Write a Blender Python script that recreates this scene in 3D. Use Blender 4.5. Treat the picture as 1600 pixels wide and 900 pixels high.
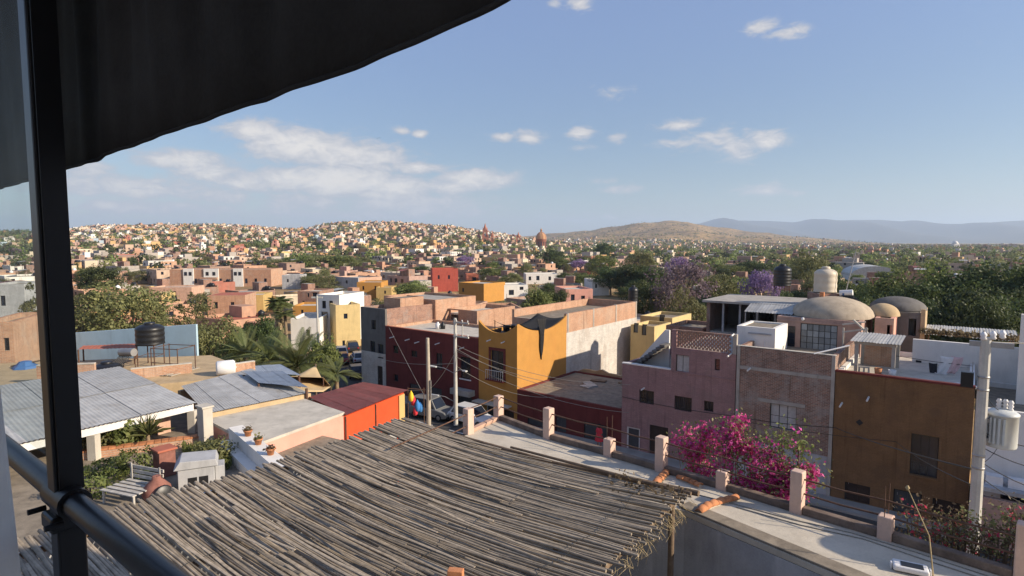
import bpy, math, random
import numpy as np
from mathutils import Vector, Matrix
for o in list(bpy.data.objects): bpy.data.objects.remove(o)
SC = bpy.context.scene
COL = SC.collection
random.seed(7); RNG = np.random.default_rng(11)
rad = math.radians
# ------------------------------------------------------------------ camera
FPX = 920.0; HOR = 378.0; PHI = math.atan((450 - HOR) / FPX); H = 16.0
cam = bpy.data.cameras.new('camera'); camo = bpy.data.objects.new('camera', cam); COL.objects.link(camo)
cam.sensor_width = 36.0; cam.lens = 36.0 * FPX / 1600.0
cam.clip_start = 0.02; cam.clip_end = 60000
camo.location = (0, 0, H); camo.rotation_euler = (math.pi / 2 - PHI, 0, 0)
SC.camera = camo
# ------------------------------------------------------------------ light
SUN_AZ = 108.0; SUN_EL = 25.0       # clockwise from the view direction, degrees
sd = Vector((math.sin(rad(SUN_AZ)) * math.cos(rad(SUN_EL)), math.cos(rad(SUN_AZ)) * math.cos(rad(SUN_EL)), math.sin(rad(SUN_EL))))
sl = bpy.data.lights.new('sun', 'SUN'); so = bpy.data.objects.new('sun', sl); COL.objects.link(so)
sl.energy = 4.6; sl.angle = rad(0.55); sl.color = (1.0, 0.86, 0.68)
so.rotation_euler = (-sd).to_track_quat('-Z', 'Y').to_euler(); so.location = sd * 60
SC.view_settings.view_transform = 'Standard'; SC.view_settings.look = 'None'
SC.view_settings.gamma = 1.0; SC.view_settings.use_curve_mapping = False
SC.view_settings.exposure = 0.70
SC.cycles.use_denoising = True
SC.cycles.max_bounces = 6; SC.cycles.diffuse_bounces = 3; SC.cycles.glossy_bounces = 2
SC.cycles.transparent_max_bounces = 8; SC.cycles.volume_bounces = 1
SC.cycles.sample_clamp_indirect = 6.0
def fray(px, py):
    u = (px - 800) / FPX; v = (py - 450) / FPX
    return Vector((u, math.cos(PHI) - v * math.sin(PHI), -math.sin(PHI) - v * math.cos(PHI)))
def azel(px, py):
    d = fray(px, py).normalized()
    return math.atan2(d.x, d.y), math.asin(d.z)
# sky: Nishita with procedural clouds laid out by direction
W = bpy.data.worlds.new('World'); SC.world = W; W.use_nodes = True
nt = W.node_tree; nt.nodes.clear()
def NN(tree, t, **kw):
    n = tree.nodes.new(t)
    for k, v in kw.items(): setattr(n, k, v)
    return n
def M(tree, op, a, b=None, c=None, clamp=False):
    n = tree.nodes.new('ShaderNodeMath'); n.operation = op; n.use_clamp = clamp
    for i, x in enumerate((a, b, c)):
        if x is None: continue
        if isinstance(x, (int, float)): n.inputs[i].default_value = x
        else: tree.links.new(x, n.inputs[i])
    return n.outputs[0]
def MR(tree, v, a, b, c=0.0, d=1.0, smooth=True):
    n = tree.nodes.new('ShaderNodeMapRange')
    n.interpolation_type = 'SMOOTHSTEP' if smooth else 'LINEAR'
    tree.links.new(v, n.inputs[0])
    for i, x in enumerate((a, b, c, d)): n.inputs[i + 1].default_value = x
    return n.outputs[0]
def MIX(tree, f, a, b, mode='MIX'):
    n = tree.nodes.new('ShaderNodeMix'); n.data_type = 'RGBA'; n.blend_type = mode
    for s, x in ((0, f), (6, a), (7, b)):
        if isinstance(x, (int, float)): n.inputs[s].default_value = x
        elif isinstance(x, tuple): n.inputs[s].default_value = (*x[:3], 1)
        else: tree.links.new(x, n.inputs[s])
    return n.outputs[2]
sky = NN(nt, 'ShaderNodeTexSky', sky_type='NISHITA')
sky.sun_disc = False; sky.sun_elevation = rad(SUN_EL); sky.sun_rotation = rad(SUN_AZ)
sky.altitude = 300; sky.air_density = 1.0; sky.dust_density = 0.7; sky.ozone_density = 1.3
tc = NN(nt, 'ShaderNodeTexCoord'); sep = NN(nt, 'ShaderNodeSeparateXYZ')
nt.links.new(tc.outputs['Generated'], sep.inputs[0])
AZ = M(nt, 'ARCTAN2', sep.outputs[0], sep.outputs[1]); EL = M(nt, 'ARCSINE', sep.outputs[2])
cmb = NN(nt, 'ShaderNodeCombineXYZ'); nt.links.new(M(nt, 'MULTIPLY', AZ, 19.0), cmb.inputs[0]); nt.links.new(M(nt, 'MULTIPLY', EL, 46.0), cmb.inputs[1])
def noise(tree, vec, sc, det=6.0, ro=0.55, dist=0.0):
    n = NN(tree, 'ShaderNodeTexNoise'); n.inputs['Scale'].default_value = sc; n.inputs['Detail'].default_value = det
    n.inputs['Roughness'].default_value = ro; n.inputs['Distortion'].default_value = dist
    tree.links.new(vec, n.inputs['Vector']); return n.outputs[0]
nz = noise(nt, cmb.outputs[0], 1.5, 10.0, 0.68, 0.5); nz2 = noise(nt, cmb.outputs[0], 0.35, 3.0)
CLOUDS = [(400,205,45,16,.8),(470,228,70,22,.95),(545,244,80,20,.85),(640,262,55,9,.7),(285,250,55,13,.9),(330,268,50,14,.8),
 (385,285,35,13,.9),(450,280,38,16,1.),(530,283,80,20,1.05),(610,295,60,20,.9),(742,280,50,13,.9),(700,292,40,14,.7),(200,292,150,16,.7),
 (130,268,60,14,.6),(330,305,60,14,.6),(470,315,60,16,.6),(640,318,110,20,.62),(240,325,150,14,.55),(560,335,170,12,.5),(700,330,60,16,.5),(160,322,40,10,.75),
 (1065,195,30,8,.85),(1120,218,60,16,.75),(1155,232,32,18,.9),(1200,218,26,16,.95),(1055,224,38,7,.8),
 (826,213,20,10,1.),(785,215,16,6,.7),(908,209,18,9,1.),(963,216,15,7,.9),(1190,42,26,12,.85),(1225,53,34,8,.85),(1250,46,14,10,.8),
 (905,4,22,10,.9),(868,3,12,8,.8),(945,283,20,5,.7),(972,295,36,6,.75),(1195,297,44,8,.85),(1240,302,28,5,.6),(630,205,12,5,.7),(655,208,11,6,.7),(962,143,30,12,.5),(930,340,90,8,.5),(905,232,22,5,.55)]
blob = None
for (px, py, wx, wy, s) in CLOUDS:
    a, e = azel(px, py); wa = abs(azel(px + wx, py)[0] - a); we = abs(azel(px, py + wy)[1] - e)
    dx = M(nt, 'MULTIPLY', M(nt, 'SUBTRACT', AZ, a), 1 / wa); dy = M(nt, 'MULTIPLY', M(nt, 'SUBTRACT', EL, e), 1 / we)
    g = M(nt, 'EXPONENT', M(nt, 'MULTIPLY', M(nt, 'ADD', M(nt, 'MULTIPLY', dx, dx), M(nt, 'MULTIPLY', dy, dy)), -0.55))
    g = M(nt, 'MULTIPLY', g, s * (1.6 if px < 800 else 1.05))
    blob = g if blob is None else M(nt, 'MAXIMUM', blob, g)
# the rest of the sky carries the same scattered cumulus
far_side = MR(nt, M(nt, 'ABSOLUTE', AZ), 0.78, 1.1)
low = MR(nt, EL, 0.75, 0.1)
rest = M(nt, 'MULTIPLY', M(nt, 'MULTIPLY', MR(nt, nz2, 0.5, 0.66), 0.8), M(nt, 'MULTIPLY', far_side, low))
blob = M(nt, 'MAXIMUM', blob, rest)
dens = MR(nt, M(nt, 'ADD', blob, M(nt, 'MULTIPLY', M(nt, 'SUBTRACT', nz, 0.5), 1.8)), 0.24, 0.92)
core = MR(nt, M(nt, 'ADD', blob, M(nt, 'MULTIPLY', M(nt, 'SUBTRACT', nz, 0.5), 2.6)), 0.55, 1.75)
ccol = MIX(nt, core, (3.5, 3.5, 3.7), (6.2, 5.7, 5.1))
skys = MIX(nt, 1.0, MIX(nt, 1.0, sky.outputs[0], (0.57, 0.57, 0.57), 'MULTIPLY'), MIX(nt, MR(nt, EL, 0.02, 0.42), (0.1, 0.25, 0.5), (0.60, 0.84, 1.72)), 'ADD')   # thin high veil lifts the blue
final = MIX(nt, M(nt, 'MULTIPLY', dens, 0.86), skys, ccol)
bg = NN(nt, 'ShaderNodeBackground'); bg.inputs[1].default_value = 0.1
nt.links.new(final, bg.inputs[0]); wo = NN(nt, 'ShaderNodeOutputWorld'); nt.links.new(bg.outputs[0], wo.inputs[0])
# ------------------------------------------------------------------ pixel helpers
CAM = Vector((0, 0, H))
def at_z(px, py, z):
    d = fray(px, py); return CAM + d * ((z - H) / d.z)
def at_y(px, py, Y):
    d = fray(px, py); return CAM + d * (Y / d.y)
def proj(p):
    d = Vector(p) - CAM
    f = Vector((0, math.cos(PHI), -math.sin(PHI))); u = Vector((0, math.sin(PHI), math.cos(PHI)))
    dep = d.dot(f); return 800 + FPX * d.x / dep, 450 - FPX * d.dot(u) / dep
class Frame:
    """vertical facade frame: origin on the ground, local x along the facade, local y into the lot"""
    def __init__(s, origin, ang):
        s.o = Vector((origin[0], origin[1], 0)); s.ang = ang
        s.a = Vector((math.cos(ang), math.sin(ang), 0)); s.n = Vector((-math.sin(ang), math.cos(ang), 0))
    def xz(s, px, py, y=0.0):
        d = fray(px, py); k = ((s.o + s.n * y) - CAM).dot(s.n) / d.dot(s.n); p = CAM + d * k
        return (p - s.o).dot(s.a), p.z
    def yz(s, px, py, x=0.0):
        d = fray(px, py); k = ((s.o + s.a * x) - CAM).dot(s.a) / d.dot(s.a); p = CAM + d * k
        return (p - s.o).dot(s.n), p.z
    def w(s, x, y, z): return s.o + s.a * x + s.n * y + Vector((0, 0, z))
    def loc(s, p): q = Vector(p) - s.o; return Vector((q.dot(s.a), q.dot(s.n), p[2]))
ANG = rad(-38.0)
F1 = Frame((11.9, 42.0), ANG)
# ------------------------------------------------------------------ mesh builder
class MB:
    def __init__(s): s.v = []; s.f = []; s.m = []; s.sm = []
    def add(s, vs, fs, m=0, smooth=False):
        b = len(s.v); s.v += [tuple(v) for v in vs]
        for f in fs: s.f.append(tuple(b + i for i in f)); s.m.append(m); s.sm.append(smooth)
        return s
    def box(s, x0, x1, y0, y1, z0, z1, m=0):
        return s.add([(x0,y0,z0),(x1,y0,z0),(x1,y1,z0),(x0,y1,z0),(x0,y0,z1),(x1,y0,z1),(x1,y1,z1),(x0,y1,z1)],
            [(0,3,2,1),(4,5,6,7),(0,1,5,4),(1,2,6,5),(2,3,7,6),(3,0,4,7)], m)
    def obox(s, c, ax, ay, az, m=0):
        c = Vector(c); ax, ay, az = Vector(ax), Vector(ay), Vector(az)
        vs = [c + ax*i + ay*j + az*k for k in (-1,1) for (i,j) in ((-1,-1),(1,-1),(1,1),(-1,1))]
        return s.add(vs, [(0,3,2,1),(4,5,6,7),(0,1,5,4),(1,2,6,5),(2,3,7,6),(3,0,4,7)], m)
    def bar(s, p, q, w, h, m=0, up=(0,0,1)):
        p, q = Vector(p), Vector(q); d = (q - p); l = d.length; d.normalize(); u = Vector(up)
        if abs(d.dot(u)) > .98: u = Vector((1,0,0))
        sx = d.cross(u).normalized(); u = sx.cross(d)
        return s.obox((p + q) / 2, d * l / 2, sx * w / 2, u * h / 2, m)
    def prism(s, poly, z0, z1, m=0, mt=None):
        n = len(poly); ar = sum(poly[i][0]*poly[(i+1)%n][1] - poly[(i+1)%n][0]*poly[i][1] for i in range(n))
        if ar < 0: poly = poly[::-1]
        vs = [(p[0],p[1],z0) for p in poly] + [(p[0],p[1],z1) for p in poly]
        s.add(vs, [tuple(range(n-1,-1,-1))] + [(i,(i+1)%n,n+(i+1)%n,n+i) for i in range(n)], m)
        return s.add(vs, [tuple(range(n,2*n))], m if mt is None else mt)
    def slab(s, poly, ext, m=0):
        """planar polygon (3D points) extruded by vector ext"""
        n = len(poly); e = Vector(ext); P = [Vector(p) for p in poly]; vs = P + [p + e for p in P]
        fs = [tuple(range(n-1,-1,-1)), tuple(range(n,2*n))] + [(i,(i+1)%n,n+(i+1)%n,n+i) for i in range(n)]
        nor = sum(((P[i]).cross(P[(i+1)%n]) for i in range(n)), Vector())
        if nor.dot(e) < 0: fs = [f[::-1] for f in fs]
        return s.add(vs, fs, m)
    def tube(s, pts, r, n=6, m=0, cap=True, smooth=True):
        pts = [Vector(p) for p in pts]; k = len(pts); rs = r if isinstance(r, (list, tuple)) else [r]*k
        vs = []; ref = None
        for i, p in enumerate(pts):
            d = (pts[min(i+1,k-1)] - pts[max(i-1,0)]).normalized()
            if ref is None: ref = Vector((0,0,1)) if abs(d.z) < .9 else Vector((1,0,0))
            x = d.cross(ref).normalized(); y = x.cross(d).normalized()
            vs += [p + (x*math.cos(2*math.pi*j/n) + y*math.sin(2*math.pi*j/n))*rs[i] for j in range(n)]
        fs = [(i*n+j, i*n+(j+1)%n, (i+1)*n+(j+1)%n, (i+1)*n+j) for i in range(k-1) for j in range(n)]
        s.add(vs, [f[::-1] for f in fs], m, smooth)
        if cap: s.add(vs, [tuple(range(n)), tuple(range((k-1)*n, k*n))[::-1]], m)
        return s
    def lathe(s, prof, n=16, c=(0,0,0), m=0, smooth=True, mats=None):
        k = len(prof); vs = [(c[0]+r*math.cos(2*math.pi*j/n), c[1]+r*math.sin(2*math.pi*j/n), c[2]+z) for r, z in prof for j in range(n)]
        for i in range(k-1):
            s.add(vs if i == 0 else [], [], m)
            b = len(s.v) - len(vs)
            for j in range(n):
                s.f.append((b+i*n+j, b+i*n+(j+1)%n, b+(i+1)*n+(j+1)%n, b+(i+1)*n+j)); s.m.append(mats[i] if mats else m); s.sm.append(smooth)
        return s
    def wall(s, x0, x1, z0, z1, y0, y1, holes=(), m=0):
        """wall in the local xz plane, with rectangular openings and reveals"""
        hs = [(max(x0,a), min(x1,b), max(z0,c), min(z1,d)) for a, b, c, d in holes]
        xs = sorted({x0, x1} | {h[0] for h in hs} | {h[1] for h in hs}); zs = sorted({z0, z1} | {h[2] for h in hs} | {h[3] for h in hs})
        def solid(i, j):
            if i < 0 or j < 0 or i >= len(xs)-1 or j >= len(zs)-1: return False
            cx, cz = (xs[i]+xs[i+1])/2, (zs[j]+zs[j+1])/2
            return not any(h[0] < cx < h[1] and h[2] < cz < h[3] for h in hs)
        for i in range(len(xs)-1):
            for j in range(len(zs)-1):
                if not solid(i, j): continue
                a, b, c, d = xs[i], xs[i+1], zs[j], zs[j+1]
                s.add([(a,y0,c),(b,y0,c),(b,y0,d),(a,y0,d)], [(0,1,2,3)], m)
                s.add([(a,y1,c),(b,y1,c),(b,y1,d),(a,y1,d)], [(3,2,1,0)], m)
                if not solid(i-1,j): s.add([(a,y0,c),(a,y1,c),(a,y1,d),(a,y0,d)], [(3,2,1,0)], m)
                if not solid(i+1,j): s.add([(b,y0,c),(b,y1,c),(b,y1,d),(b,y0,d)], [(0,1,2,3)], m)
                if not solid(i,j-1): s.add([(a,y0,c),(b,y0,c),(b,y1,c),(a,y1,c)], [(3,2,1,0)], m)
                if not solid(i,j+1): s.add([(a,y0,d),(b,y0,d),(b,y1,d),(a,y1,d)], [(0,1,2,3)], m)
        return s
    def mesh(s, name, mats):
        me = bpy.data.meshes.new(name); me.from_pydata(s.v, [], s.f)
        for mt in (mats if isinstance(mats, (list, tuple)) else [mats]): me.materials.append(mt)
        me.polygons.foreach_set('material_index', s.m); me.polygons.foreach_set('use_smooth', s.sm); me.update()
        return me
    def build(s, name, mats, parent=None, loc=(0,0,0), rz=0.0):
        return link(name, s.mesh(name, mats), parent, loc, rz)
def link(name, me, parent=None, loc=(0,0,0), rz=0.0):
    o = bpy.data.objects.new(name, me); COL.objects.link(o); o.parent = parent; o.location = loc; o.rotation_euler = (0, 0, rz)
    return o
def tag(o, label=None, cat=None, group=None, kind=None):
    if label: o['label'] = label
    if cat: o['category'] = cat
    if group: o['group'] = group
    if kind: o['kind'] = kind
    return o
def thing(name, label, cat, loc=(0,0,0), rz=0.0, group=None):
    return tag(link(name, None, None, loc, rz), label, cat, group)
def fthing(fr, name, label, cat, group=None):
    return thing(name, label, cat, fr.o, fr.ang, group)
def copy_tree(o, parent=None):
    c = o.copy(); COL.objects.link(c); c.parent = parent
    for ch in [k for k in KIDS.get(o.name, [])]: copy_tree(ch, c)
    return c
KIDS = {}
def index_kids():
    KIDS.clear()
    for o in bpy.data.objects:
        if o.parent: KIDS.setdefault(o.parent.name, []).append(o)
def bevel(o, w=.01, seg=2):
    b = o.modifiers.new('bevel', 'BEVEL'); b.width = w; b.segments = seg; b.limit_method = 'ANGLE'; return o
# ------------------------------------------------------------------ materials
def mk(name, col, rough=.88, var=.22, scale=1.2, bump=.25, stain=0., stain_col=None, objvar=0., metal=0., spec=.3, fine=28., bumpd=.015, objcol=False, attr=None):
    m = bpy.data.materials.new(name); m.use_nodes = True; t = m.node_tree; t.nodes.clear()
    out = NN(t, 'ShaderNodeOutputMaterial'); b = NN(t, 'ShaderNodeBsdfPrincipled'); t.links.new(b.outputs[0], out.inputs[0])
    tcn = NN(t, 'ShaderNodeTexCoord'); v = tcn.outputs['Object']
    n1 = noise(t, v, scale, 8.0, .6); n2 = noise(t, v, fine, 4.0, .6)
    oi = NN(t, 'ShaderNodeObjectInfo')
    if objcol: base = oi.outputs['Color']
    elif attr:
        an = NN(t, 'ShaderNodeAttribute'); an.attribute_name = attr; base = an.outputs['Color']
    else:
        rg = NN(t, 'ShaderNodeRGB'); rg.outputs[0].default_value = (*col, 1); base = rg.outputs[0]
    k = M(t, 'ADD', MR(t, n1, .25, .75, 1 - var, 1 + var, False), MR(t, n2, .2, .8, -var * .45, var * .45, False))
    if objvar: k = M(t, 'MULTIPLY', k, MR(t, oi.outputs['Random'], 0, 1, 1 - objvar, 1 + objvar, False))
    hsv = NN(t, 'ShaderNodeHueSaturation'); t.links.new(base, hsv.inputs['Color']); t.links.new(k, hsv.inputs['Value'])
    c = hsv.outputs[0]
    if stain:
        mp = NN(t, 'ShaderNodeMapping'); mp.inputs['Scale'].default_value = (1.6, 1.6, .28); t.links.new(v, mp.inputs[0])
        s1 = noise(t, mp.outputs[0], 1.1, 9.0, .68, .4)
        c = MIX(t, M(t, 'MULTIPLY', MR(t, s1, .48, .72), stain), c, stain_col or tuple(x * .45 for x in col))
    t.links.new(c, b.inputs['Base Color']); b.inputs['Roughness'].default_value = rough
    b.inputs['Metallic'].default_value = metal; b.inputs['Specular IOR Level'].default_value = spec
    if bump:
        bp = NN(t, 'ShaderNodeBump'); bp.inputs['Strength'].default_value = bump; bp.inputs['Distance'].default_value = bumpd
        t.links.new(M(t, 'ADD', n1, M(t, 'MULTIPLY', n2, .6)), bp.inputs['Height']); t.links.new(bp.outputs[0], b.inputs['Normal'])
    return m
def mkbrick(name, c1, c2, mortar, scale=1.0, var=.3, patch=None, amount=.5):
    m = bpy.data.materials.new(name); m.use_nodes = True; t = m.node_tree; t.nodes.clear()
    out = NN(t, 'ShaderNodeOutputMaterial'); b = NN(t, 'ShaderNodeBsdfPrincipled'); t.links.new(b.outputs[0], out.inputs[0])
    tcn = NN(t, 'ShaderNodeTexCoord'); sp = NN(t, 'ShaderNodeSeparateXYZ'); t.links.new(tcn.outputs['Object'], sp.inputs[0])
    cb = NN(t, 'ShaderNodeCombineXYZ'); t.links.new(M(t, 'ADD', sp.outputs[0], sp.outputs[1]), cb.inputs[0]); t.links.new(sp.outputs[2], cb.inputs[1])
    br = NN(t, 'ShaderNodeTexBrick'); t.links.new(cb.outputs[0], br.inputs['Vector'])
    br.inputs['Color1'].default_value = (*c1, 1); br.inputs['Color2'].default_value = (*c2, 1); br.inputs['Mortar'].default_value = (*mortar, 1)
    br.inputs['Scale'].default_value = 1 / scale; br.inputs['Brick Width'].default_value = .27; br.inputs['Row Height'].default_value = .085
    br.inputs['Mortar Size'].default_value = .012; br.inputs['Mortar Smooth'].default_value = .3; br.inputs['Bias'].default_value = -.1
    n1 = noise(t, tcn.outputs['Object'], .9, 8., .65); n2 = noise(t, tcn.outputs['Object'], 14., 4.)
    hs = NN(t, 'ShaderNodeHueSaturation'); t.links.new(br.outputs[0], hs.inputs['Color'])
    t.links.new(M(t, 'ADD', MR(t, n1, .25, .75, 1 - var, 1 + var, False), MR(t, n2, .2, .8, -.15, .15, False)), hs.inputs['Value'])
    c = hs.outputs[0]
    if patch: c = MIX(t, M(t, 'MULTIPLY', MR(t, noise(t, tcn.outputs['Object'], .5, 9., .7), .5, .62), amount), c, patch)
    mp = NN(t, 'ShaderNodeMapping'); mp.inputs['Scale'].default_value = (2.6, 2.6, .16); t.links.new(tcn.outputs['Object'], mp.inputs[0])
    c = MIX(t, M(t, 'MULTIPLY', MR(t, noise(t, mp.outputs[0], 1.3, 8., .66, .3), .52, .72), .55), c, tuple(x * .42 for x in c2))   # rain streaks
    t.links.new(c, b.inputs['Base Color']); b.inputs['Roughness'].default_value = .92; b.inputs['Specular IOR Level'].default_value = .2
    bp = NN(t, 'ShaderNodeBump'); bp.inputs['Strength'].default_value = .6; bp.inputs['Distance'].default_value = .02; bp.invert = True
    t.links.new(M(t, 'ADD', br.outputs['Fac'], M(t, 'MULTIPLY', n2, -.5)), bp.inputs['Height']); t.links.new(bp.outputs[0], b.inputs['Normal'])
    return m
def mkleaf(name, col, col2, trans=.38, objvar=.25):
    m = bpy.data.materials.new(name); m.use_nodes = True; t = m.node_tree; t.nodes.clear()
    out = NN(t, 'ShaderNodeOutputMaterial'); an = NN(t, 'ShaderNodeAttribute'); an.attribute_name = 'v'
    oi = NN(t, 'ShaderNodeObjectInfo')
    c = MIX(t, an.outputs['Fac'], col, col2)
    hs = NN(t, 'ShaderNodeHueSaturation'); t.links.new(c, hs.inputs['Color'])
    t.links.new(MR(t, oi.outputs['Random'], 0, 1, 1 - objvar, 1 + objvar, False), hs.inputs['Value'])
    t.links.new(MR(t, oi.outputs['Random'], 0, 1, .485, .515, False), hs.inputs['Hue'])
    d = NN(t, 'ShaderNodeBsdfPrincipled'); t.links.new(hs.outputs[0], d.inputs['Base Color']); d.inputs['Roughness'].default_value = .55; d.inputs['Specular IOR Level'].default_value = .3
    tr = NN(t, 'ShaderNodeBsdfTranslucent'); t.links.new(hs.outputs[0], tr.inputs[0])
    mx = NN(t, 'ShaderNodeMixShader'); mx.inputs[0].default_value = trans
    t.links.new(d.outputs[0], mx.inputs[1]); t.links.new(tr.outputs[0], mx.inputs[2]); t.links.new(mx.outputs[0], out.inputs[0])
    return m
MT = {}
def addm(n, *a, **k): MT[n] = mk(n, *a, **k)
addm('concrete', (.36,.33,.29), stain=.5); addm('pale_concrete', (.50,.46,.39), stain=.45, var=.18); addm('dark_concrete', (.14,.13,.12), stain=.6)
addm('white_plaster', (.74,.71,.66), var=.08, stain=.3, stain_col=(.45,.42,.38)); addm('grey_plaster', (.36,.36,.365), var=.25, stain=.7, stain_col=(.54,.53,.52), bump=.5, bumpd=.03)
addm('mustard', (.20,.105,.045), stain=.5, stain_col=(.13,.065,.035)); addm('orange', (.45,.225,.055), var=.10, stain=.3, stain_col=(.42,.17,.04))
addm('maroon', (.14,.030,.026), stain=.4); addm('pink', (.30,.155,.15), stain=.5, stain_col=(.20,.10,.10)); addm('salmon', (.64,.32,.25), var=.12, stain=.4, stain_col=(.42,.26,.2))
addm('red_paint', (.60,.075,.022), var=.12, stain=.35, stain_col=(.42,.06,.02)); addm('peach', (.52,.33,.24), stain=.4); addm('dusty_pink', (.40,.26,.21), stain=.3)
addm('yellow', (.58,.44,.21), var=.1, stain=.3); addm('dome_concrete', (.40,.33,.245), var=.25, stain=.35); addm('glass_grey', (.24,.26,.27), rough=.25, var=.3, scale=1., bump=0, objvar=.35); addm('bright_yellow', (.50,.35,.14), var=.1, stain=.25); addm('pale_blue', (.38,.52,.60), var=.08, stain=.25)
addm('tan', (.46,.34,.20), stain=.4); addm('roof_dirt', (.24,.20,.15), stain=.6, var=.35, scale=2.5); addm('terrace', (.52,.465,.375), var=.18, stain=.45, stain_col=(.36,.31,.24), scale=1.6, bump=.4, bumpd=.02)
addm('kerb', (.16,.12,.095), var=.5, stain=.6, stain_col=(.30,.22,.16), scale=3.); addm('post_paint', (.62,.44,.35), var=.12, stain=.35, scale=4.)
addm('asphalt', (.065,.060,.055), var=.3, scale=.5); addm('pavement', (.30,.28,.25), var=.25, scale=1.)
addm('cane', (.285,.235,.175), var=.34, scale=5., objvar=.34, rough=.75, fine=60., bump=.4, bumpd=.006); addm('log', (.17,.12,.08), var=.35, scale=6., rough=.85)
addm('straw', (.38,.30,.17), var=.3, scale=8.); addm('black_metal', (.012,.011,.011), rough=.38, var=.2, spec=.5, bump=.05); addm('fabric', (.048,.046,.044), rough=.95, var=.25, scale=6., fine=160., bump=.2, bumpd=.003, spec=.1)
addm('zinc', (.44,.43,.40), rough=.55, metal=.15, var=.22, scale=1.6, stain=.45, stain_col=(.30,.25,.19), objvar=.12, spec=.4, bump=.05)
addm('zinc_blue', (.40,.44,.48), rough=.5, metal=.2, var=.15, scale=2., stain=.3, stain_col=(.30,.27,.22), objvar=.1, bump=.05)
addm('zinc_red', (.27,.095,.08), rough=.6, metal=.1, var=.2, scale=2., stain=.4, stain_col=(.20,.12,.1), objvar=.12, bump=.05)
addm('red_roof', (.40,.13,.08), var=.2, stain=.4); addm('steel', (.35,.34,.33), rough=.45, metal=.6, var=.2); addm('rust', (.11,.06,.04), rough=.85, var=.4, scale=8.)
addm('black_plastic', (.012,.012,.013), rough=.42, var=.2, spec=.5, bump=.05); addm('cream_plastic', (.60,.52,.40), rough=.5, var=.1, stain=.3, bump=.05)
addm('white_plastic', (.72,.71,.70), rough=.5, var=.08, stain=.2, bump=.05); addm('blue_plastic', (.06,.14,.32), rough=.45, var=.15, bump=.05)
addm('pole_concrete', (.50,.48,.43), var=.15, scale=3., stain=.35); addm('pole_wood', (.40,.35,.28), var=.2, scale=3., stain=.4); addm('transformer', (.55,.57,.55), rough=.45, var=.08, stain=.2, bump=.03)
addm('wire', (.035,.033,.03), rough=.6, bump=0); addm('pale_wire', (.30,.28,.24), rough=.6, bump=0); addm('clay', (.48,.20,.09), var=.25, scale=6., objvar=.18, stain=.3, stain_col=(.25,.14,.09)); addm('mortar', (.48,.43,.36), var=.2, scale=6.)
addm('glass_dark', (.014,.020,.034), rough=.12, var=.3, scale=.8, bump=0, spec=.6, objvar=.4); addm('curtain', (.42,.41,.40), var=.2, scale=4., stain=.4, stain_col=(.2,.2,.2)); addm('frame_white', (.66,.64,.62), var=.1, bump=.05); addm('frame_dark', (.035,.032,.03), var=.2, bump=.05)
addm('door_wood', (.045,.03,.024), var=.3, scale=4.); addm('door_metal', (.06,.062,.065), rough=.5, var=.2); addm('shade_cloth', (.022,.022,.024), rough=.95, var=.3, scale=5., bump=.4)
addm('tarp', (.50,.37,.20), var=.12, rough=.9); addm('bark', (.12,.09,.065), var=.35, scale=5., bump=.6); addm('palm_trunk', (.22,.16,.10), var=.4, scale=7., bump=.8); addm('soil', (.12,.085,.055), var=.4, scale=3.)
addm('red_cloth', (.62,.045,.06), var=.12, scale=8.); addm('skin', (.28,.15,.095), var=.08, bump=0); addm('hair', (.015,.012,.01), var=.2, bump=0); addm('white_cloth', (.70,.68,.67), var=.1, scale=6.); addm('pink_cloth', (.60,.42,.42), var=.15, scale=6.); addm('blue_cloth', (.05,.20,.48), var=.15, scale=6.); addm('yellow_cloth', (.75,.50,.04), var=.12, scale=6.); addm('dark_cloth', (.03,.03,.035), var=.2, scale=6.)
addm('car_grey', (.20,.20,.19), rough=.35, var=.06, spec=.6, bump=0); addm('car_silver', (.42,.42,.43), rough=.3, var=.05, metal=.3, spec=.6, bump=0); addm('car_red', (.26,.03,.03), rough=.3, var=.05, spec=.6, bump=0); addm('car_dark', (.02,.021,.025), rough=.3, var=.05, spec=.6, bump=0); addm('car_white', (.66,.66,.66), rough=.3, var=.05, spec=.6, bump=0); addm('rubber', (.018,.018,.018), var=.2, bump=.1); addm('lamp_glass', (.62,.62,.58), rough=.2, var=.05, bump=0); addm('lamp_red', (.35,.02,.02), rough=.25, var=.05, bump=0)
addm('paint', (.5,.5,.5), objcol=True, var=.22, scale=.7, stain=.5, stain_col=(.26,.20,.16)); addm('dull_clay', (.24,.105,.08), var=.3, scale=4., stain=.4); addm('grey_wood', (.46,.43,.38), var=.3, scale=5., stain=.4); addm('brick_red', (.40,.085,.06), var=.15, stain=.4); addm('cooler_grey', (.42,.42,.42), rough=.6, var=.12, stain=.5); addm('paint_attr', (.5,.5,.5), attr='col', var=.10, scale=.2, bump=0)
MT['brick'] = mkbrick('brick', (.34,.17,.11), (.22,.11,.08), (.33,.29,.25), patch=(.30,.28,.26), amount=.35)
MT['old_brick'] = mkbrick('old_brick', (.30,.165,.115), (.17,.10,.078), (.36,.33,.29), patch=(.38,.355,.325), amount=.45)
MT['orange_brick'] = mkbrick('orange_brick', (.50,.27,.16), (.40,.20,.12), (.46,.38,.30), var=.18, patch=(.48,.40,.32), amount=.3)
MT['whitewashed'] = mkbrick('whitewashed', (.60,.57,.52), (.50,.47,.43), (.50,.47,.43), var=.2, patch=(.40,.32,.26), amount=.4)
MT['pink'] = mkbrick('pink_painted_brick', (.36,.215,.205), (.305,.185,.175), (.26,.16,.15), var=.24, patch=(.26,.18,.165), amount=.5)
MT['mustard'] = mkbrick('mustard_painted_brick', (.215,.120,.056), (.19,.107,.052), (.17,.096,.048), var=.22, patch=(.14,.083,.048), amount=.5)
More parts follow.
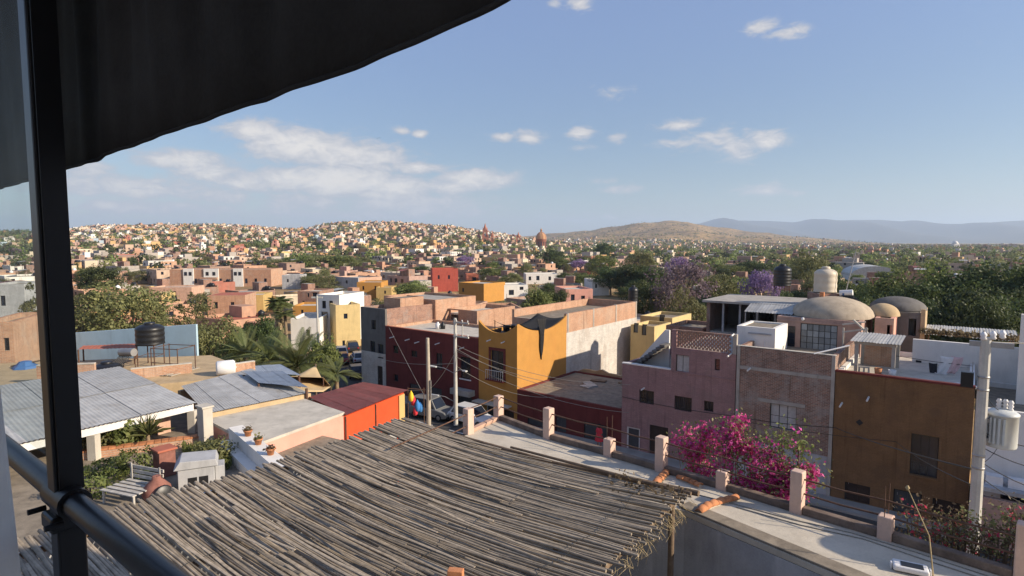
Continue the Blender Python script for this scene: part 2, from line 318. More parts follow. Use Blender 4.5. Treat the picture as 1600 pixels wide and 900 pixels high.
MT['leaf_olive'] = mkleaf('leaf_olive', (.11,.12,.045), (.25,.245,.10)); MT['leaf_bright'] = mkleaf('leaf_bright', (.10,.14,.038), (.24,.27,.085))
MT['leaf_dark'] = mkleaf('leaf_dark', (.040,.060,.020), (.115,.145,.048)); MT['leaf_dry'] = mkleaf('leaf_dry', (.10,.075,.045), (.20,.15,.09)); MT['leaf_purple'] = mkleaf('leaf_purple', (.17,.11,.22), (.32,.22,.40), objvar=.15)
MT['leaf_mauve'] = mkleaf('leaf_mauve', (.12,.09,.08), (.22,.155,.19)); MT['leaf_palm'] = mkleaf('leaf_palm', (.135,.155,.055), (.20,.22,.08)); MT['bract'] = mkleaf('bract', (.46,.025,.21), (.74,.14,.42), trans=.35, objvar=0); MT['leaf_red'] = mkleaf('leaf_red', (.45,.03,.06), (.65,.08,.12), objvar=0)
MT['grass'] = mkleaf('grass', (.075,.095,.025), (.18,.18,.06))
mg = bpy.data.materials.new('pane_glass'); mg.use_nodes = True; t = mg.node_tree; t.nodes.clear()
_o = NN(t, 'ShaderNodeOutputMaterial'); _m = NN(t, 'ShaderNodeMixShader'); _t = NN(t, 'ShaderNodeBsdfTransparent'); _g = NN(t, 'ShaderNodeBsdfPrincipled')
_t.inputs[0].default_value = (.93,.96,.95,1); _g.inputs['Base Color'].default_value = (.55,.58,.56,1); _g.inputs['Roughness'].default_value = .35
_d = NN(t, 'ShaderNodeTexCoord'); t.links.new(MR(t, noise(t, _d.outputs['Object'], 3., 6.), .3, .8, .05, .13), _m.inputs[0])
t.links.new(_t.outputs[0], _m.inputs[1]); t.links.new(_g.outputs[0], _m.inputs[2]); t.links.new(_m.outputs[0], _o.inputs[0]); MT['pane_glass'] = mg
# ------------------------------------------------------------------ terrain
def pxs(tab): return np.array([azel(p[0], 378)[0] for p in tab]), np.array([p[1] for p in tab], float)
HILL_A = [(-600,372),(-200,366),(0,364),(60,363),(110,361),(160,354),(250,351),(330,352),(420,357),(480,358),(510,351),(540,349),(620,351),(700,354),(750,362),(800,371),(850,378),(1000,385),(2600,390)]
HILL_B = [(-600,385),(640,385),(740,376),(800,372),(850,370),(900,363),(950,356),(1000,348),(1040,344),(1075,347),(1110,356),(1150,363),(1200,367),(1260,371),(1330,378),(1450,384),(2600,386)]
MOUNT = [(700,378),(900,370),(1040,353),(1090,348),(1130,342),(1200,343),(1250,346),(1300,342),(1370,341),(1440,346),(1500,350),(1550,345),(1600,342),(1750,350),(2600,360)]
RA, RB = 1500.0, 3600.0
aA, yA = pxs(HILL_A); aB, yB = pxs(HILL_B); aM, yM = pxs(MOUNT)
def hsh(x, y):
    return (np.sin(x*1.7+y*.9)+np.sin(x*.8-y*1.9+1.3)+.6*np.sin(x*3.1+y*2.7+.4)+.5*np.sin(x*4.7-y*3.9+2.))/3.1
def terrain(X, Y):
    X = np.asarray(X, float); Y = np.asarray(Y, float)
    az = np.arctan2(X, Y); r = np.hypot(X, Y); c = np.clip(np.cos(az), .3, 1)
    def layer(a, y, R, r0, pw):
        top = np.maximum(0, H + (HOR - np.interp(az, a, y)) / FPX * R * c)
        s = np.clip((r - r0) / (R - r0), 0, 1); s = s ** pw
        back = np.clip((r - R) / (R * .5), 0, 1)
        return top * s * (1 - .6 * back * back)
    z = np.maximum(layer(aA, yA, RA, 300., 1.25), layer(aB, yB, RB, 900., 1.9))
    k = np.clip((r - 350) / 900, 0, 1)
    z = z + k * (3.5 * hsh(X / 90., Y / 90.) + np.where(r > 1900, 20., 6.) * np.clip(r / 3000, 0, 1.5) * (hsh(X / 230. + 3, Y / 260.) - .35 * np.abs(hsh(X / 120., Y / 150.)))) * np.clip(z / 25, 0, 1)
    return z
rs = [0.0] + list(np.geomspace(8, 300, 16)) + list(np.geomspace(320, 4200, 90)) + list(np.geomspace(4500, 16000, 14))
azs = np.concatenate([np.radians(np.arange(-58, 58.01, .5)), np.radians(np.arange(62, 302, 8.))])
R_, A_ = np.meshgrid(rs, azs, indexing='ij'); gx, gy = R_*np.sin(A_), R_*np.cos(A_); gz = terrain(gx, gy)
na = len(azs); vs = np.stack([gx, gy, gz], -1).reshape(-1, 3)
fs = [(i*na+j, (i+1)*na+j, (i+1)*na+(j+1) % na, i*na+(j+1) % na) for i in range(len(rs)-1) for j in range(na)]
fs = [f[::-1] for f in fs]
m = bpy.data.materials.new('dry_ground'); m.use_nodes = True; t = m.node_tree; t.nodes.clear()
out = NN(t, 'ShaderNodeOutputMaterial'); b = NN(t, 'ShaderNodeBsdfPrincipled'); t.links.new(b.outputs[0], out.inputs[0]); b.inputs['Roughness'].default_value = .95; b.inputs['Specular IOR Level'].default_value = .1
g = NN(t, 'ShaderNodeNewGeometry'); p = g.outputs['Position']
n1 = noise(t, p, .012, 8., .65); n2 = noise(t, p, .05, 8., .7); n3 = noise(t, p, .6, 6., .6)
c = MIX(t, MR(t, n1, .38, .62), (.44,.29,.14), (.27,.18,.10)); c = MIX(t, MR(t, n2, .50, .60), c, (.075,.078,.035)); c = MIX(t, M(t, 'MULTIPLY', MR(t, n3, .45, .7), .5), c, (.12,.10,.055))
t.links.new(c, b.inputs['Base Color']); MT['dry_ground'] = m
me = bpy.data.meshes.new('ground'); me.from_pydata(vs.tolist(), [], fs); me.materials.append(m); me.update()
for pl in me.polygons: pl.use_smooth = True
tag(link('ground', me), kind='structure')
# far range
addm('range_scrub', (.055,.052,.045), var=.5, scale=.0016, bump=0, fine=.01)
mr = np.linspace(0, 1, 16); am = np.radians(np.arange(-4, 60.01, .4)); vs = []; na = len(am)
for i, k in enumerate(mr):
    R = 8200 + 5600 * k; top = H + (HOR - np.interp(am, aM, yM)) / FPX * 12500 * np.cos(am)
    s = np.clip(k / .78, 0, 1) ** 1.25; bk = np.clip((k - .78) / .22, 0, 1)
    rid = 1 + .30 * np.sin(am * 41 + 2.5 * k * 4) * (1 - s) * 4 * s + .06 * np.sin(am * 97 + k * 9)
    z = top * s * np.where(k < .78, rid, 1) * (1 - .5 * bk) - 4
    vs += list(zip((R * np.sin(am)).tolist(), (R * np.cos(am)).tolist(), z.tolist()))
fs = [(i*na+j, i*na+j+1, (i+1)*na+j+1, (i+1)*na+j) for i in range(len(mr)-1) for j in range(na-1)]
me = bpy.data.meshes.new('mountain_range'); me.from_pydata(vs, [], fs); me.materials.append(MT['range_scrub'])
for pl in me.polygons: pl.use_smooth = True
tag(link('mountain_range', me), kind='structure')
# ------------------------------------------------------------------ plants
def leaf_mesh(name, P, N, size, mat, aspect=.6, jit=.5, vals=None):
    """one quad per point; P centres, N normals"""
    n = len(P); s = size * RNG.uniform(1 - jit, 1 + jit, n)[:, None]
    r = RNG.normal(size=(n, 3)); t1 = np.cross(N, r); t1 /= np.linalg.norm(t1, axis=1)[:, None] + 1e-9; t2 = np.cross(N, t1)
    a = P + t1 * s; c = P - t1 * s; bb = P + t2 * s * aspect; d = P - t2 * s * aspect
    V = np.stack([a, bb, c, d], 1).reshape(-1, 3)
    me = bpy.data.meshes.new(name); me.vertices.add(4 * n); me.vertices.foreach_set('co', V.ravel().astype(np.float32))
    me.loops.add(4 * n); me.loops.foreach_set('vertex_index', np.arange(4 * n, dtype=np.int32))
    me.polygons.add(n); me.polygons.foreach_set('loop_start', np.arange(0, 4 * n, 4, dtype=np.int32)); me.polygons.foreach_set('loop_total', np.full(n, 4, np.int32))
    at = me.attributes.new('v', 'FLOAT', 'FACE'); at.data.foreach_set('value', (RNG.uniform(0, 1, n) if vals is None else vals).astype(np.float32))
    me.materials.append(mat); me.update(); return me
def crown_points(h, rx, clumps, per, cz=.62, rz=.36, spread=.2, shell=.55):
    C = RNG.normal(size=(clumps, 3)); C /= np.linalg.norm(C, axis=1)[:, None]; C *= (RNG.uniform(shell, 1, clumps) ** .7)[:, None]
    C[:, 2] = np.where(C[:, 2] < -.6, -C[:, 2] * .5, C[:, 2])
    C = C * np.array([rx, rx, h * rz]) * RNG.uniform(.8, 1.12, (clumps, 1)) + np.array([0, 0, h * cz])
    k = np.repeat(np.arange(clumps), per); O = RNG.normal(size=(len(k), 3)); O /= np.linalg.norm(O, axis=1)[:, None]
    cs = RNG.uniform(.6, 1.35, clumps)[k] * rx * spread * 1.6
    P = C[k] + O * (cs * RNG.uniform(.35, 1, len(k)) ** .6)[:, None] * np.array([1, 1, .72])
    N = O + RNG.normal(size=O.shape) * .55 + np.array([0, 0, .35]); N /= np.linalg.norm(N, axis=1)[:, None]
    cv = RNG.uniform(0, .5, clumps)[k]
    return C, P, N, np.clip(cv + RNG.uniform(0, .55, len(k)), 0, 1)
def tree_proto(name, h, rx, mat, clumps=34, per=80, leaf=.2, cz=.62, rz=.36, spread=.2, trunk=True, shell=.5):
    C, P, N, V = crown_points(h, rx, clumps, per, cz, rz, spread, shell)
    cm = leaf_mesh('crown', P, N, leaf, mat, vals=V)
    b = MB(); r0 = h * .022 + .05; fork = h * (cz - rz * .75)
    b.tube([(0,0,-.2),(.1*r0,.05,fork*.5),(.15,.1,fork)], [r0*1.25, r0, r0*.8], 7)
    for i in range(0, len(C), max(1, len(C)//9)):
        c = Vector(C[i].tolist()); mid = Vector((.15,.1,fork)).lerp(c, .5) + Vector((0,0,.08*h))
        b.tube([(.15,.1,fork-.1), mid, c], [r0*.6, r0*.36, r0*.12], 5, cap=False)
    return cm, b.mesh('trunk', MT['bark'])
PROTO = {}
def protos(kind, h, rx, mat, n=2, **kw): PROTO[kind] = [tree_proto(kind, h, rx, MT[mat], **kw) for _ in range(n)] + []; PROTO[kind + '_h'] = (h, rx)
protos('olive', 9, 4.2, 'leaf_olive', 3, clumps=70, per=100, leaf=.16, cz=.54, rz=.44); protos('bright', 8, 3.6, 'leaf_bright', 3, clumps=62, per=100, leaf=.155, cz=.54, rz=.44)
protos('dark', 11, 5., 'leaf_dark', 3, clumps=90, per=120, leaf=.185, cz=.53, rz=.46); protos('mauve', 9, 4.6, 'leaf_mauve', 2, clumps=44, per=60, leaf=.17, spread=.15)
protos('purple', 8, 4., 'leaf_purple', 2, clumps=40, per=70, leaf=.18); protos('sparse', 7, 3., 'leaf_olive', 2, clumps=40, per=50, leaf=.14, spread=.16, cz=.56, rz=.42); protos('cypress', 10, 1.8, 'leaf_dark', 1, clumps=40, per=60, leaf=.16, cz=.55, rz=.45)
protos('lush', 11, 5., 'leaf_bright', 3, clumps=90, per=120, leaf=.185, cz=.53, rz=.46)  # same crown shape as the dark tree, with lighter leaves
NAMES = {'olive': 'olive green bushy tree', 'bright': 'bright green leafy tree', 'dark': 'dark green dense tree', 'mauve': 'jacaranda half bare with faded mauve flowers', 'purple': 'jacaranda covered in purple flowers', 'sparse': 'thin open grey green tree', 'cypress': 'narrow dark cypress', 'lush': 'big light green tree'}
def plant_tree(kind, X, Y, h, w, label, group=None, z=None, name='tree'):
    ph, prx = PROTO[kind + '_h']; cm, tm = random.choice(PROTO[kind])
    z = float(terrain(X, Y)) if z is None else z
    t = thing(name, label, 'tree', (X, Y, z), random.uniform(0, 6.28), group); t.scale = (w / (2 * prx), w / (2 * prx), h / ph)
    link('crown', cm, t); link('trunk', tm, t); return t
def tree_px(kind, px, ytop, w, Y, label, z=0.0, group=None):
    p = at_y(px, ytop, Y); return plant_tree(kind, p.x, Y, p.z - z, w * Y / FPX, label, group, z)
# ------------------------------------------------------------------ far town: houses beyond the ones built singly
PAL = [((.46,.27,.18),6),((.52,.38,.28),5),((.54,.36,.17),2),((.66,.63,.58),5),((.58,.49,.36),5),((.42,.28,.23),3),((.38,.34,.30),6),((.36,.14,.10),1.6),((.56,.42,.18),.8),((.33,.22,.17),5),((.36,.44,.50),.5),((.48,.29,.13),1.5)]
PW = np.array([p[1] for p in PAL]); PW = PW / PW.sum()
def pcol(): 
    c = PAL[RNG.choice(len(PAL), p=PW)][0]; k = random.uniform(.85, 1.1); return tuple(min(.8, x * k) for x in c)
def samp_far(n, r0, r1, a0, a1):
    az = np.radians(RNG.uniform(a0, a1, n)); r = np.sqrt(RNG.uniform(r0**2, r1**2, n)); return r*np.sin(az), r*np.cos(az), r, az
def density_ok(X, Y, r, az):
    """town blocks against gardens and scrub"""
    px = 800 + FPX * np.tan(az); s = .8 * hsh(X / 95. + 1, Y / 70.) + .6 * hsh(X / 45., Y / 38.) + .5 * hsh(X / 19., Y / 19.)
    lim = np.where(px > 850, .10, -.42); lim = np.where((px > 870) & (r > 2300) & (px < 1400), .75, lim); lim = np.where((px < 70) & (r > 500), .7, lim)
    lim = np.where((px > 930) & (px < 1180) & (r > 1900), 2., lim)
    return s + RNG.normal(size=len(r)) * .35 > lim
hx, hy, hr, ha = [np.concatenate(q) for q in zip(samp_far(900, 340, 620, -46, 46), samp_far(3000, 620, 1600, -46, 1), samp_far(2000, 620, 1900, 0, 46), samp_far(2400, 1600, 3300, 4, 46))]
ok = density_ok(hx, hy, hr, ha); hx, hy, hr, ha = hx[ok], hy[ok], hr[ok], ha[ok]
V, Fq, Cq = [], [], []
zz = terrain(hx, hy)
for X, Y, r, z in zip(hx, hy, hr, zz):
    w, d, h = random.choice([1, 1, 1.3, .7, 1.9]) * random.uniform(5.5, 11), random.choice([1, 1, .7, 1.5]) * random.uniform(5, 10), random.choice([2.9, 3.1, 3.3, 3.3, 5.4, 5.8]) * random.uniform(.9, 1.1)
    a = ANG + random.choice([0, 0, .15, -.2, math.pi/2]) + random.uniform(-.08, .08); ca, sa = math.cos(a), math.sin(a); col = pcol()
    def addbox(x0, x1, y0, y1, z0, z1, cs, ct):
        b = len(V)
        for zc in (z0, z1):
            for (x, y) in ((x0,y0),(x1,y0),(x1,y1),(x0,y1)): V.append((X+x*ca-y*sa, Y+x*sa+y*ca, z+zc))
        Fq.extend([(b,b+1,b+5,b+4),(b+1,b+2,b+6,b+5),(b+2,b+3,b+7,b+6),(b+3,b,b+4,b+7),(b+4,b+5,b+6,b+7)]); Cq.extend([cs]*4 + [ct])
    rc = random.choice([(.42,.36,.29),(.38,.27,.20),(.34,.31,.28),(.46,.25,.16)])
    addbox(-w/2, w/2, -d/2, d/2, -4, h, col, rc)
    if random.random() < .55:
        s = random.uniform(.25, .5); addbox(-w/2*s, w/2*s+.5, 0, d/2*.9, h, h+random.uniform(1.6, 2.9), pcol() if random.random() < .4 else col, rc)
    if r < 1100:
        for side in (0, 1):
            L = w if side == 0 else d
            for k in range(int(L // 2.6)):
                for fl in range(1 if h < 4.5 else 2):
                    if random.random() < .35: continue
                    u = -L/2 + 1.3 + k*2.6 + random.uniform(-.4, .4); zb = .9 + fl*2.9; dk = (.045,.04,.038)
                    if side == 0: addbox(u-.5, u+.5, -d/2-.05, -d/2+.1, zb, zb+1.3, dk, dk)
                    else: addbox(w/2-.1, w/2+.05, u-.5, u+.5, zb, zb+1.3, dk, dk)
me = bpy.data.meshes.new('distant_houses'); me.from_pydata(V, [], Fq)
at = me.attributes.new('col', 'FLOAT_COLOR', 'FACE'); at.data.foreach_set('color', np.concatenate([np.array(Cq), np.ones((len(Cq), 1))], 1).astype(np.float32).ravel())
me.materials.append(MT['paint_attr']); me.update()
tag(link('distant_houses', me), 'mass of tiny flat-roofed houses covering the far slopes and plain', 'houses', kind='stuff')
# far trees
def samp_trees(n, r0, r1, a0, a1): return samp_far(n, r0, r1, a0, a1)
tx, ty, tr_, ta = [np.concatenate(q) for q in zip(samp_trees(700, 330, 640, -46, 46), samp_trees(3300, 600, 1560, -46, 2), samp_trees(3200, 600, 2000, 0, 46), samp_trees(1700, 1500, 3400, 2, 46), samp_trees(600, 330, 900, 3, 46))]
def tree_mass(name, label, X, Y, R, mat, sc=1.0):
    per = np.where(R < 700, 95, np.where(R < 1200, 46, 30)); idx = np.repeat(np.arange(len(X)), per); n = len(idx)
    rad_ = RNG.uniform(2., 4.6, len(X))[idx] * sc; O = RNG.normal(size=(n, 3)); O /= np.linalg.norm(O, axis=1)[:, None]
    O2 = O.copy(); P = O * (rad_ * RNG.uniform(.45, 1.05, n))[:, None]; P[:, 2] *= .9
    # lumpy outline
    P *= (1 + .22 * np.sin(O[:, 0] * 5 + idx) * np.cos(O[:, 1] * 4 + idx * 2.))[:, None]
    base = np.stack([X, Y, terrain(X, Y)], 1)[idx]; P = P + base; P[:, 2] += rad_ * .95
    Nn = O2 + RNG.normal(size=O.shape) * .5; Nn /= np.linalg.norm(Nn, axis=1)[:, None]
    size = np.where(R[idx] < 700, .55, .95)[:, None]
    me = leaf_mesh(name, P, Nn * 1.0, .62 if (R < 700).all() else .8, mat, .75, .45, np.clip((idx * .6180339) % 1 * .6 + RNG.uniform(0, .45, n), 0, 1))
    tag(link(name, me), label, 'trees', kind='stuff')
sel = RNG.uniform(0, 1, len(tx)); pxs_ = 800 + FPX * np.tan(ta)
q = sel < .40; tree_mass('distant_olive_trees', 'scattered olive green treetops among the far houses', tx[q], ty[q], tr_[q], MT['leaf_olive'])
q = (sel >= .40) & (sel < .72); tree_mass('distant_dark_trees', 'scattered dark green treetops among the far houses', tx[q], ty[q], tr_[q], MT['leaf_dark'])
q = (sel >= .72) & (sel < .93); tree_mass('distant_bright_trees', 'scattered light green treetops among the far houses', tx[q], ty[q], tr_[q], MT['leaf_bright'])
q = sel >= .93; tree_mass('distant_jacarandas', 'scattered faded mauve treetops among the far houses', tx[q], ty[q], tr_[q], MT['leaf_mauve'])
# ------------------------------------------------------------------ balcony where the camera stands
RZ = -.51
FB = Frame((at_y(84, 450, 1.15).x, 1.15), ANG)              # railing frame through the post
BF = H - 1.55
bfl = MB(); bfl.box(-3.2, 2.49, -3.2, .12, BF - .25, BF); o = bfl.build('balcony_floor', MT['concrete'], None, FB.o, ANG); tag(o, kind='structure')
# a plain room block below carries the balcony
bw = MB(); bw.box(-3.2, 2.49, -3.2, .10, 0, BF - .252); tag(bw.build('house_block', MT['white_plaster'], None, FB.o, ANG), 'white plastered house wall carrying the balcony', 'building')
hw = fthing(FB, 'shade_wing', 'unseen white plastered wing added to shade the balcony and cane roof', 'building')  # wing out of view, added to keep the sun off the balcony
MB().box(2.5, 2.8, -3.2, 1.5, 0, H + 2.4).build('wall', MT['white_plaster'], hw); MB().box(2.801, 6.5, -3.2, 1.3, 0, H + 2.2).build('room', MT['white_plaster'], hw)
MB().box(3.6, 9., 1.31, 7.15, 0, H + 2.0).build('shade_block', MT['white_plaster'], hw); MB().tube([(3.6, 7.75, H + 2.75), (9., 7.75, H + 2.75)], .07, 8).build('shade_rail', MT['black_metal'], hw)  # unseen block and rail, sized to throw shade on the lower-left canes
for xx in (3.7, 5.4, 7.2, 8.9): MB().tube([(xx, 7.0, H + 1.98), (xx, 7.75, H + 2.75)], .06, 6).build('shade_rail_post', MT['black_metal'], hw)
rl = fthing(FB, 'balcony_railing', 'black metal balcony railing with square post and round handrail', 'railing')
b = MB(); b.box(-.024, .024, -.024, .024, BF, H + 1.32); bevel(b.build('post', MT['black_metal'], rl), .004)
b = MB(); b.tube([(-3., -.002, H + RZ), (2.48, -.002, H + RZ)], .0225, 14); b.build('handrail', MT['black_metal'], rl)
b = MB(); b.tube([(-3., -.002, BF + .16), (2.48, -.002, BF + .16)], .016, 10); b.build('lower_rail', MT['black_metal'], rl)
b = MB(); b.tube([(-.05, -.002, H + RZ), (.06, -.002, H + RZ)], .030, 14); b.build('coupling', MT['black_metal'], rl)
b = MB(); b.box(-.034, .034, -.036, .032, H + RZ - .06, H + RZ - .028); bevel(b.build('clamp', MT['black_metal'], rl), .006)
for dx in (-.062, .05):
    b = MB(); b.tube([(dx, -.05, H + RZ - .035), (dx, -.02, H + RZ - .035)], .006, 8); b.build('bolt', MT['black_metal'], rl)
b = MB(); b.box(.028, .034, -.018, .022, H + RZ + .02, H + 1.3); b.build('channel', MT['black_metal'], rl)
gp = fthing(FB, 'glass_panel', 'dusty clear glass windbreak panel beside the black post', 'glass')
b = MB(); b.box(-.95, -.026, .012, .018, H + RZ + .04, H + 1.3); b.build('pane', MT['pane_glass'], gp)
b = MB(); b.box(-.98, -.95, .004, .026, H + RZ + .03, H + 1.3); b.build('edge_strip', MT['steel'], gp)
# white pillar edge
wp = at_y(-12, 600, 1.0); x0, y0 = FB.loc(wp).x, FB.loc(wp).y
b = MB(); vs = []
e0 = at_y(6, 560, 1.02); e1 = at_y(44, 905, 1.02)
b.slab([e0 + Vector((-.5,0,.02)), e0 + Vector((-.03,0,.03)), e0, e1, e1 + Vector((.02,0,-.35)), e1 + Vector((-.55,0,-.35))], (0, -.22, 0))
z_ = BF - (e1.z - .35); o = b.build('pillar', MT['white_plaster']); bevel(o, .02, 3); tag(o, 'white plastered tapering pillar at the end of the balcony', 'pillar')
b = MB(); b.box(e1.x-.55, e1.x+.02, .80, 1.02, BF, e1.z-.352)
b.build('base', MT['white_plaster'], o)
# awning: dark cloth hanging in folds from a frame above the railing
EDGE = [(-40,303),(0,294),(50,281),(105,262),(150,250),(162,242),(230,219),(290,198),(350,176),(410,156),(424,149),(520,116),(600,86),(690,47),(785,0),(850,-38),(960,-110),(1250,-330),(2600,-1500)]
ep = []
for (px, py) in EDGE:
    x, z = FB.xz(px, py, .075); ep.append((x, min(z, H + .5)))
xs_ = np.array([p[0] for p in ep]); zs_ = np.array([p[1] for p in ep]); n = 340; X_ = np.linspace(-1.35, min(2.6, xs_.max()), n); rows = 10; TOP = H + 1.25
aw = fthing(FB, 'awning', 'dark charcoal fabric awning hanging in vertical folds above the railing', 'awning')
vs = []; fs = []
for j in range(rows + 1):
    for i, x in enumerate(X_):
        zb = float(np.interp(x, xs_, zs_)); k = j / rows; z = zb + (TOP - zb) * k
        fold = .016 * math.sin(x * 31 + 1.2 * math.sin(x * 9)) + .009 * math.sin(x * 67 + .6) + .012 * math.sin(x * 7.3 + 2)
        vs.append((x, .075 + fold * (.12 + 1.3 * k), z))
for j in range(rows):
    for i in range(n - 1): a = j*n+i; fs.append((a, a+1, a+n+1, a+n))
b = MB(); b.add(vs, fs, 0, True); o = b.build('hanging_cloth', MT['fabric'], aw); sm = o.modifiers.new('solid', 'SOLIDIFY'); sm.thickness = .003
b = MB(); ns = 40
vs = []; fs = []
for j in range(9):
    for i in range(ns):
        x = X_[0] + (X_[-1] - X_[0]) * i / (ns - 1); y = .075 - 3.2 * j / 8
        vs.append((x, y, TOP + .12 + .35 * (j / 8) - .05 * math.sin(i * .9) * math.sin(j * .39)))
for j in range(8):
    for i in range(ns - 1): a = j*ns+i; fs.append((a, a+1, a+ns+1, a+ns))
b.add(vs, fs, 0, True); o = b.build('top_cloth', MT['fabric'], aw); sm = o.modifiers.new('solid', 'SOLIDIFY'); sm.thickness = .003
b = MB(); b.tube([(X_[0], .075, TOP + .06), (X_[-1], .075, TOP + .06)], .022, 8); b.build('top_bar', MT['black_metal'], aw)
hem = [(x, .075 + (.016 * math.sin(x * 31 + 1.2 * math.sin(x * 9)) + .009 * math.sin(x * 67 + .6) + .012 * math.sin(x * 7.3 + 2)) * .12, float(np.interp(x, xs_, zs_))) for x in X_[::2]]
b = MB(); b.tube(hem, .0035, 5); b.build('hem', MT['fabric'], aw)
# ------------------------------------------------------------------ cane pergola
PZ = H - 4.7
A = at_z(635, 656, PZ); B = at_z(180, 790, PZ); C = at_z(1078, 776, PZ)
e = (C - A).normalized(); wv = (B - A).normalized(); wv = (wv - e * wv.dot(e)).normalized(); LC = (C - A).length; WD = (B - A).length + 2.6
pang = math.atan2(e.y, e.x)
pg = thing('pergola', 'patio pergola roofed with weathered grey brown canes', 'pergola', (A.x, A.y, 0), pang)
PATIO = H - 7.7
def sag(u, v):      # u along canes, v across
    return -.20 * math.sin(math.pi * min(1, max(0, u))) * (.75 + .25 * math.sin(v * 7)) + .03 * math.sin(v * 23) + .035 * math.sin(v * 9 + 1)
CV = []
for k in range(18):
    b = MB(); pts = []; rsz = []; ph = random.uniform(0, 6.28); am_ = random.uniform(.006, .022); r = random.uniform(.0215, .032)
    for i in range(10):
        u = i / 9; pts.append((LC * u, am_ * math.sin(u * 5 + ph) + .014 * math.sin(u * 13 + ph * 2), -.19 * math.sin(math.pi * u) + .014 * math.sin(u * 11 + ph)))
        rsz.append(r * (1.12 - .3 * u) * random.uniform(.93, 1.07))
    b.tube(pts, rsz, 5); CV.append(b.mesh('cane', MT['cane']))
y = 0.0; i = 0
while y < WD:
    v = y / WD
    o = link('cane', random.choice(CV), pg, (random.uniform(-.16, .10), -y, PZ + .03 * math.sin(v * 23) + .04 * math.sin(v * 9 + 1) + random.uniform(-.014, .014)), random.uniform(-.005, .005) + .016 * math.sin(v * 6) + .008 * math.sin(v * 31))
    o.rotation_euler[0] = random.uniform(0, .25); o.scale = (random.uniform(.985, 1.015), random.uniform(.85, 1.15), 1)
    y += random.uniform(.042, .053) if random.random() > .05 else random.uniform(.058, .075); i += 1
for k in range(80):    # loose canes laid over the others
    L = random.uniform(.35, .75); o = link('cane', random.choice(CV), pg, (random.uniform(0, LC * (1 - L)), -random.uniform(.1, WD), PZ - .03), random.uniform(-.025, .025)); o.scale = (L, 1, .25)
    o.location.z = PZ - .12 + random.uniform(.0, .03) if .2 < o.location.x / LC < .5 else PZ + .0
for u in (.02, .30, .64, .97):
    b = MB(); b.tube([(LC * u, .25, PZ - .11 + sag(u, 0) * .95), (LC * u + .02, -WD * .5, PZ - .12 + sag(u, .5) * .95), (LC * u, -WD, PZ - .11 + sag(u, 1) * .95)], .055, 8); b.build('cross_log', MT['log'], pg)
    for v in (.03, .97):
        b = MB(); b.tube([(LC * u, -WD * v, PATIO), (LC * u, -WD * v, PZ - .15 + sag(u, v))], .06, 8); b.build('pole', MT['log'], pg)
for u in (.335, .655, .90):
    b = MB(); b.tube([(LC * u + .05 * math.sin(k), -WD * k / 60, PZ + .045 - .19 * math.sin(math.pi * u) + .03 * math.sin(k / 60 * 23) + .04 * math.sin(k / 60 * 9 + 1) + .008 * (k % 2)) for k in range(61)], .0045, 4); b.build('tie_wire', MT['wire'], pg)
b = MB(); b.tube([(LC * .22, .10, PZ - .10), (LC * .6, .14, PZ - .14), (LC + .12, .12, PZ + .05)], [.045, .055, .06], 8); b.build('edge_log', MT['log'], pg)
b = MB(); b.tube([(LC * .45, .05, PZ - .0), (LC * .8, .05, PZ + .02), (LC + .02, .0, PZ + .06)], [.03, .035, .04], 8); b.build('edge_log', MT['log'], pg)
b = MB()
for k in range(70):   # frayed fibres hanging at the end
    yy = -random.uniform(.05, 3.2); z0 = PZ + random.uniform(-.05, .03); l = random.uniform(.08, .35)
    b.tube([(LC + random.uniform(-.12, .08), yy, z0), (LC + random.uniform(0, .14), yy + random.uniform(-.1, .1), z0 - l * .5), (LC + random.uniform(-.05, .16), yy + random.uniform(-.15, .15), z0 - l)], .0035, 3, cap=False)
tag(b.build('frayed_fibres', MT['straw'], pg), kind='stuff')
pv = leaf_mesh('vine', np.array([[LC * random.uniform(.80, 1.0), random.gauss(-.25, .2), PZ + random.uniform(.02, .16)] for _ in range(170)]), RNG.normal(size=(170, 3)), .03, MT['leaf_dry'])
tag(link('dry_vine', pv, pg), kind='stuff')
bc = at_z(712, 896, PZ); b = MB(); q = pg.matrix_basis.inverted() @ bc
b.box(-.11, .11, -.06, .06, PZ - .1, PZ + .06); o = b.build('brick', MT['clay'], None, (bc.x, bc.y, 0), pang + .5); bevel(o, .008); tag(o, 'single clay brick lying on the cane roof', 'brick')
# patio under and around it
pf = MB(); pl_ = [A + e * u + wv * v for u, v in ((-.6, -.3), (LC + 3.2, -.3), (LC + 3.2, WD + 1.2), (-.6, WD + 1.2))]
pf.prism([(p.x, p.y) for p in pl_], 0, PATIO); tag(pf.build('patio', MT['concrete']), kind='structure')
pwl = thing('patio_wall', 'grey plastered patio wall standing under the cane roof', 'wall', (0, 0, 0))
for (qa, qb) in ((pl_[0], pl_[0] + e * (LC * .9)), (pl_[3], pl_[0] + wv * .17)):
    MB().bar((qa.x, qa.y, (PATIO + PZ - .45) / 2), (qb.x, qb.y, (PATIO + PZ - .45) / 2), .16, PZ - .45 - PATIO).build('wall', MT['grey_plaster'], pwl)
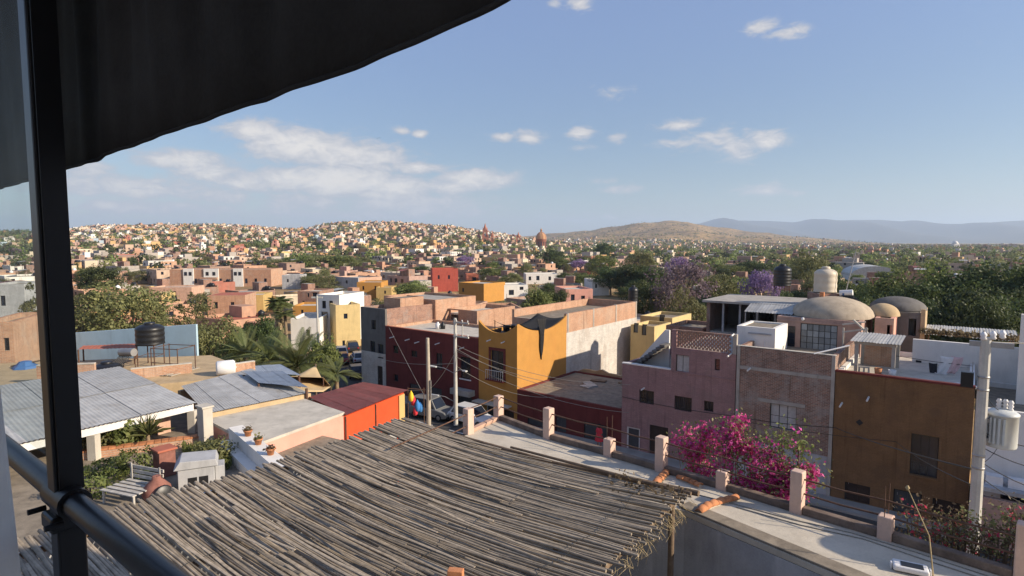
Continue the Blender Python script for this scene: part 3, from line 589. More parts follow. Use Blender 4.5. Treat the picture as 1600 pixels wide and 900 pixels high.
# ------------------------------------------------------------------ flat terrace roof beside the pergola
TZ = H - 5.2
L1 = at_z(729, 679, TZ); L2 = at_z(780, 654, TZ); R2 = at_z(1680, 912, TZ); N1 = at_z(1070, 798, TZ); N2 = at_z(1292, 892, TZ)
d = (N1 - N2).normalized(); NL = N1 + d * ((N1 - L1).length * .98); NR = N2 - d * 4
te = thing('terrace_roof', 'flat cream concrete terrace roof with plastered walls', 'roof', (0, 0, 0))
U1, U2 = at_z(930, 775, TZ), at_z(690, 722, TZ)
poly = [(L2.x, L2.y), (R2.x + 2, R2.y - 2.), (NR.x, NR.y), (N2.x, N2.y), (N1.x, N1.y), (U1.x, U1.y), (U2.x, U2.y), (L1.x - .35, L1.y - .62)]
b = MB(); b.prism(poly, 0, TZ - .12); b.build('wall', MT['grey_plaster'], te)
b = MB(); b.prism(poly, TZ - .118, TZ); bevel(b.build('slab', MT['terrace'], te), .02)
# coping strip along the near edge
b = MB(); nn = Vector((-d.y, d.x, 0)); nn = nn if nn.y > 0 else -nn
a0, a1 = N1 + d * .15, NR
b.slab([a0 + nn * .02, a1 + nn * .02, a1 + nn * .34, a0 + nn * .34], (0, 0, .045)); bevel(b.build('edge_band', MT['roof_dirt'], te), .012)
# fence of painted posts, pipe rails and a low kerb
fe = thing('post_and_pipe_fence', 'row of pale pink plastered posts joined by rusty pipe rails along the terrace', 'fence', (0, 0, 0))
PB = [(732,677,638),(779,655,618),(857,685,637),(952,712,685),(1033,736,682),(1129,764,735),(1245,800,735),(1383,841,805),(1598,908,818)]
FD = math.atan2((at_z(1245,800,TZ) - at_z(779,655,TZ)).y, (at_z(1245,800,TZ) - at_z(779,655,TZ)).x)
PP = []
for (px, yb, yt) in PB:
    p = at_z(px, yb, TZ); h = at_y(px, yt, p.y).z - TZ; PP.append((p, h))
    s = .112; o = MB().box(-s, s, -s, s, TZ - .02, TZ + h).build('post', MT['post_paint'], fe, (p.x, p.y, 0), FD); bevel(o, .022, 2)
for i in range(len(PP) - 1):
    p, q = PP[i][0], PP[i+1][0]; u = (q - p).normalized(); nn2 = Vector((-u.y, u.x, 0)); nn2 = nn2 if nn2.y > 0 else -nn2
    if i == 0: nn2 = -nn2 if nn2.x > 0 else nn2
    b = MB(); a0, a1 = p + u * .113, q - u * .113; off = .0
    b.slab([a0 - nn2 * .075, a1 - nn2 * .075, a1 + nn2 * .09, a0 + nn2 * .09], (0, 0, .15 if i else .10)); bevel(b.build('kerb', MT['kerb'] if i else MT['peach'], fe), .02)
    for zz_ in (.40, .68):
        g = .03
        z0 = TZ + zz_; 
        pts = [(p + u * .0).to_tuple()[:2] + (z0,), ((p + q) / 2).to_tuple()[:2] + (z0 - .025,), q.to_tuple()[:2] + (z0,)]
        MB().tube(pts, .017, 6).build('rail', MT['rust'], fe)
p0 = PP[0][0]; u0 = (PP[1][0] - p0).normalized()
for zz_ in (.22, .55): MB().tube([p0 + Vector((0,0,zz_)), p0 - u0 * 3. + Vector((0,0,zz_ - .05))], .017, 6).build('rail', MT['rust'], fe)
for i in (3, 5, 7):      # bare reinforcing bars out of the short posts
    p, h = PP[i]
    for (dx, dy) in ((-.07,-.06),(.07,.06)): MB().tube([(p.x+dx, p.y+dy, TZ+h-.05), (p.x+dx*1.1, p.y+dy, TZ+h+.55)], .008, 5).build('bar', MT['rust'], fe)
# tile lines set in mortar
def tile_line(pts, n, label, w=.078):
    P0 = [at_z(x, y, TZ) for x, y in pts]; t = thing('tile_ridge', label, 'tiles', (0, 0, 0), 0, None)
    seg = [(P0[i], P0[i+1]) for i in range(len(P0)-1)]; tot = sum((b_ - a_).length for a_, b_ in seg)
    def along(s):
        for a_, b_ in seg:
            l = (b_ - a_).length
            if s <= l + 1e-6: return a_.lerp(b_, s / l), (b_ - a_).normalized()
            s -= l
        return P0[-1], (seg[-1][1] - seg[-1][0]).normalized()
    b = MB(); mid = [along(tot * i / 8)[0] for i in range(9)]; b.tube([(p.x, p.y, TZ + .015) for p in mid], w * .8, 8); b.build('mortar_bed', MT['mortar'], t)
    for k in range(n):
        p, u = along(tot * (k + .5) / n); sx = Vector((-u.y, u.x, 0)); L = tot / n * .62; vs = []; fs = []
        for i in range(2):
            for j in range(7):
                an = math.pi * j / 6; rr = w * (1.05 + .12 * i); q = u * (L * (2*i-1)) + sx * (math.cos(an) * rr) + Vector((0,0,.03 + math.sin(an) * rr * .8 + .015*i)); vs.append(q)
        for j in range(6): fs.append((j, j+1, j+8, j+7))
        o = MB().add(vs, fs, 0, True).build('tile', MT['clay'], t, (p.x, p.y, TZ)); sm = o.modifiers.new('s', 'SOLIDIFY'); sm.thickness = .014
    return t
tile_line([(1022,760),(1030,752),(1041,741)], 3, 'short row of clay tiles set across the terrace by the log end')
tile_line([(1060,748),(1078,755),(1094,762)], 4, 'weathered row of clay tiles lying along the fence kerb', .07)
tile_line([(1092,803),(1106,793),(1124,787),(1150,781)], 6, 'curved row of orange clay tiles crossing the terrace')
# cables along the terrace
for k, (pts) in enumerate([[(1060,765),(1150,788),(1240,812),(1330,832),(1430,862),(1560,905)], [(1150,792),(1250,820),(1350,842),(1450,876),(1540,905)]]):
    o = MB().tube([at_z(x, y, TZ + .012) for x, y in pts], .011, 5).build('cable', MT['pale_wire']); tag(o, ['grey cable lying along the fence kerb of the terrace', 'grey cable lying out on the terrace floor'][k], 'cable')
# white floodlight with dark panel
p = at_z(1422, 893, TZ); q = at_z(1450, 899, TZ); an = math.atan2((q-p).y, (q-p).x)
fl = thing('floodlight', 'small white floodlight with dark panel lying on the terrace', 'floodlight', (p.x, p.y, TZ), an)
bevel(MB().box(-.24, .24, -.13, .13, .02, .11).build('housing', MT['white_plastic'], fl), .03, 3)
bevel(MB().box(-.13, .17, -.095, .06, .1105, .118).build('panel', MT['black_plastic'], fl), .003)
for x in (-.27, .25): bevel(MB().box(x, x + .025, -.05, .05, 0, .10).build('bracket', MT['white_plastic'], fl), .006)
# ------------------------------------------------------------------ street
def strip(name, poly, z0, z1, mat):
    return tag(MB().prism(poly, z0, z1).build(name, MT[mat]), kind='structure')
def fw(x, y): p = F1.w(x, y, 0); return (p.x, p.y)
# main street along the facades, cross street going away beyond the grey house
strip('street', [fw(-75, -8.2), fw(45, -8.2), fw(45, -1.8), fw(-36.6, -1.8), fw(-38.5, 30), fw(-42, 75), fw(-53, 75), fw(-48, 30), fw(-45.5, -1.8), fw(-75, -1.8)], -.3, .012, 'asphalt')
strip('pavement', [fw(-36, -1.8), fw(45, -1.8), fw(45, 1), fw(-36, 1)], -.3, .14, 'pavement')
strip('pavement', [fw(-75, -9.8), fw(45, -9.8), fw(45, -8.2), fw(-75, -8.2)], -.3, .14, 'pavement')
b = MB(); 
for k in range(9):
    x = -34 + k * 4; b.box(x, x + 2, -5.06, -4.94, .014, .018)
o = b.build('lane_marking', MT['white_plaster'], None, F1.o, F1.ang); tag(o, kind='structure')
# ------------------------------------------------------------------ facade helpers
def rect(fr, px0, py0, px1, py1, y=0.0):
    cx = (px0 + px1) / 2; return (fr.xz(px0, py0, y)[0], fr.xz(px1, py0, y)[0], fr.xz(cx, py1, y)[1], fr.xz(cx, py0, y)[1])
def window(par, r, y=.14, frame='frame_dark', pane='glass_dark', nx=2, nz=1, fw_=.05, sill=None, curtain=False, name='window', bars=0):
    x0, x1, z0, z1 = r
    b = MB(); b.wall(x0 + .002, x1 - .002, z0 + .002, z1 - .002, y, y + .05, [(x0 + fw_, x1 - fw_, z0 + fw_, z1 - fw_)])
    wn = b.build(name, MT[frame], par)
    w_, h_ = (x1 - x0 - 2 * fw_) / nx, (z1 - z0 - 2 * fw_) / nz
    for i in range(nx):
        for j in range(nz):
            a, c = x0 + fw_ + i * w_, z0 + fw_ + j * h_
            MB().box(a + .002, a + w_ - .002, y + .02, y + .03, c + .002, c + h_ - .002).build('pane', MT[pane], wn)
    for i in range(1, nx): MB().box(x0 + fw_ + i * w_ - .018, x0 + fw_ + i * w_ + .018, y + .002, y + .045, z0 + fw_, z1 - fw_).build('mullion', MT[frame], wn)
    for j in range(1, nz): MB().box(x0 + fw_, x1 - fw_, y + .004, y + .043, z0 + fw_ + j * h_ - .014, z0 + fw_ + j * h_ + .014).build('mullion', MT[frame], wn)
    if curtain:
        n = 24; vs = []; 
        for j in range(2):
            for i in range(n): xx = x0 + fw_ + (x1 - x0 - 2*fw_) * i / (n-1); vs.append((xx, y + .012 + .006 * math.sin(i * 1.9), z0 + fw_ if j == 0 else z1 - fw_))
        MB().add(vs, [(i, i+1, n+i+1, n+i) for i in range(n-1)], 0, True).build('curtain', MT['curtain'], wn)
    for k in range(bars):
        xx = x0 + (x1 - x0) * (k + .5) / bars; MB().box(xx - .01, xx + .01, .02, .04, z0, z1).build('bar', MT['frame_dark'], wn)
    if sill: MB().box(x0 - .08, x1 + .08, -.09, .10, z0 - .10, z0 - .002).build('sill', MT[sill], wn)
    return wn
def door(par, r, mat='door_wood', frame='frame_dark', y=.12, panels=2, fw_=.07):
    x0, x1, z0, z1 = r; b = MB(); b.wall(x0 + .002, x1 - .002, z0, z1 - .002, y - .03, y + .05, [(x0 + fw_, x1 - fw_, z0, z1 - fw_)])
    fo = b.build('door', MT[frame], par); n = panels; w_ = (x1 - x0 - 2 * fw_) / n
    for i in range(n):
        a = x0 + fw_ + i * w_; l = MB().box(a + .004, a + w_ - .004, y, y + .04, z0 + .02, z1 - fw_ - .004).build('door_leaf', MT[mat], fo)
        for (c0, c1) in ((.06, .45), (.52, .94)):
            pass
    MB().tube([(x0 + fw_ + .12, y - .05, z0 + 1.0), (x0 + fw_ + .12, y - .05, z0 + 1.16)], .012, 6).build('handle', MT['steel'], fo)
    return fo
def block(par, x0, x1, y1, z1, mat, holes=(), parapet=.5, roof='roof_dirt', th=.25, y0=0.0, z0=0.0, side=None, back=None):
    """four walls and a roof slab below the parapet"""
    MB().wall(x0, x1, z0, z1, y0, y0 + th, holes).build('wall', MT[mat], par)
    MB().box(x0, x1, y1 - th, y1, z0, z1).build('wall', MT[back or side or mat], par)
    for xa in (x0, x1 - th): MB().box(xa, xa + th, y0 + th + .001, y1 - th - .001, z0, z1).build('wall', MT[side or mat], par)
    MB().box(x0 + th + .001, x1 - th - .001, y0 + th + .001, y1 - th - .001, z1 - parapet - .2, z1 - parapet).build('roof', MT[roof], par)
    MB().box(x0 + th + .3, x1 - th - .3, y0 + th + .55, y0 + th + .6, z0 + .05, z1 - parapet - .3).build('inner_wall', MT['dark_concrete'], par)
def spout(par, px, py, l=.75, z=None, y=0.0, mat='white_plaster', fr=F1, sx=0.0):
    x, zz = fr.xz(px, py, -.4); MB().tube([(x, .08 + y, zz + .02), (x + sx, -l + y, zz - .05)], .055, 7).build('rain_spout', MT[mat], par)
G = .145
# ---- mustard house
x0 = F1.xz(1305, 600)[0]; x1 = F1.xz(1524, 600)[0]; zt = F1.xz(1400, 592)[1]
mh = fthing(F1, 'mustard_house', 'dark mustard plastered two-storey house with red coping and washing on its roof', 'house')
rw = rect(F1, 1424, 680, 1468, 745); d1 = rect(F1, 1320, 757, 1360, 812); d2 = rect(F1, 1396, 768, 1441, 828); d3 = rect(F1, 1457, 783, 1506, 832)
d1, d2, d3 = [(a, c, G, f) for a, c, _, f in (d1, d2, d3)]
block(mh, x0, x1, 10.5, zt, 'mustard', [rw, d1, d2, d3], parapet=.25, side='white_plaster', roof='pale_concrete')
window(mh, rw, nx=3, nz=1, frame='frame_dark', sill='mustard'); door(mh, d1, 'door_wood'); door(mh, d2, 'door_metal'); door(mh, d3, 'door_wood', panels=1)
MB().box(x0 - .02, x1 + .02, -.05, .27, zt + .001, zt + .12).build('coping', MT['maroon'], mh)
a, c = rw[0] - .14, rw[1] + .14
b = MB(); b.wall(a, c, rw[2] - .14, rw[3] + .14, -.035, -.002, [(rw[0], rw[1], rw[2], rw[3])]); b.build('window_surround', MT['mustard'], mh)
dx, dz = F1.xz(1343, 660); b = MB(); b.slab([(dx - .2, -.002, dz), (dx, -.002, dz - .2), (dx + .2, -.002, dz), (dx, -.002, dz + .2)], (0, -.02, 0)); b.build('diamond_vent', MT['frame_dark'], mh)
spout(mh, 1314, 632, .8); spout(mh, 1356, 623, .8)
# roof shed on the mustard house
fr = F1
sh = fthing(F1, 'roof_shed', 'open concrete shed with corrugated lid on the mustard house roof', 'shed')
RZm = zt - .25
sx0, sx1 = F1.xz(1338, 560, 2.2)[0], F1.xz(1396, 560, 2.2)[0]; sz = F1.xz(1380, 541, 2.2)[1]
for (xx, yy) in ((sx0, 2.2), (sx1, 2.2), (sx0, 5.), (sx1 , 5.)): MB().box(xx - .1, xx + .1, yy - .1, yy + .1, RZm, sz).build('column', MT['concrete'], sh)
for yy in (2.2, 5.): MB().box(sx0 - .15, sx1 + .15, yy - .12, yy + .12, sz + .001, sz + .17).build('beam', MT['concrete'], sh)
n = 40
for k in range(4):
    xa, xb = sx0 - .35 + (sx1 - sx0 + .7) * k / 4, sx0 - .35 + (sx1 - sx0 + .7) * (k + 1) / 4 + .03; vs = []
    for j, yy in enumerate((1.75, 5.4)):
        for i in range(13): vs.append((xa + (xb - xa) * i / 12, yy, sz + .22 + .02 * (k % 2) + .025 * math.sin(i * math.pi / 1.5) + .12 * j))
    o = MB().add(vs, [(i, i+1, 13+i+1, 13+i) for i in range(12)], 0, True).build('roof_sheet', MT['zinc'], sh)
MB().box(sx0 + .1, sx1 - .1, 4.92, 5.06, RZm, sz - .01).build('back_wall', MT['orange_brick'], sh)
wz = at_z(1, 1, 1)
# neighbour's white wall behind the roof
ww = fthing(F1, 'white_roof_wall', 'tall white plastered wall behind the washing line on the roof', 'wall')
wx0, wx1 = F1.xz(1425, 560, 8.)[0], F1.xz(1700, 560, 8.)[0]; wt = F1.xz(1500, 536, 8.)[1]
MB().box(wx0, wx1, 8., 8.3, RZm - 2, wt).build('wall', MT['white_plaster'], ww)
hz = rect(F1, 1431, 563, 1440, 580, 8.)
window(ww, hz, y=7.93, nx=1)
# washing
def cloth(name, label, cat, px, py, w, h, y, mat, fr=F1, sway=.25):
    x, z = fr.xz(px, py, y); n, m_ = 12, 8; vs = []
    for j in range(m_ + 1):
        for i in range(n + 1):
            u, v = i / n, j / m_; vs.append((x + w * (u - .5) * (1 - .25 * v) + sway * v * v * w, y + .05 * math.sin(u * 9 + v * 3) * (.3 + v) , z - h * v - .04 * math.sin(u * math.pi) * (1 - v)))
    o = MB().add(vs, [(j*(n+1)+i, j*(n+1)+i+1, (j+1)*(n+1)+i+1, (j+1)*(n+1)+i) for j in range(m_) for i in range(n)], 0, True).build(name, MT[mat], None, fr.o, fr.ang)
    o.modifiers.new('s', 'SOLIDIFY').thickness = .01; return tag(o, label, cat)
cloth('hanging_shirt', 'dark green shirt hanging on the roof washing line', 'laundry', 1458, 567, .45, 1.0, 4.6, 'dark_cloth')
cloth('hanging_sheet', 'white sheet hanging on the roof washing line', 'laundry', 1482, 557, .8, 1.35, 4.6, 'white_cloth', sway=-.6)
cloth('hanging_towel', 'pink towel hanging on the roof washing line', 'laundry', 1496, 557, .6, 1.1, 4.6, 'pink_cloth', sway=-.5)
lx0, lz0 = F1.xz(1400, 556, 4.6); lx1, lz1 = F1.xz(1520, 572, 4.6)
o = MB().tube([(lx0, 4.6, lz0), ((lx0 + lx1) / 2, 4.6, (lz0 + lz1) / 2 - .05), (lx1, 4.6, lz1)], .018, 5).build('washing_line', MT['wire'], None, F1.o, F1.ang); tag(o, 'dark washing line stretched over the mustard house roof', 'line')
fp = fthing(F1, 'roof_pole', 'thin steel pole holding the washing line on the roof edge', 'pole')
MB().tube([(lx1, 4.6, RZm), (lx1, 4.6, lz1 + .25)], .025, 6).build('shaft', MT['steel'], fp); MB().box(lx1 - .1, lx1 + .1, 4.5, 4.7, RZm + .001, RZm + .06).build('base', MT['concrete'], fp)
# slanting white pipe and rooftop clutter
pa, pb = F1.xz(1273, 552, -.3), F1.xz(1326, 541, .3)
o = MB().tube([(pa[0], -.5, pa[1]), (pb[0], .6, pb[1])], .05, 8).build('drain_pipe', MT['white_plastic'], None, F1.o, F1.ang); tag(o, 'white pipe sticking out over the brick wall top', 'pipe')
for k, (px, py, s_, mt, lab) in enumerate([(1350,580,.5,'concrete','grey cement block stacked in the roof shed'),(1372,582,.42,'clay','reddish bucket standing in the roof shed'),(1394,586,.4,'white_plastic','white bucket standing beside the roof shed column')]):
    x, _ = F1.xz(px, py, 1.9); b = MB()
    if k == 0: b.wall(x - .3, x + .3, RZm, RZm + .42, 1.7, 2.0, [(x - .22, x - .04, RZm + .06, RZm + .36), (x + .04, x + .22, RZm + .06, RZm + .36)])
    else: b.lathe([(.02, 0), (.17, 0), (.22, s_), (.20, s_), (.16, .03)], 14, (x, 1.9, RZm))
    tag(b.build('cement_block' if k == 0 else 'bucket', MT[mt], None, F1.o, F1.ang), lab, 'block' if k == 0 else 'bucket')
for k in range(7):   # rubble along the roof edge
    px = 1490 + k * 5 + random.uniform(-2, 2); x, _ = F1.xz(px, 597, 1.2 + .2 * (k % 3)); s_ = random.uniform(.12, .2)
    b = MB(); b.obox((0,0,s_*.5), (s_*1.4,.1*s_,0), (-.2*s_,s_,0), (0,.2*s_,s_*.5)); o = b.build('rubble_block', MT['white_plaster'], None, F1.w(x, 1.2 + .2 * (k % 3), RZm), random.uniform(0, 3)); bevel(o, .03)
    tag(o, 'broken pale block lying at the roof edge of the mustard house', 'rubble', 'rubble blocks on the mustard house roof')
# ---- brick house
x0 = F1.xz(1150, 600)[0] + .03; x1 = F1.xz(1305, 600)[0] - .03; zt = F1.xz(1228, 549)[1]
bh = fthing(F1, 'brick_house', 'old bare brick house front between the pink and mustard houses', 'house')
rw = rect(F1, 1203, 633, 1245, 671); dd = rect(F1, 1165, 730, 1185, 790); dd = (dd[0], dd[1], G, dd[3])
block(bh, x0, x1, 9, zt, 'old_brick', [rw, dd], parapet=.9)
window(bh, rw, frame='frame_dark', curtain=True, nx=3, nz=2, bars=0); door(bh, dd, 'door_wood')
zb = F1.xz(1228, 582)[1]; MB().box(x0 + .21, x1 - .21, -.05, -.002, zb - .13, zb + .1).build('band', MT['concrete'], bh)
MB().box(rw[0] - .75, rw[1] + .5, -.06, -.002, rw[3] + .02, rw[3] + .24).build('lintel', MT['concrete'], bh)
for xa in (x0, x1 - .2): MB().box(xa, xa + .2, -.08, -.002, G, zt + .03).build('column', MT['concrete'], bh)
MB().box(x0, x1, -.03, .28, zt + .001 + .03, zt + .07).build('coping', MT['pale_concrete'], bh)
b = MB(); b.box(x0 + .21, x1 - .21, -.03, -.002, G, 2.6); b.build('render_patch', MT['grey_plaster'], bh)
spout(bh, 1170, 577, .7)
# ---- pink house
x0 = F1.xz(972, 600)[0]; xm = F1.xz(1048, 600)[0]; x1 = F1.xz(1149, 600)[0]; zl = F1.xz(1010, 573)[1]; zt = F1.xz(1097, 548)[1]
ph = fthing(F1, 'pink_house', 'dusty pink brick house with outside stair and lattice parapet', 'house')
W1 = rect(F1, 1056, 555, 1077, 589); W2 = rect(F1, 1117, 561, 1125, 579); W3 = rect(F1, 999, 610, 1022, 631); W4 = rect(F1, 1054, 620, 1081, 642); W5 = rect(F1, 1100, 627, 1115, 643); D1 = rect(F1, 979, 668, 1000, 715); D2 = rect(F1, 1015, 666, 1044, 720)
D1 = (D1[0], D1[1], G, D1[3]); D2 = (D2[0], D2[1], G, D2[3])
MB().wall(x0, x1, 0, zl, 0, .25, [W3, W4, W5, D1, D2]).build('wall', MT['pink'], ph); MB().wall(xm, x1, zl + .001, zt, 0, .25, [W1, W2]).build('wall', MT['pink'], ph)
MB().box(x0, x0 + .25, .251, 9, 0, zl).build('wall', MT['pink'], ph); MB().box(x1 - .25, x1, .251, 9, 0, zt).build('wall', MT['pink'], ph); MB().box(x0 + .251, x1 - .251, 8.75, 9, 0, zl).build('wall', MT['pink'], ph)
MB().box(xm, xm + .25, .251, 9, zl + .001, zt).build('wall', MT['pink'], ph)
MB().box(x0 + .251, xm - .01, .251, 8.74, zl - .75, zl - .55).build('roof', MT['roof_dirt'], ph); MB().box(xm + .251, x1 - .251, .251, 8.9, zt - .2, zt - .02).build('roof', MT['concrete'], ph)
MB().box(x0 - .02, xm - .02, -.04, .29, zl + .002, zl + .09).build('coping', MT['white_plaster'], ph)
MB().box(xm, x1, -.045, -.002, zl - .1, zl - .02).build('band', MT['pink'], ph)
window(ph, W1, nx=2, frame='frame_dark', curtain=True); window(ph, W2, nx=1); window(ph, W3, nx=2, bars=7); window(ph, W4, nx=3, bars=9); window(ph, W5, nx=2, bars=5)
door(ph, D1, 'door_metal', 'frame_white', panels=1, fw_=.12); door(ph, D2, 'door_wood')
# lattice parapet: every brick set by hand with gaps between
lz1 = F1.xz(1097, 520)[1]; nrow = 8; rh = (lz1 - zt - .12) / nrow; bw_ = .24
lp = MB().box(xm, xm + .32, -.01, .26, zt + .001, lz1 + .04).build('lattice_pier', MT['pink'], ph); MB().box(x1 - .25, x1 + .01, -.012, .26, zt + .001, lz1 + .1).build('lattice_pier', MT['concrete'], ph)
bm = MB().box(-.085, .085, -.06, .06, -rh * .46, rh * .46).mesh('brick', MT['brick'])
for r in range(nrow):
    k = 0; xx = xm + .46 + (.13 if r % 2 else 0)
    while xx < x1 - .38:
        link('brick', bm, ph, (xx, .11 + random.uniform(-.008, .008), zt + .05 + rh * (r + .5))); xx += .26
MB().box(xm + .321, x1 - .251, .02, .20, lz1 - .06, lz1 + .05).build('lattice_cap', MT['brick'], ph)
spout(ph, 1139, 555, .7); spout(ph, 1003, 608, .5); spout(ph, 1143, 524, .4)
# outside stair with white sloping balustrade
sa = F1.xz(988, 572, 2.4); sb = F1.xz(1046, 516, 2.4)
b = MB(); ya = 2.4
b.slab([(sa[0], ya, zl - .6), (sb[0], ya, zl - .6), (sb[0], ya, sb[1]), (sb[0] - .35, ya, sb[1]), (sa[0], ya, sa[1])], (0, .18, 0)); b.build('stair_balustrade', MT['white_plaster'], ph)
ns_ = 9
for k in range(ns_):
    u = k / ns_; xx = sa[0] + .35 + (sb[0] - sa[0] - .3) * u; zz_ = zl - .5 + (sb[1] - .9 - zl + .5) * u
    MB().box(xx, xx + (sb[0] - sa[0]) / ns_ + .06, 1.2, 2.39, zz_ - .02, zz_ + .15).build('step', MT['dark_concrete'], ph)
# ---- low maroon building with rubble roof
x0 = F1.xz(808, 640)[0] + .02; x1 = F1.xz(972, 640)[0] - .02; zt = F1.xz(880, 622)[1]
lo = fthing(F1, 'low_maroon_shop', 'single-storey maroon shop with a dirty weathered flat roof', 'building')
d1 = rect(F1, 824, 655, 852, 700); d2 = rect(F1, 868, 650, 885, 700); d3 = rect(F1, 912, 662, 950, 705); hs = [(a, c, G, min(f, zt - .5)) for a, c, _, f in (d1, d2, d3)]
block(lo, x0, x1, 9.5, zt, 'maroon', hs, parapet=.12, roof='roof_dirt')
for h_ in hs: door(lo, h_, 'door_metal')
for k in range(5):
    xx, yy = random.uniform(x0 + 1, x1 - 1), random.uniform(3.5, 8.6); b = MB(); s_ = random.uniform(.4, .9)
    b.obox((0,0,.06), (s_,.1,0), (-.05,s_*.5,0), (0,.02,.05)); o = b.build('scrap_board', MT[random.choice(['zinc','concrete','log'])], None, F1.w(xx, yy, zt - .118), random.uniform(0, 3))
    tag(o, 'loose scrap board lying on the low maroon shop roof', 'board', 'scrap boards on the shop roof')
yb = fthing(F1, 'yellow_back_wall', 'crumbling yellowish wall at the back of the low shop roof', 'wall')
zz1 = F1.xz(930, 577, 9.9)[1]; xa, xb = F1.xz(893, 590, 9.9)[0], F1.xz(973, 590, 9.9)[0]
b = MB(); pr = [(xa, 9.6, 0)] + [(xa + (xb - xa) * i / 8, 9.6, zz1 + random.uniform(-.25, .15) - (.5 if i in (0, 1) else 0)) for i in range(9)] + [(xb, 9.6, 0)]
b.slab(pr, (0, .3, 0)); b.build('wall', MT['tan'], yb)
# ---- orange house with scalloped parapet
x0 = F1.xz(748, 560)[0]; x1 = F1.xz(808, 560)[0]; zt = F1.xz(808, 507)[1]; zb = zt - 1.0; yd = F1.yz(885, 520, x1)[0]
oh = fthing(F1, 'orange_house', 'orange ochre house with scalloped parapet and one balcony window', 'house')
rw = rect(F1, 767, 548, 787, 592); rd = rect(F1, 760, 632, 778, 690); rd = (rd[0], rd[1], G, rd[3]); rd2 = rect(F1, 787, 640, 803, 690); rd2 = (rd2[0], rd2[1], G, rd2[3])
MB().wall(x0, x1 - .001, 0, zb, 0, .25, [rw, rd, rd2]).build('wall', MT['orange'], oh)
def scallop(n, lo_=.05, hi=1.0, bays=1):
    out = []
    for k in range(n + 1):
        u = k / n; s_ = (u * bays) % 1 if u < 1 else 1.; out.append(lo_ + (hi - lo_) * abs(2 * s_ - 1) ** 2.2)
    return out
sc_ = scallop(24); L = x1 - x0
b = MB(); b.slab([(x0, 0, zb + .001), (x1 - .001, 0, zb + .001)] + [(x1 - .001 - L * k / 24, 0, zb + sc_[24 - k]) for k in range(25)], (0, .25, 0)); b.build('parapet', MT['orange'], oh)
MB().box(x1, x1 + .02, 0, 0, 0, 0) if False else None
MB().box(x1 - .25, x1, .251, yd, 0, zb).build('wall', MT['orange'], oh); MB().box(x0, x0 + .25, .251, yd, 0, zb).build('wall', MT['orange'], oh); MB().box(x0 + .251, x1 - .251, yd - .25, yd, 0, zb).build('wall', MT['orange'], oh)
sc2 = scallop(32, .05, 1.0, 1)
b = MB(); Ld = yd - .251; b.slab([(x1 - .25, .251, zb + .001), (x1 - .25, yd, zb + .001)] + [(x1 - .25, yd - Ld * k / 32, zb + sc2[32 - k]) for k in range(33)], (.25, 0, 0)); b.build('parapet', MT['orange'], oh)
MB().box(x0 + .251, x1 - .251, .251, yd - .251, zb - .5, zb - .3).build('roof', MT['roof_dirt'], oh)
window(oh, rw, nx=2, frame='frame_dark'); door(oh, rd, 'door_metal', 'frame_white'); door(oh, rd2, 'door_wood')
MB().wall(rw[0] - .22, rw[1] + .22, rw[2] - .02, rw[3] + .25, -.05, -.002, [rw]).build('window_surround', MT['maroon'], oh)
MB().box(rw[0] - .3, rw[1] + .3, -.5, -.003, rw[2] - .15, rw[2] - .03).build('balcony_slab', MT['maroon'], oh)
br = MB()
for k in range(9): xx = rw[0] - .25 + (rw[1] - rw[0] + .5) * k / 8; br.box(xx - .012, xx + .012, -.46, -.44, rw[2] - .03, rw[2] + .8)
br.box(rw[0] - .27, rw[1] + .27, -.47, -.43, rw[2] + .8, rw[2] + .84); br.build('balcony_rail', MT['frame_white'], oh)
MB().box(x0 - .1, x1 - .6, -.9, -.003, rd[3] + .15, rd[3] + .27).build('awning_slab', MT['pale_concrete'], oh)
spout(oh, 762, 532, .55); spout(oh, 784, 535, .5)
# junk on its roof
for k in range(6):
    xx, yy = x0 + .8 + random.random() * (x1 - x0 - 1.6), 1 + k * (yd - 2) / 6; s_ = random.uniform(.3, .6); b = MB()
    b.lathe([(.02, 0), (s_ * .6, 0), (s_ * .7, s_), (s_ * .6, s_ * 1.2), (.02, s_ * 1.25)], 10)
    tag(b.build('junk_drum', MT[random.choice(['black_plastic','rust','dark_concrete'])], None, F1.w(xx, yy, zb - .298)), 'dark drum stored on the orange house roof', 'drum', 'drums on the orange house roof')
# black shade cloth hung over the parapet
cy, cz_ = F1.yz(845, 487, x1); vs = []; n, m_ = 14, 14
y_c, z_c = F1.yz(846, 500, x1 + .06); _, z_e = F1.yz(846, 562, x1 + .06)
sc = fthing(F1, 'black_shade_cloth', 'torn black shade cloth hanging down the sunlit orange wall', 'cloth')
for j in range(m_ + 1):
    v = j / m_; wdt = .9 * (1 - v) ** 4 + .62 * (1 - v ** 6) + .10 * math.sin(v * 11) * (1 - v) + .06
    for i in range(n + 1):
        u = i / n - .5; vs.append((x1 + .08 + .07 * math.sin(i * 1.7 + v * 2) * (.4 + .6 * v), y_c + u * wdt + .08 * math.sin(v * 4), z_c + .15 - (z_c - z_e + .15) * v * (1 - .12 * abs(u) * 2)))
o = MB().add(vs, [(j*(n+1)+i, j*(n+1)+i+1, (j+1)*(n+1)+i+1, (j+1)*(n+1)+i) for j in range(m_) for i in range(n)], 0, True).build('hanging_panel', MT['shade_cloth'], sc); o.modifiers.new('s', 'SOLIDIFY').thickness = .02
vs = []
for j in range(9):
    v = j / 8
    for i in range(n + 1):
        u = i / n; yy = .6 + (yd - 1.) * u; vs.append((x1 + .02 - 3.2 * v, yy, zb + .08 + .85 * abs(2 * u - 1) ** 1.8 + .12 * v - .30 * math.sin(v * 3.1)))
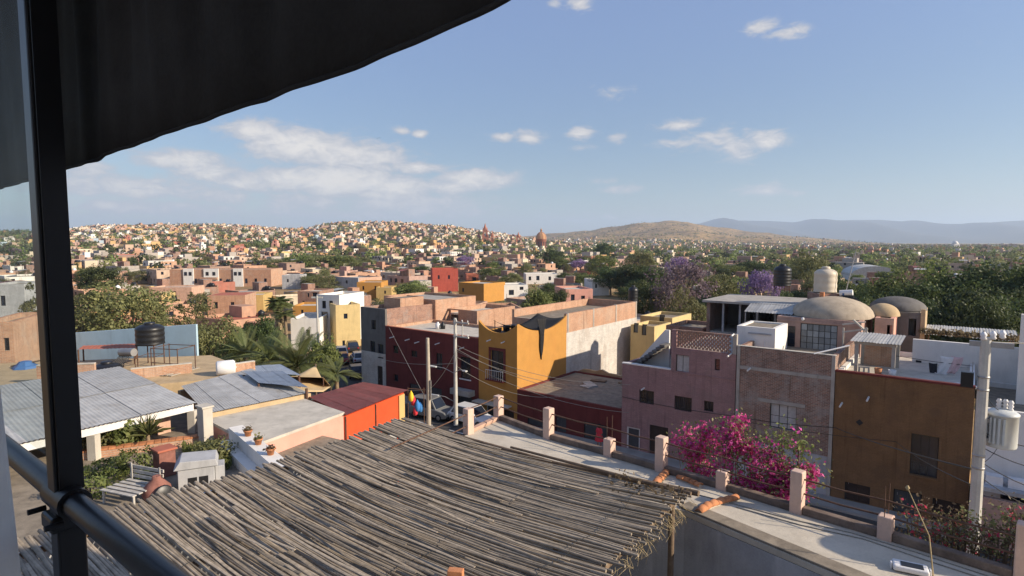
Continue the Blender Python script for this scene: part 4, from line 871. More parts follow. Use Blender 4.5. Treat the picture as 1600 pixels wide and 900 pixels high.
o = MB().add(vs, [(j*(n+1)+i, j*(n+1)+i+1, (j+1)*(n+1)+i+1, (j+1)*(n+1)+i) for j in range(8) for i in range(n)], 0, True).build('roof_panel', MT['shade_cloth'], sc); o.modifiers.new('s', 'SOLIDIFY').thickness = .015
for (xx, yy) in ((x1 - 3.1, .7), (x1 - 3.1, yd - .5)): MB().tube([(xx, yy, zb - .3), (xx, yy, zb + 1.05)], .04, 6).build('pole', MT['log'], sc)
# ---- whitewashed long wall behind it
ye = F1.yz(995, 500, x1)[0]; zt2 = F1.yz(940, 481, x1)[1]; z_mid = F1.yz(940, 508, x1)[1]
wl = fthing(F1, 'long_side_house', 'deep house with long side wall, whitewashed below and orange brick above', 'house')
MB().box(x1 - .3, x1, yd + .01, ye, 0, z_mid).build('side_wall', MT['whitewashed'], wl); MB().box(x1 - .28, x1 - .02, yd + .01, ye, z_mid + .001, zt2).build('upper_wall', MT['orange_brick'], wl)
for k in range(4):
    yy = yd + .3 + (ye - yd - .5) * k / 3; MB().box(x1 - .3, x1 + .01, yy - .12, yy + .12, z_mid + .002, zt2 + .06).build('pier', MT['concrete'], wl)
MB().box(x0 - 2, x1 - .301, yd + .01, yd + .3, 0, zt2 - .8).build('wall', MT['orange_brick'], wl); MB().box(x0 - 2, x1 - .301, ye - .3, ye, 0, zt2).build('wall', MT['orange_brick'], wl); MB().box(x0 - 2.3, x0 - 2.001, yd + .01, ye, 0, zt2).build('wall', MT['orange_brick'], wl)
MB().box(x0 - 2, x1 - .301, yd + .301, ye - .301, zt2 - 1.0, zt2 - .8).build('roof', MT['roof_dirt'], wl)
# ---- maroon house
x1m = x0 - .02; x0 = F1.xz(603, 560)[0]; zt = F1.xz(680, 520)[1]
rh_ = fthing(F1, 'maroon_house', 'long dark maroon two-storey house on the shaded side of the street', 'house')
hs = [rect(F1, *q) for q in ((614,540,622,552),(642,548,652,558),(681,552,691,578),(719,558,735,592),(615,585,622,596))]
ds = [(a, c, G, f) for a, c, _, f in [rect(F1, *q) for q in ((640,600,655,630),(672,606,690,640),(716,620,738,655))]]
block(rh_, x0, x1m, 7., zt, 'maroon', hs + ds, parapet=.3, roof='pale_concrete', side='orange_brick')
for h_ in hs: window(rh_, h_, nx=2, sill='frame_white' if h_ is hs[3] else None)
for h_ in ds: door(rh_, h_, 'door_metal')
bx = rect(F1, 712, 607, 742, 614); MB().box(bx[0], bx[1], -.8, -.003, bx[2] - .1, bx[3]).build('balcony_slab', MT['concrete'], rh_)
for (px, py) in ((611,527),(635,531),(650,535),(682,537),(720,544)): spout(rh_, px, py, .6, mat='white_plaster')
MB().box(x0, x1m, -.03, .28, zt + .001, zt + .06).build('coping', MT['red_roof'], rh_)
# ---- grey corner house and brick upper rooms behind the maroon house
x1g = x0 - .02; x0g = F1.xz(565, 560)[0]; ztg = F1.xz(590, 482)[1]
gh = fthing(F1, 'grey_corner_house', 'tall dark grey unplastered house on the street corner with whitewashed foot', 'house')
hs = [rect(F1, *q) for q in ((580,500,587,515),(578,533,586,550),(590,538,599,560))]; ds = [(rect(F1, 590, 572, 598, 600))]; ds = [(ds[0][0], ds[0][1], G, ds[0][3])]
block(gh, x0g, x1g, 8., ztg, 'dark_concrete', hs + ds, parapet=.4, side='brick')
for h_ in hs: window(gh, h_, nx=2)
door(gh, ds[0], 'door_wood'); MB().wall(x0g + .01, x1g - .01, G, F1.xz(585, 556)[1], -.03, -.002, [ds[0], hs[1], hs[2]]).build('whitewash', MT['whitewashed'], gh)
xt = F1.xz(574, 480, 3)[0]; zt3 = F1.xz(585, 463, 3)[1]; rw = rect(F1, 576, 470, 586, 482, 3)
block(gh, x0g + .3, x1g - 1, 6.5, zt3, 'orange_brick', [], parapet=.1, y0=3., z0=ztg - .38)
br_ = fthing(F1, 'brick_upper_rooms', 'bare orange brick rooms built on the roof behind the maroon house', 'house')
xa, xb = F1.xz(600, 490, 7.)[0], F1.xz(680, 490, 7.)[0]; za = F1.xz(640, 468, 7.)[1]
block(br_, xa, xb, 14., za + .2, 'orange_brick', [], parapet=.3, y0=7.05, side='orange_brick', roof='concrete')
xc = F1.xz(745, 490, 9.)[0]; zc = F1.xz(700, 482, 9.)[1]
block(br_, xb + .02, xc, 16., zc, 'orange_brick', [rect(F1, 690, 484, 716, 500, 9.05)], parapet=.5, y0=9.05, roof='pale_concrete', side='orange_brick')
for (px, py, y, lab, mt_) in ((684, 511, 3.5, 'white jug standing on the maroon house roof', 'white_plastic'), (692, 513, 3.8, 'black jug standing on the maroon house roof', 'black_plastic')):
    x, _ = F1.xz(px, py, y); tag(MB().lathe([(.02,0),(.25,0),(.27,.5),(.12,.62),(.12,.72),(.02,.72)], 12).build('jug', MT[mt_], None, F1.w(x, y, zt - .298)), lab, 'jug')
# ------------------------------------------------------------------ rooftops behind the facades
def dome_mesh(r, h, n=28, k=9, prof=None): 
    return [(max(.01, r * math.cos(i / k * math.pi / 2)), h * math.sin(i / k * math.pi / 2)) for i in range(k + 1)]
YD = 7.5
dh = fthing(F1, 'domed_house', 'dusty pink rooftop house with broad concrete dome and gridded window', 'house')
x0, x1 = F1.xz(1213, 530, YD)[0], F1.xz(1345, 530, YD)[0]; zt = F1.xz(1290, 499, YD)[1]
rd = rect(F1, 1217, 509, 1243, 548, YD); rw = rect(F1, 1251, 507, 1309, 548, YD); zb = min(rd[2], rw[2])
block(dh, x0, x1, YD + 6, zt, 'dusty_pink', [rd, rw], parapet=.05, y0=YD, roof='concrete')
window(dh, rd, y=YD + .1, nx=2, nz=4); window(dh, rw, y=YD + .06, nx=6, nz=4, pane='glass_grey')
cx = F1.xz(1300, 497, YD + 3)[0]; cD = F1.w(cx, YD + 3, 0); rD = 63 * cD.y / FPX * .93; hD = F1.xz(1297, 463, YD + 3)[1] - zt
MB().lathe(dome_mesh(rD, hD), 40, (cx, YD + 3, zt + .003)).build('dome', MT['dome_concrete'], dh)
MB().box(cx - .9, cx - .6, YD + 2.8, YD + 3.1, zt + hD - .25, zt + hD + .3).build('chimney', MT['clay'], dh)
MB().box(x0, x1, YD - .06, YD - .002, zt - .35, zt - .22).build('band', MT['dusty_pink'], dh)
bl = MB().lathe([(.01,-.13),(.09,-.09),(.12,0),(.09,.09),(.01,.13)], 12, (F1.xz(1255, 499, YD)[0], YD - .15, zt - .08)).build('lamp_globe', MT['white_plastic'], dh)
# peach side with timber canopy frame
pb = fthing(F1, 'peach_stair_house', 'small peach stair house beside the big dome', 'house')
x0, x1 = F1.xz(1366, 520, YD + 2)[0], F1.xz(1396, 520, YD + 2)[0]; z1 = F1.xz(1380, 497, YD + 2)[1]
block(pb, x0, x1, YD + 6, z1, 'peach', [rect(F1, 1386, 508, 1394, 525, YD + 2)], parapet=.1, y0=YD + 2, side='salmon')
mdx = F1.xz(1368, 480, YD + 3)[0]; MB().lathe(dome_mesh(1.1, .9), 24, ((x0 + x1) / 2 - .3, YD + 4, z1 + .003)).build('dome', MT['tan'], pb)
tf = fthing(F1, 'timber_frame', 'pale timber frame standing beside the gridded window', 'frame')
for (a, c) in (((1316,507,YD - .6),(1352,503,YD - .6)), ((1316,519,YD-1.4),(1356,514,YD-1.4)), ((1334,500,YD-.6),(1362,526,YD-1.4))):
    pa, pb_ = F1.xz(*a), F1.xz(*c); MB().bar((pa[0], a[2], pa[1]), (pb_[0], c[2], pb_[1]), .09, .09).build('beam', MT['pale_concrete'], tf)
for (px, yy) in ((1318, YD - .6), (1354, YD - 1.4), (1350, YD - .6)):
    xx, zz_ = F1.xz(px, 512, yy); MB().box(xx - .05, xx + .05, yy - .05, yy + .05, 7.6, zz_).build('post', MT['pale_concrete'], tf)
# weathered second dome
wd = fthing(F1, 'weathered_domed_house', 'stained house with blackened dome behind the peach stair house', 'house')
YW = 12.
x0, x1 = F1.xz(1392, 510, YW)[0], F1.xz(1442, 510, YW)[0]; z1 = F1.xz(1415, 488, YW)[1]
block(wd, x0, x1, YW + 5, z1, 'dark_concrete', [rect(F1, 1420, 498, 1432, 525, YW)], parapet=.05, y0=YW, side='tan')
cx = F1.xz(1402, 490, YW + 2.5)[0]; rD = 43 * F1.w(cx, YW + 2.5, 0).y / FPX * .9; MB().lathe(dome_mesh(rD, F1.xz(1402, 463, YW + 2.5)[1] - z1), 36, (cx, YW + 2.5, z1 + .003)).build('dome', MT['dark_concrete'], wd)
MB().box(x1 - .15, x1 + .12, YW - .1, YW + .2, 5, z1 + .3).build('corner_column', MT['tan'], wd)
# white wall in front of the domed house
wb = fthing(F1, 'white_parapet_room', 'small bright white room behind the brick house parapet', 'room')
x0, x1 = F1.xz(1151, 530, 3.)[0], F1.xz(1211, 530, 3.)[0]; z1 = F1.xz(1180, 511, 3.)[1]
block(wb, x0, x1, 6.5, z1, 'white_plaster', [], parapet=.1, y0=3.); MB().box(x0 + .8, x1 - .25, 2.93, 2.998, z1 - .5, z1 - .4).build('ledge', MT['grey_plaster'], wb); MB().box(x1 - .7, x1 - .66, 2.95, 2.998, z1 - 2, z1 - .9).build('pipe', MT['white_plastic'], wb)
# dark open room with flat slab
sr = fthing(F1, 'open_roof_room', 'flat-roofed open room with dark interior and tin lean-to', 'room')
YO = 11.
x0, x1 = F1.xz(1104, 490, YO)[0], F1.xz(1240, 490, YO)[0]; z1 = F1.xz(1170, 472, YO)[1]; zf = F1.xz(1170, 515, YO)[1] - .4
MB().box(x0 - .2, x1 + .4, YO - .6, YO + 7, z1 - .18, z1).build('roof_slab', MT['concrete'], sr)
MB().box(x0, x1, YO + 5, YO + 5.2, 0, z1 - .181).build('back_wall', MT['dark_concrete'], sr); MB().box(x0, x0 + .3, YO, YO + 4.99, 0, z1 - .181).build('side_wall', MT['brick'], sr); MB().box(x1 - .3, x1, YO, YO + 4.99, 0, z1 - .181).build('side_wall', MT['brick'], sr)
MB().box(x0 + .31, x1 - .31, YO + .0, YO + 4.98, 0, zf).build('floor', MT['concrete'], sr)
for k in range(1, 5): xx = x0 + (x1 - x0) * k / 5; MB().box(xx - .08, xx + .08, YO + .05, YO + .21, zf + .001, z1 - .182).build('column', MT['grey_plaster'], sr)
for k in range(4):
    xa = x1 - 3.2 + k * .9; vs = []
    for j, (yy, zz_) in enumerate(((YO - 2.4, z1 - .55), (YO - .3, z1 + .06))):
        for i in range(11): vs.append((xa + .93 * i / 10, yy, zz_ + .03 * math.sin(i * math.pi / 1.25) + .01 * (k % 2)))
    MB().add(vs, [(i, i+1, 11+i+1, 11+i) for i in range(10)], 0, True).build('tin_sheet', MT['zinc'], sr)
for xx in (x1 - 3.1, x1 - .1, x1 + .3): MB().tube([(xx, YO - 2.3, 0), (xx, YO - 2.3, z1 - .58)], .05, 6).build('lean_to_post', MT['steel'], sr)
# rounded storage tanks
def tank(name, label, px, ytop, ybot, w, Y, mat, z_floor, ribs=5, stand='rust', taper=.55, cap=True):
    p = at_y(px, ybot, Y); r = w * Y / FPX / 2; h = at_y(px, ytop, Y).z - p.z
    t = thing(name, label, 'tank', (p.x, p.y, z_floor)); zb_ = p.z - z_floor
    prof = [(.01, 0), (r, 0)]
    for k in range(ribs): 
        za = .74 * h * (k + .1) / ribs; prof += [(r, za), (r * .975, za + .74 * h * .25 / ribs), (r * .975, za + .74 * h * .5 / ribs), (r, za + .74 * h * .72 / ribs)]
    prof += [(r, .75 * h), (r * .93, .83 * h), (r * .68, .91 * h), (r * .36, .95 * h), (r * .36, h), (r * .30, h * 1.02), (.01, h * 1.03)]
    MB().lathe(prof, 28, (0, 0, zb_)).build('body', MT[mat], t)
    MB().lathe([(r * .38, h * .955), (r * .39, h * 1.0), (r * .33, h * 1.035), (.01, h * 1.045)], 18, (0, 0, zb_ + .005)).build('lid', MT[mat], t)
    if zb_ > .25:
        for k in range(4):
            a = math.pi / 4 + k * math.pi / 2; MB().tube([(r*.9*math.cos(a), r*.9*math.sin(a), 0), (r*.9*math.cos(a), r*.9*math.sin(a), zb_ - .05)], .035, 6).build('stand_leg', MT[stand], t)
        b = MB(); s_ = r * .72
        b.box(-s_, s_, -s_, s_, zb_ - .06, zb_ - .003); b.build('stand_top', MT[stand], t)
        for a in range(4):
            c0, c1 = math.pi / 4 + a * math.pi / 2, math.pi / 4 + (a + 1) * math.pi / 2
            MB().tube([(r*.9*math.cos(c0), r*.9*math.sin(c0), zb_ * .45), (r*.9*math.cos(c1), r*.9*math.sin(c1), zb_ * .45)], .02, 5).build('brace', MT[stand], t)
    else: MB().box(-r * 1.05, r * 1.05, -r * 1.05, r * 1.05, 0, zb_ - .003).build('plinth', MT['brick'], t)
    return t
tank('roof_water_tank', 'black water tank raised on a steel stand among the rooftops', 1222, 414, 446, 26, 56, 'black_plastic', F1.xz(1222, 470, YO)[1] + 0)
t = tank('roof_water_tank', 'tall cream water tank standing behind the concrete dome', 1289, 418, 456, 33, 48, 'cream_plastic', 6.0, ribs=3); p = at_y(1289, 456, 48)
MB().box(-.95, .95, -.95, .95, 0, p.z - 6.0 - .07).build('tank_house', MT['brick'], t)
tank('roof_water_tank', 'small dark water tank beside the yellow rooms', 989, 447, 473, 15, 72, 'black_plastic', at_y(989, 482, 72).z, ribs=4)
tank('shed_water_tank', 'dark plastic water tank inside the open roof room', 1187, 484, 503, 30, 52.0, 'black_plastic', at_y(1187, 505, 52.0).z - .3, ribs=4)
# solar water heater with blue mark
sw = fthing(F1, 'solar_heater', 'white solar heater drum with sloping black tubes by the dome', 'heater')
pa, pb_ = F1.xz(1312, 458, YD + 5.2), F1.xz(1328, 457, YD + 5.2)
MB().tube([(pa[0], YD + 5.2, pa[1]), (pb_[0] + .2, YD + 5.2, pb_[1])], .24, 14).build('drum', MT['white_plastic'], sw)
MB().tube([(pa[0] + .22, YD + 5.2, pa[1]), (pa[0] + .36, YD + 5.2, pa[1])], .245, 14, cap=False).build('drum_band', MT['blue_plastic'], sw)
for k in range(8): MB().tube([(pa[0] + .1 + k * .11, YD + 5.1, pa[1] - .1), (pa[0] + 1.6 + k * .11, YD + 4.2, pa[1] - 1.15)], .03, 6).build('tube', MT['black_plastic'], sw)
MB().box(pa[0] - .05, pa[0] + 1.0, YD + 5.05, YD + 5.35, zt - .5, pa[1] - .23).build('stand', MT['steel'], sw)
an = thing('antenna_mast', 'leaning thin antenna mast behind the cream tank', 'antenna', at_y(1320, 455, 47)); MB().tube([(0,0,-3.5),(.1,0,0),(.75,0,3.2)], .035, 5).build('mast', MT['steel'], an); MB().bar((.45,0,3.),(1.,0,3.1),.03,.03).build('arm', MT['steel'], an)
# low yellow rooms
def px_house(name, label, x0p, x1p, yt, yb, Y, mat, depth=8, ang=None, roofm='roof_dirt', wins=(), sidemat=None, parapet=.35, group=None, cat='house'):
    """block whose left street face spans x0p..x1p at depth Y; ang is the facade angle"""
    p = at_y(x0p, yb, Y); fr = Frame((p.x, p.y), ANG if ang is None else ang); x1_ = fr.xz(x1p, yb)[0]; zt_ = at_y(x0p, yt, Y).z
    t = fthing(fr, name, label, cat, group); hs_ = [rect(fr, *w_) for w_ in wins]
    block(t, 0, x1_, depth, zt_, mat, hs_, parapet=parapet, roof=roofm, side=sidemat)
    for h_ in hs_: window(t, h_, nx=2 if h_[1] - h_[0] > .7 else 1)
    return t, fr, x1_, zt_
px_house('yellow_rooms', 'low pale yellow rooms beyond the long brick wall', 985, 1022, 507, 540, 66, 'yellow', 4.5, wins=((990,505,997,520),(1003,507,1010,524)))
px_house('yellow_annex', 'small yellow annex with flat cream roof by the dark trees', 1000, 1050, 493, 520, 72, 'yellow', 6, wins=((1030,492,1038,506),))
px_house('brick_shed', 'low brick shed with rubble between the yellow rooms and the open room', 1040, 1098, 508, 540, 56, 'brick', 5, wins=((1060,514,1068,524),))
# far-right white buildings
wr = fthing(F1, 'white_corner_house', 'white plastered house beyond the utility pole', 'house')
x0, x1 = F1.xz(1526, 640)[0] + .02, F1.xz(1526, 640)[0] + 9; zt = F1.xz(1560, 640, 0)[1]
r1 = rect(F1, 1545, 735, 1600, 760)
block(wr, x0, x1, 8., zt, 'white_plaster', [(x0 + 1.2, x0 + 2.2, 1.6, 2.9)], parapet=.3); window(wr, (x0 + 1.2, x0 + 2.2, 1.6, 2.9))
MB().box(x0, x1, -2.2, -.003, 3.2, 3.4).build('canopy', MT['grey_plaster'], wr); MB().box(x0 + .2, x1, -2.3, -2.0, G, 2.9).build('front_wall', MT['dusty_pink'], wr)
for k in range(3): MB().box(x0 + .5 + k * .9, x0 + 1.2 + k * .9, -1.6, -1.0, 3.401, 3.85).build('roof_box', MT['white_plastic'], wr)
tw = fthing(F1, 'tall_white_wall', 'tall pale white wall rising beyond the utility pole', 'wall'); xx = F1.xz(1589, 600, 3.5)[0]
MB().box(xx, xx + 6, 3.5, 3.9, 0, F1.xz(1592, 491, 3.5)[1]).build('wall', MT['white_plaster'], tw); MB().box(xx + .3, xx + 6, 3.901, 9, 0, F1.xz(1592, 491, 3.5)[1] - .6).build('room', MT['white_plaster'], tw)
tr = fthing(F1, 'corrugated_shelter', 'rusty corrugated shelter roof in front of the dark trees', 'shelter')
x0, x1 = F1.xz(1440, 530, 14)[0], F1.xz(1590, 530, 14)[0]; zz_ = F1.xz(1500, 521, 14)[1]
for k in range(8):
    xa = x0 + (x1 - x0) * k / 8; vs = []
    for j, yy in enumerate((12., 17.)):
        for i in range(13): vs.append((xa + (x1 - x0) / 8 * 1.03 * i / 12, yy, zz_ + .15 * j + .03 * math.sin(i * math.pi / 1.5) + .012 * (k % 2)))
    MB().add(vs, [(i, i+1, 13+i+1, 13+i) for i in range(12)], 0, True).build('roof_sheet', MT['zinc'], tr)
P_ = np.array([(x0 + (x1 - x0) * random.random(), 11.6 + random.gauss(0, .25), zz_ + .12 + abs(random.gauss(0, .16))) for _ in range(1500)])
tag(link('dry_creeper', leaf_mesh('dry_creeper', P_, RNG.normal(size=(1500, 3)), .08, MT['leaf_dry']), tr), kind='stuff')
for xx in (x0 + .3, x1 - .3):
    for yy in (12.3, 16.7): MB().tube([(xx, yy, 0), (xx, yy, zz_ - .03)], .06, 6).build('post', MT['rust'], tr)
# unseen tank and block added outside the right edge to shade the terrace
nb = thing('terrace_shade_block', 'unseen plastered block with tank added to cast the terrace shadow', 'building', (10.18, 7.57, 0), FD)
MB().box(-1.0, 4, -3, 1.3, 0, 10.7).build('wall', MT['white_plaster'], nb); MB().lathe([(.01,0),(.52,0),(.54,.6),(.5,.8),(.3,.95),(.01,1.0)], 24, (-.3, .6, 12.2)).build('tank', MT['black_plastic'], nb)
MB().box(-.7, .1, .2, 1.0, 10.701, 12.198).build('shade_tank_base', MT['brick'], nb)
# ------------------------------------------------------------------ utility poles and wires
def wire(label, pts, r=.012, mat='wire', sagm=0.4, name='overhead_wire'):
    P_ = [Vector(p) for p in pts]; out = []
    for i in range(len(P_) - 1):
        for k in range(9 if i < len(P_) - 2 else 10):
            u = k / 9; q = P_[i].lerp(P_[i+1], u); q.z -= 4 * sagm * u * (1 - u); out.append(q)
    return tag(MB().tube(out, r, 4).build(name, MT[mat]), label, 'wire', 'overhead wires')
def pole_at(px, ytop, Y): p = at_y(px, ytop, Y); return p
p1 = pole_at(711, 497, 50.0); up = thing('utility_pole', 'concrete utility pole with crossarms and two street lamps', 'pole', (p1.x, p1.y, .14), ANG)
MB().tube([(0,0,0),(0,0,p1.z - .14)], [.19, .12], 8).build('shaft', MT['pole_concrete'], up)
for k, zz_ in enumerate((p1.z - .55, p1.z - 1.75)):
    MB().box(-.2, 1.55, -.06, .06, zz_, zz_ + .12).build('crossarm', MT['pole_concrete'], up)
    for xx in (.15, .8, 1.45): MB().lathe([(.02,0),(.06,.03),(.04,.09),(.06,.13),(.02,.2)], 8, (xx, 0, zz_ + .121)).build('insulator', MT['white_plastic'], up)
MB().tube([(.85,0,p1.z-1.7),(.85,0,p1.z-.3)], .05, 6).build('arm_brace', MT['pole_concrete'], up)
for (sx, zz_, L_) in ((1, 5.2, 1.7), (-1, 5.1, 1.6), (-1, 2.6, 1.4)):
    MB().tube([(.1*sx, -.1, zz_ - .5), (L_*.55*sx, -.5, zz_ - .1), (L_*sx, -.8, zz_)], .03, 6).build('lamp_arm', MT['steel'], up)
    b = MB(); b.obox((L_*sx + .22*sx, -.92, zz_), (.34*sx, -.15, .04), (.04, .1, 0), (0, 0, .06)); bevel(b.build('lamp_head', MT['lamp_glass'], up), .03)
p2 = pole_at(668, 528, 46.0); u2 = thing('utility_pole', 'shorter pale wooden utility pole without crossarms', 'pole', (p2.x, p2.y, .14), ANG)
MB().tube([(0,0,0),(.05,0,p2.z*.5),(0,0,p2.z - .14)], [.2, .17, .135], 8).build('shaft', MT['pole_wood'], u2)
for k in range(4): MB().lathe([(.02,0),(.07,.03),(.05,.1),(.07,.15),(.02,.22)], 8, (.28, 0, 4.6 - k * .35)).build('insulator', MT['steel'], u2)
MB().box(.2, .34, -.03, .03, 3.4, 4.95).build('bracket', MT['steel'], u2)
p3 = at_y(1541, 527, 13.4); u3 = thing('utility_pole', 'tall concrete utility pole carrying a grey transformer', 'pole', (p3.x, p3.y, 0), ANG)
MB().tube([(0,0,0),(0,0,p3.z)], [.18, .105], 10, smooth=False).build('shaft', MT['pole_concrete'], u3)
trz = at_y(1575, 697, 13.4).z; trh = at_y(1575, 640, 13.4).z - trz; trx = (1575 - 1541) / FPX * 13.4; v_ = Vector((trx, 0, 0)); v_.rotate(Matrix.Rotation(-ANG, 3, 'Z'))
tb = MB().lathe([(.01,0),(.29,.0),(.30,.03),(.30,trh*.86),(.315,trh*.865),(.315,trh*.91),(.25,trh*.97),(.01,trh)], 24, (v_.x, v_.y, trz)).build('transformer', MT['transformer'], u3)
for k in range(3):
    a = .6 + k * .7; MB().lathe([(.03,0),(.06,.04),(.035,.08),(.06,.12),(.035,.16),(.06,.2),(.03,.26)], 8, (v_.x + .17 * math.cos(a), v_.y + .17 * math.sin(a), trz + trh * .95)).build('bushing', MT['white_plastic'], tb)
for k in range(5):
    a = -2.6 + k * .28; MB().box(v_.x + .31 * math.cos(a) - .02, v_.x + .31 * math.cos(a) + .02, v_.y + .31 * math.sin(a) - .02, v_.y + .31 * math.sin(a) + .02, trz + .1, trz + trh * .8).build('cooling_fin', MT['transformer'], tb)
for zz_ in (trz + .15, trz + trh * .7): MB().bar((0, 0, zz_), (v_.x * .62, v_.y * .62, zz_), .09, .1).build('bracket', MT['steel'], u3)
for k in range(3):
    zz_ = p3.z - .25 - .0 * k; MB().lathe([(.02,0),(.07,.03),(.05,.08),(.07,.12),(.05,.16),(.02,.2)], 8, (-.05 + .17 * k, .1 * (k - 1), p3.z - .06 + .02 * k)).build('insulator', MT['white_plastic'], u3)
MB().box(-.3, .5, -.05, .05, p3.z - .22, p3.z - .1).build('crossarm', MT['steel'], u3)
for k, zz_ in enumerate((p3.z - .95, p3.z - 1.25, p3.z - 2.8, p3.z - 3.1)):
    rb = .105 + .075 * (p3.z - zz_) / p3.z + .008; MB().lathe([(rb - .02, 0), (rb, .005), (rb, .05), (rb - .02, .055)], 12, (0, 0, zz_)).build('band', MT['steel'], u3)
bx_ = MB().box(-.42, -.18, -.08, .08, p3.z - 1.2, p3.z - .85); bx_.build('switch_rack', MT['black_metal'], u3)
T1 = Vector((p1.x, p1.y, 7.0)); T2 = Vector((p2.x, p2.y, 4.6)); T3 = Vector((p3.x, p3.y, p3.z - 3.3))
def fpt(px, py, y=-.15): x, z = F1.xz(px, py, y); return F1.w(x, y, z)
for k, (px, py, zz_) in enumerate(((985,601,7.2),(973,606,6.7),(983,645,6.2),(875,620,5.4),(960,618,6.9))):
    wire('pale service wire sagging from the crossarm pole to the pink house side', [(p1.x, p1.y, zz_), fpt(px, py, -.4)], .018, 'pale_wire', .9)
wire('dark cable slung between the crossarm pole and the wooden pole', [(p1.x, p1.y, 6.6), (p2.x + .2, p2.y, 4.4)], .025, 'wire', .3)
wire('dark cable slung from the wooden pole to the red corrugated roof', [(p2.x, p2.y, 4.3), at_y(560, 560 + 38, 38)], .025, 'wire', .25)
wire('thin stay wire slanting down from the maroon house roof', [fpt(607, 510, .1), (p2.x, p2.y, 3.2)], .018, 'pale_wire', .05)
wire('pale cable running along the maroon house front', [fpt(603, 563, -.3), (p1.x, p1.y, 5.6)], .02, 'pale_wire', .25)
wire('black cable crossing the pink, brick and mustard fronts', [fpt(972, 620, -.25), fpt(1145, 650, -.25), fpt(1305, 668, -.25), (p3.x, p3.y, T3.z + .15)], .022, 'wire', .12)
wire('black cable drooping below the other across the house fronts', [fpt(1145, 655, -.3), fpt(1400, 690, -.5), (p3.x, p3.y, T3.z - .25)], .016, 'wire', .15)
wire('thin wire leaving the transformer pole top to the right', [(p3.x, p3.y, p3.z - .1), at_y(1720, 533, 14)], .012, 'pale_wire', .05)
for k in range(4): wire('short wire leaving the transformer bracket to the right', [(p3.x, p3.y, p3.z - 2.2 - .35 * k), at_y(1700, 700 + 40 * k, 12.8)], .010, 'wire', .2)
for k in range(3): wire('thin wire drooping between the transformer and its pole', [(p3.x, p3.y, p3.z - 1.2 - .9 * k), (p3.x + trx, p3.y, trz + trh * (.95 if k == 0 else .1) )], .008, 'wire', .12)
# ------------------------------------------------------------------ yard and roofs on the left
YZ = 7.5
yp = [at_z(px, py, YZ) for px, py in ((-260, 760), (-120, 1000), (420, 900), (520, 720), (330, 690), (-120, 760))]
tag(MB().prism([(p.x, p.y) for p in (at_z(-400, 800, YZ), at_z(60, 980, YZ), at_z(600, 900, YZ), at_z(545, 690, YZ), at_z(330, 640, YZ), at_z(-300, 700, YZ))], 0, YZ).build('yard', MT['roof_dirt']), kind='structure')
def tin_roof(name, label, corners, z, mat, ncol, nrow, waves=7, slope=0.0, cat='roof', eave=None, walls=None, wallmat='tan', pref=None, amp=.013):
    """corners px: front-left, front-right, back-right, back-left"""
    zs = [z, z, z + slope, z + slope]; P_ = [at_z(c[0], c[1], zz_) for c, zz_ in zip(corners, zs)]
    o0 = P_[0]; t = thing(name, label, cat, (o0.x, o0.y, 0)); Q = [p - Vector((o0.x, o0.y, 0)) for p in P_]
    def bil(u, v): return Q[0].lerp(Q[1], u).lerp(Q[3].lerp(Q[2], u), v)
    for c in range(ncol):
        for r in range(nrow):
            n = waves * 4; vs = []
            for j in range(2):
                v = (r + j) / nrow + (.02 * (1 if j else -1) if nrow > 1 else 0)
                for i in range(n + 1):
                    u = (c + i / n * 1.03) / ncol; p = bil(min(u, 1.004), v); p.z += amp * math.sin(i / n * waves * 2 * math.pi) + .012 * (c % 2) + .02 * (nrow - r - 1) * 0 + (.022 * r); vs.append(p)
            MB().add(vs, [(i, i+1, n+1+i+1, n+1+i) for i in range(n)], 0, True).build('roof_sheet', MT[random.choice(mat) if isinstance(mat, (list, tuple)) else mat], t)
    return t, Q, bil
# big zinc roof with white beam
t, Q, bil = tin_roof('zinc_roofed_shed', 'long shed with grey zinc roof and white front beam over a planted bed', [(-60,712),(303,628),(188,574),(-110,622)], 8.9, ['zinc','zinc','zinc'], 7, 2, slope=.35)
u = (Q[1] - Q[0]).normalized(); nb_ = Vector((-u.y, u.x, 0))
a, c = Q[0] + nb_ * .15, Q[1] + nb_ * .15
MB().bar((a.x, a.y, 8.66), (c.x, c.y, 8.66), .22, .30).build('front_beam', MT['frame_white'], t); MB().bar((a.x, a.y, 8.84), (c.x, c.y, 8.84), .10, .05).build('fascia', MT['clay'], t)
for k, f_ in enumerate((.0, .5, 1.0)):
    q = a.lerp(c, f_); MB().box(q.x - .16, q.x + .16, q.y - .16, q.y + .16, YZ, 8.5).build('pillar', MT['pale_concrete'], t)
a2, c2 = Q[0] + nb_ * 3.4, Q[1] + nb_ * 3.4; MB().bar((a2.x, a2.y, 7.7), (c2.x, c2.y, 7.7), .2, 2.2).build('back_wall', MT['tan'], t)
b1, b2 = a.lerp(c, .86) - nb_ * .02, c - u * .5; MB().bar((b1.x + nb_.x, b1.y + nb_.y, 7.7), (b2.x + nb_.x, b2.y + nb_.y, 7.7), .15, 1.4).build('inner_panel', MT['peach'], t)
ao, co = Q[0], Q[1]; base0 = t.location.copy()
# pier at the roof corner
p = at_z(322, 694, YZ); pr = thing('corner_pier', 'cream plastered pier at the corner of the zinc shed', 'pier', (p.x, p.y, YZ), ANG); bevel(MB().box(-.28, .28, -.2, .2, 0, at_y(322, 636, p.y).z - YZ).build('shaft', MT['pale_concrete'], pr), .02); bevel(MB().box(-.33, .33, -.25, .25, at_y(322, 636, p.y).z - YZ + .001, at_y(322, 636, p.y).z - YZ + .08).build('cap', MT['pale_concrete'], pr), .01)
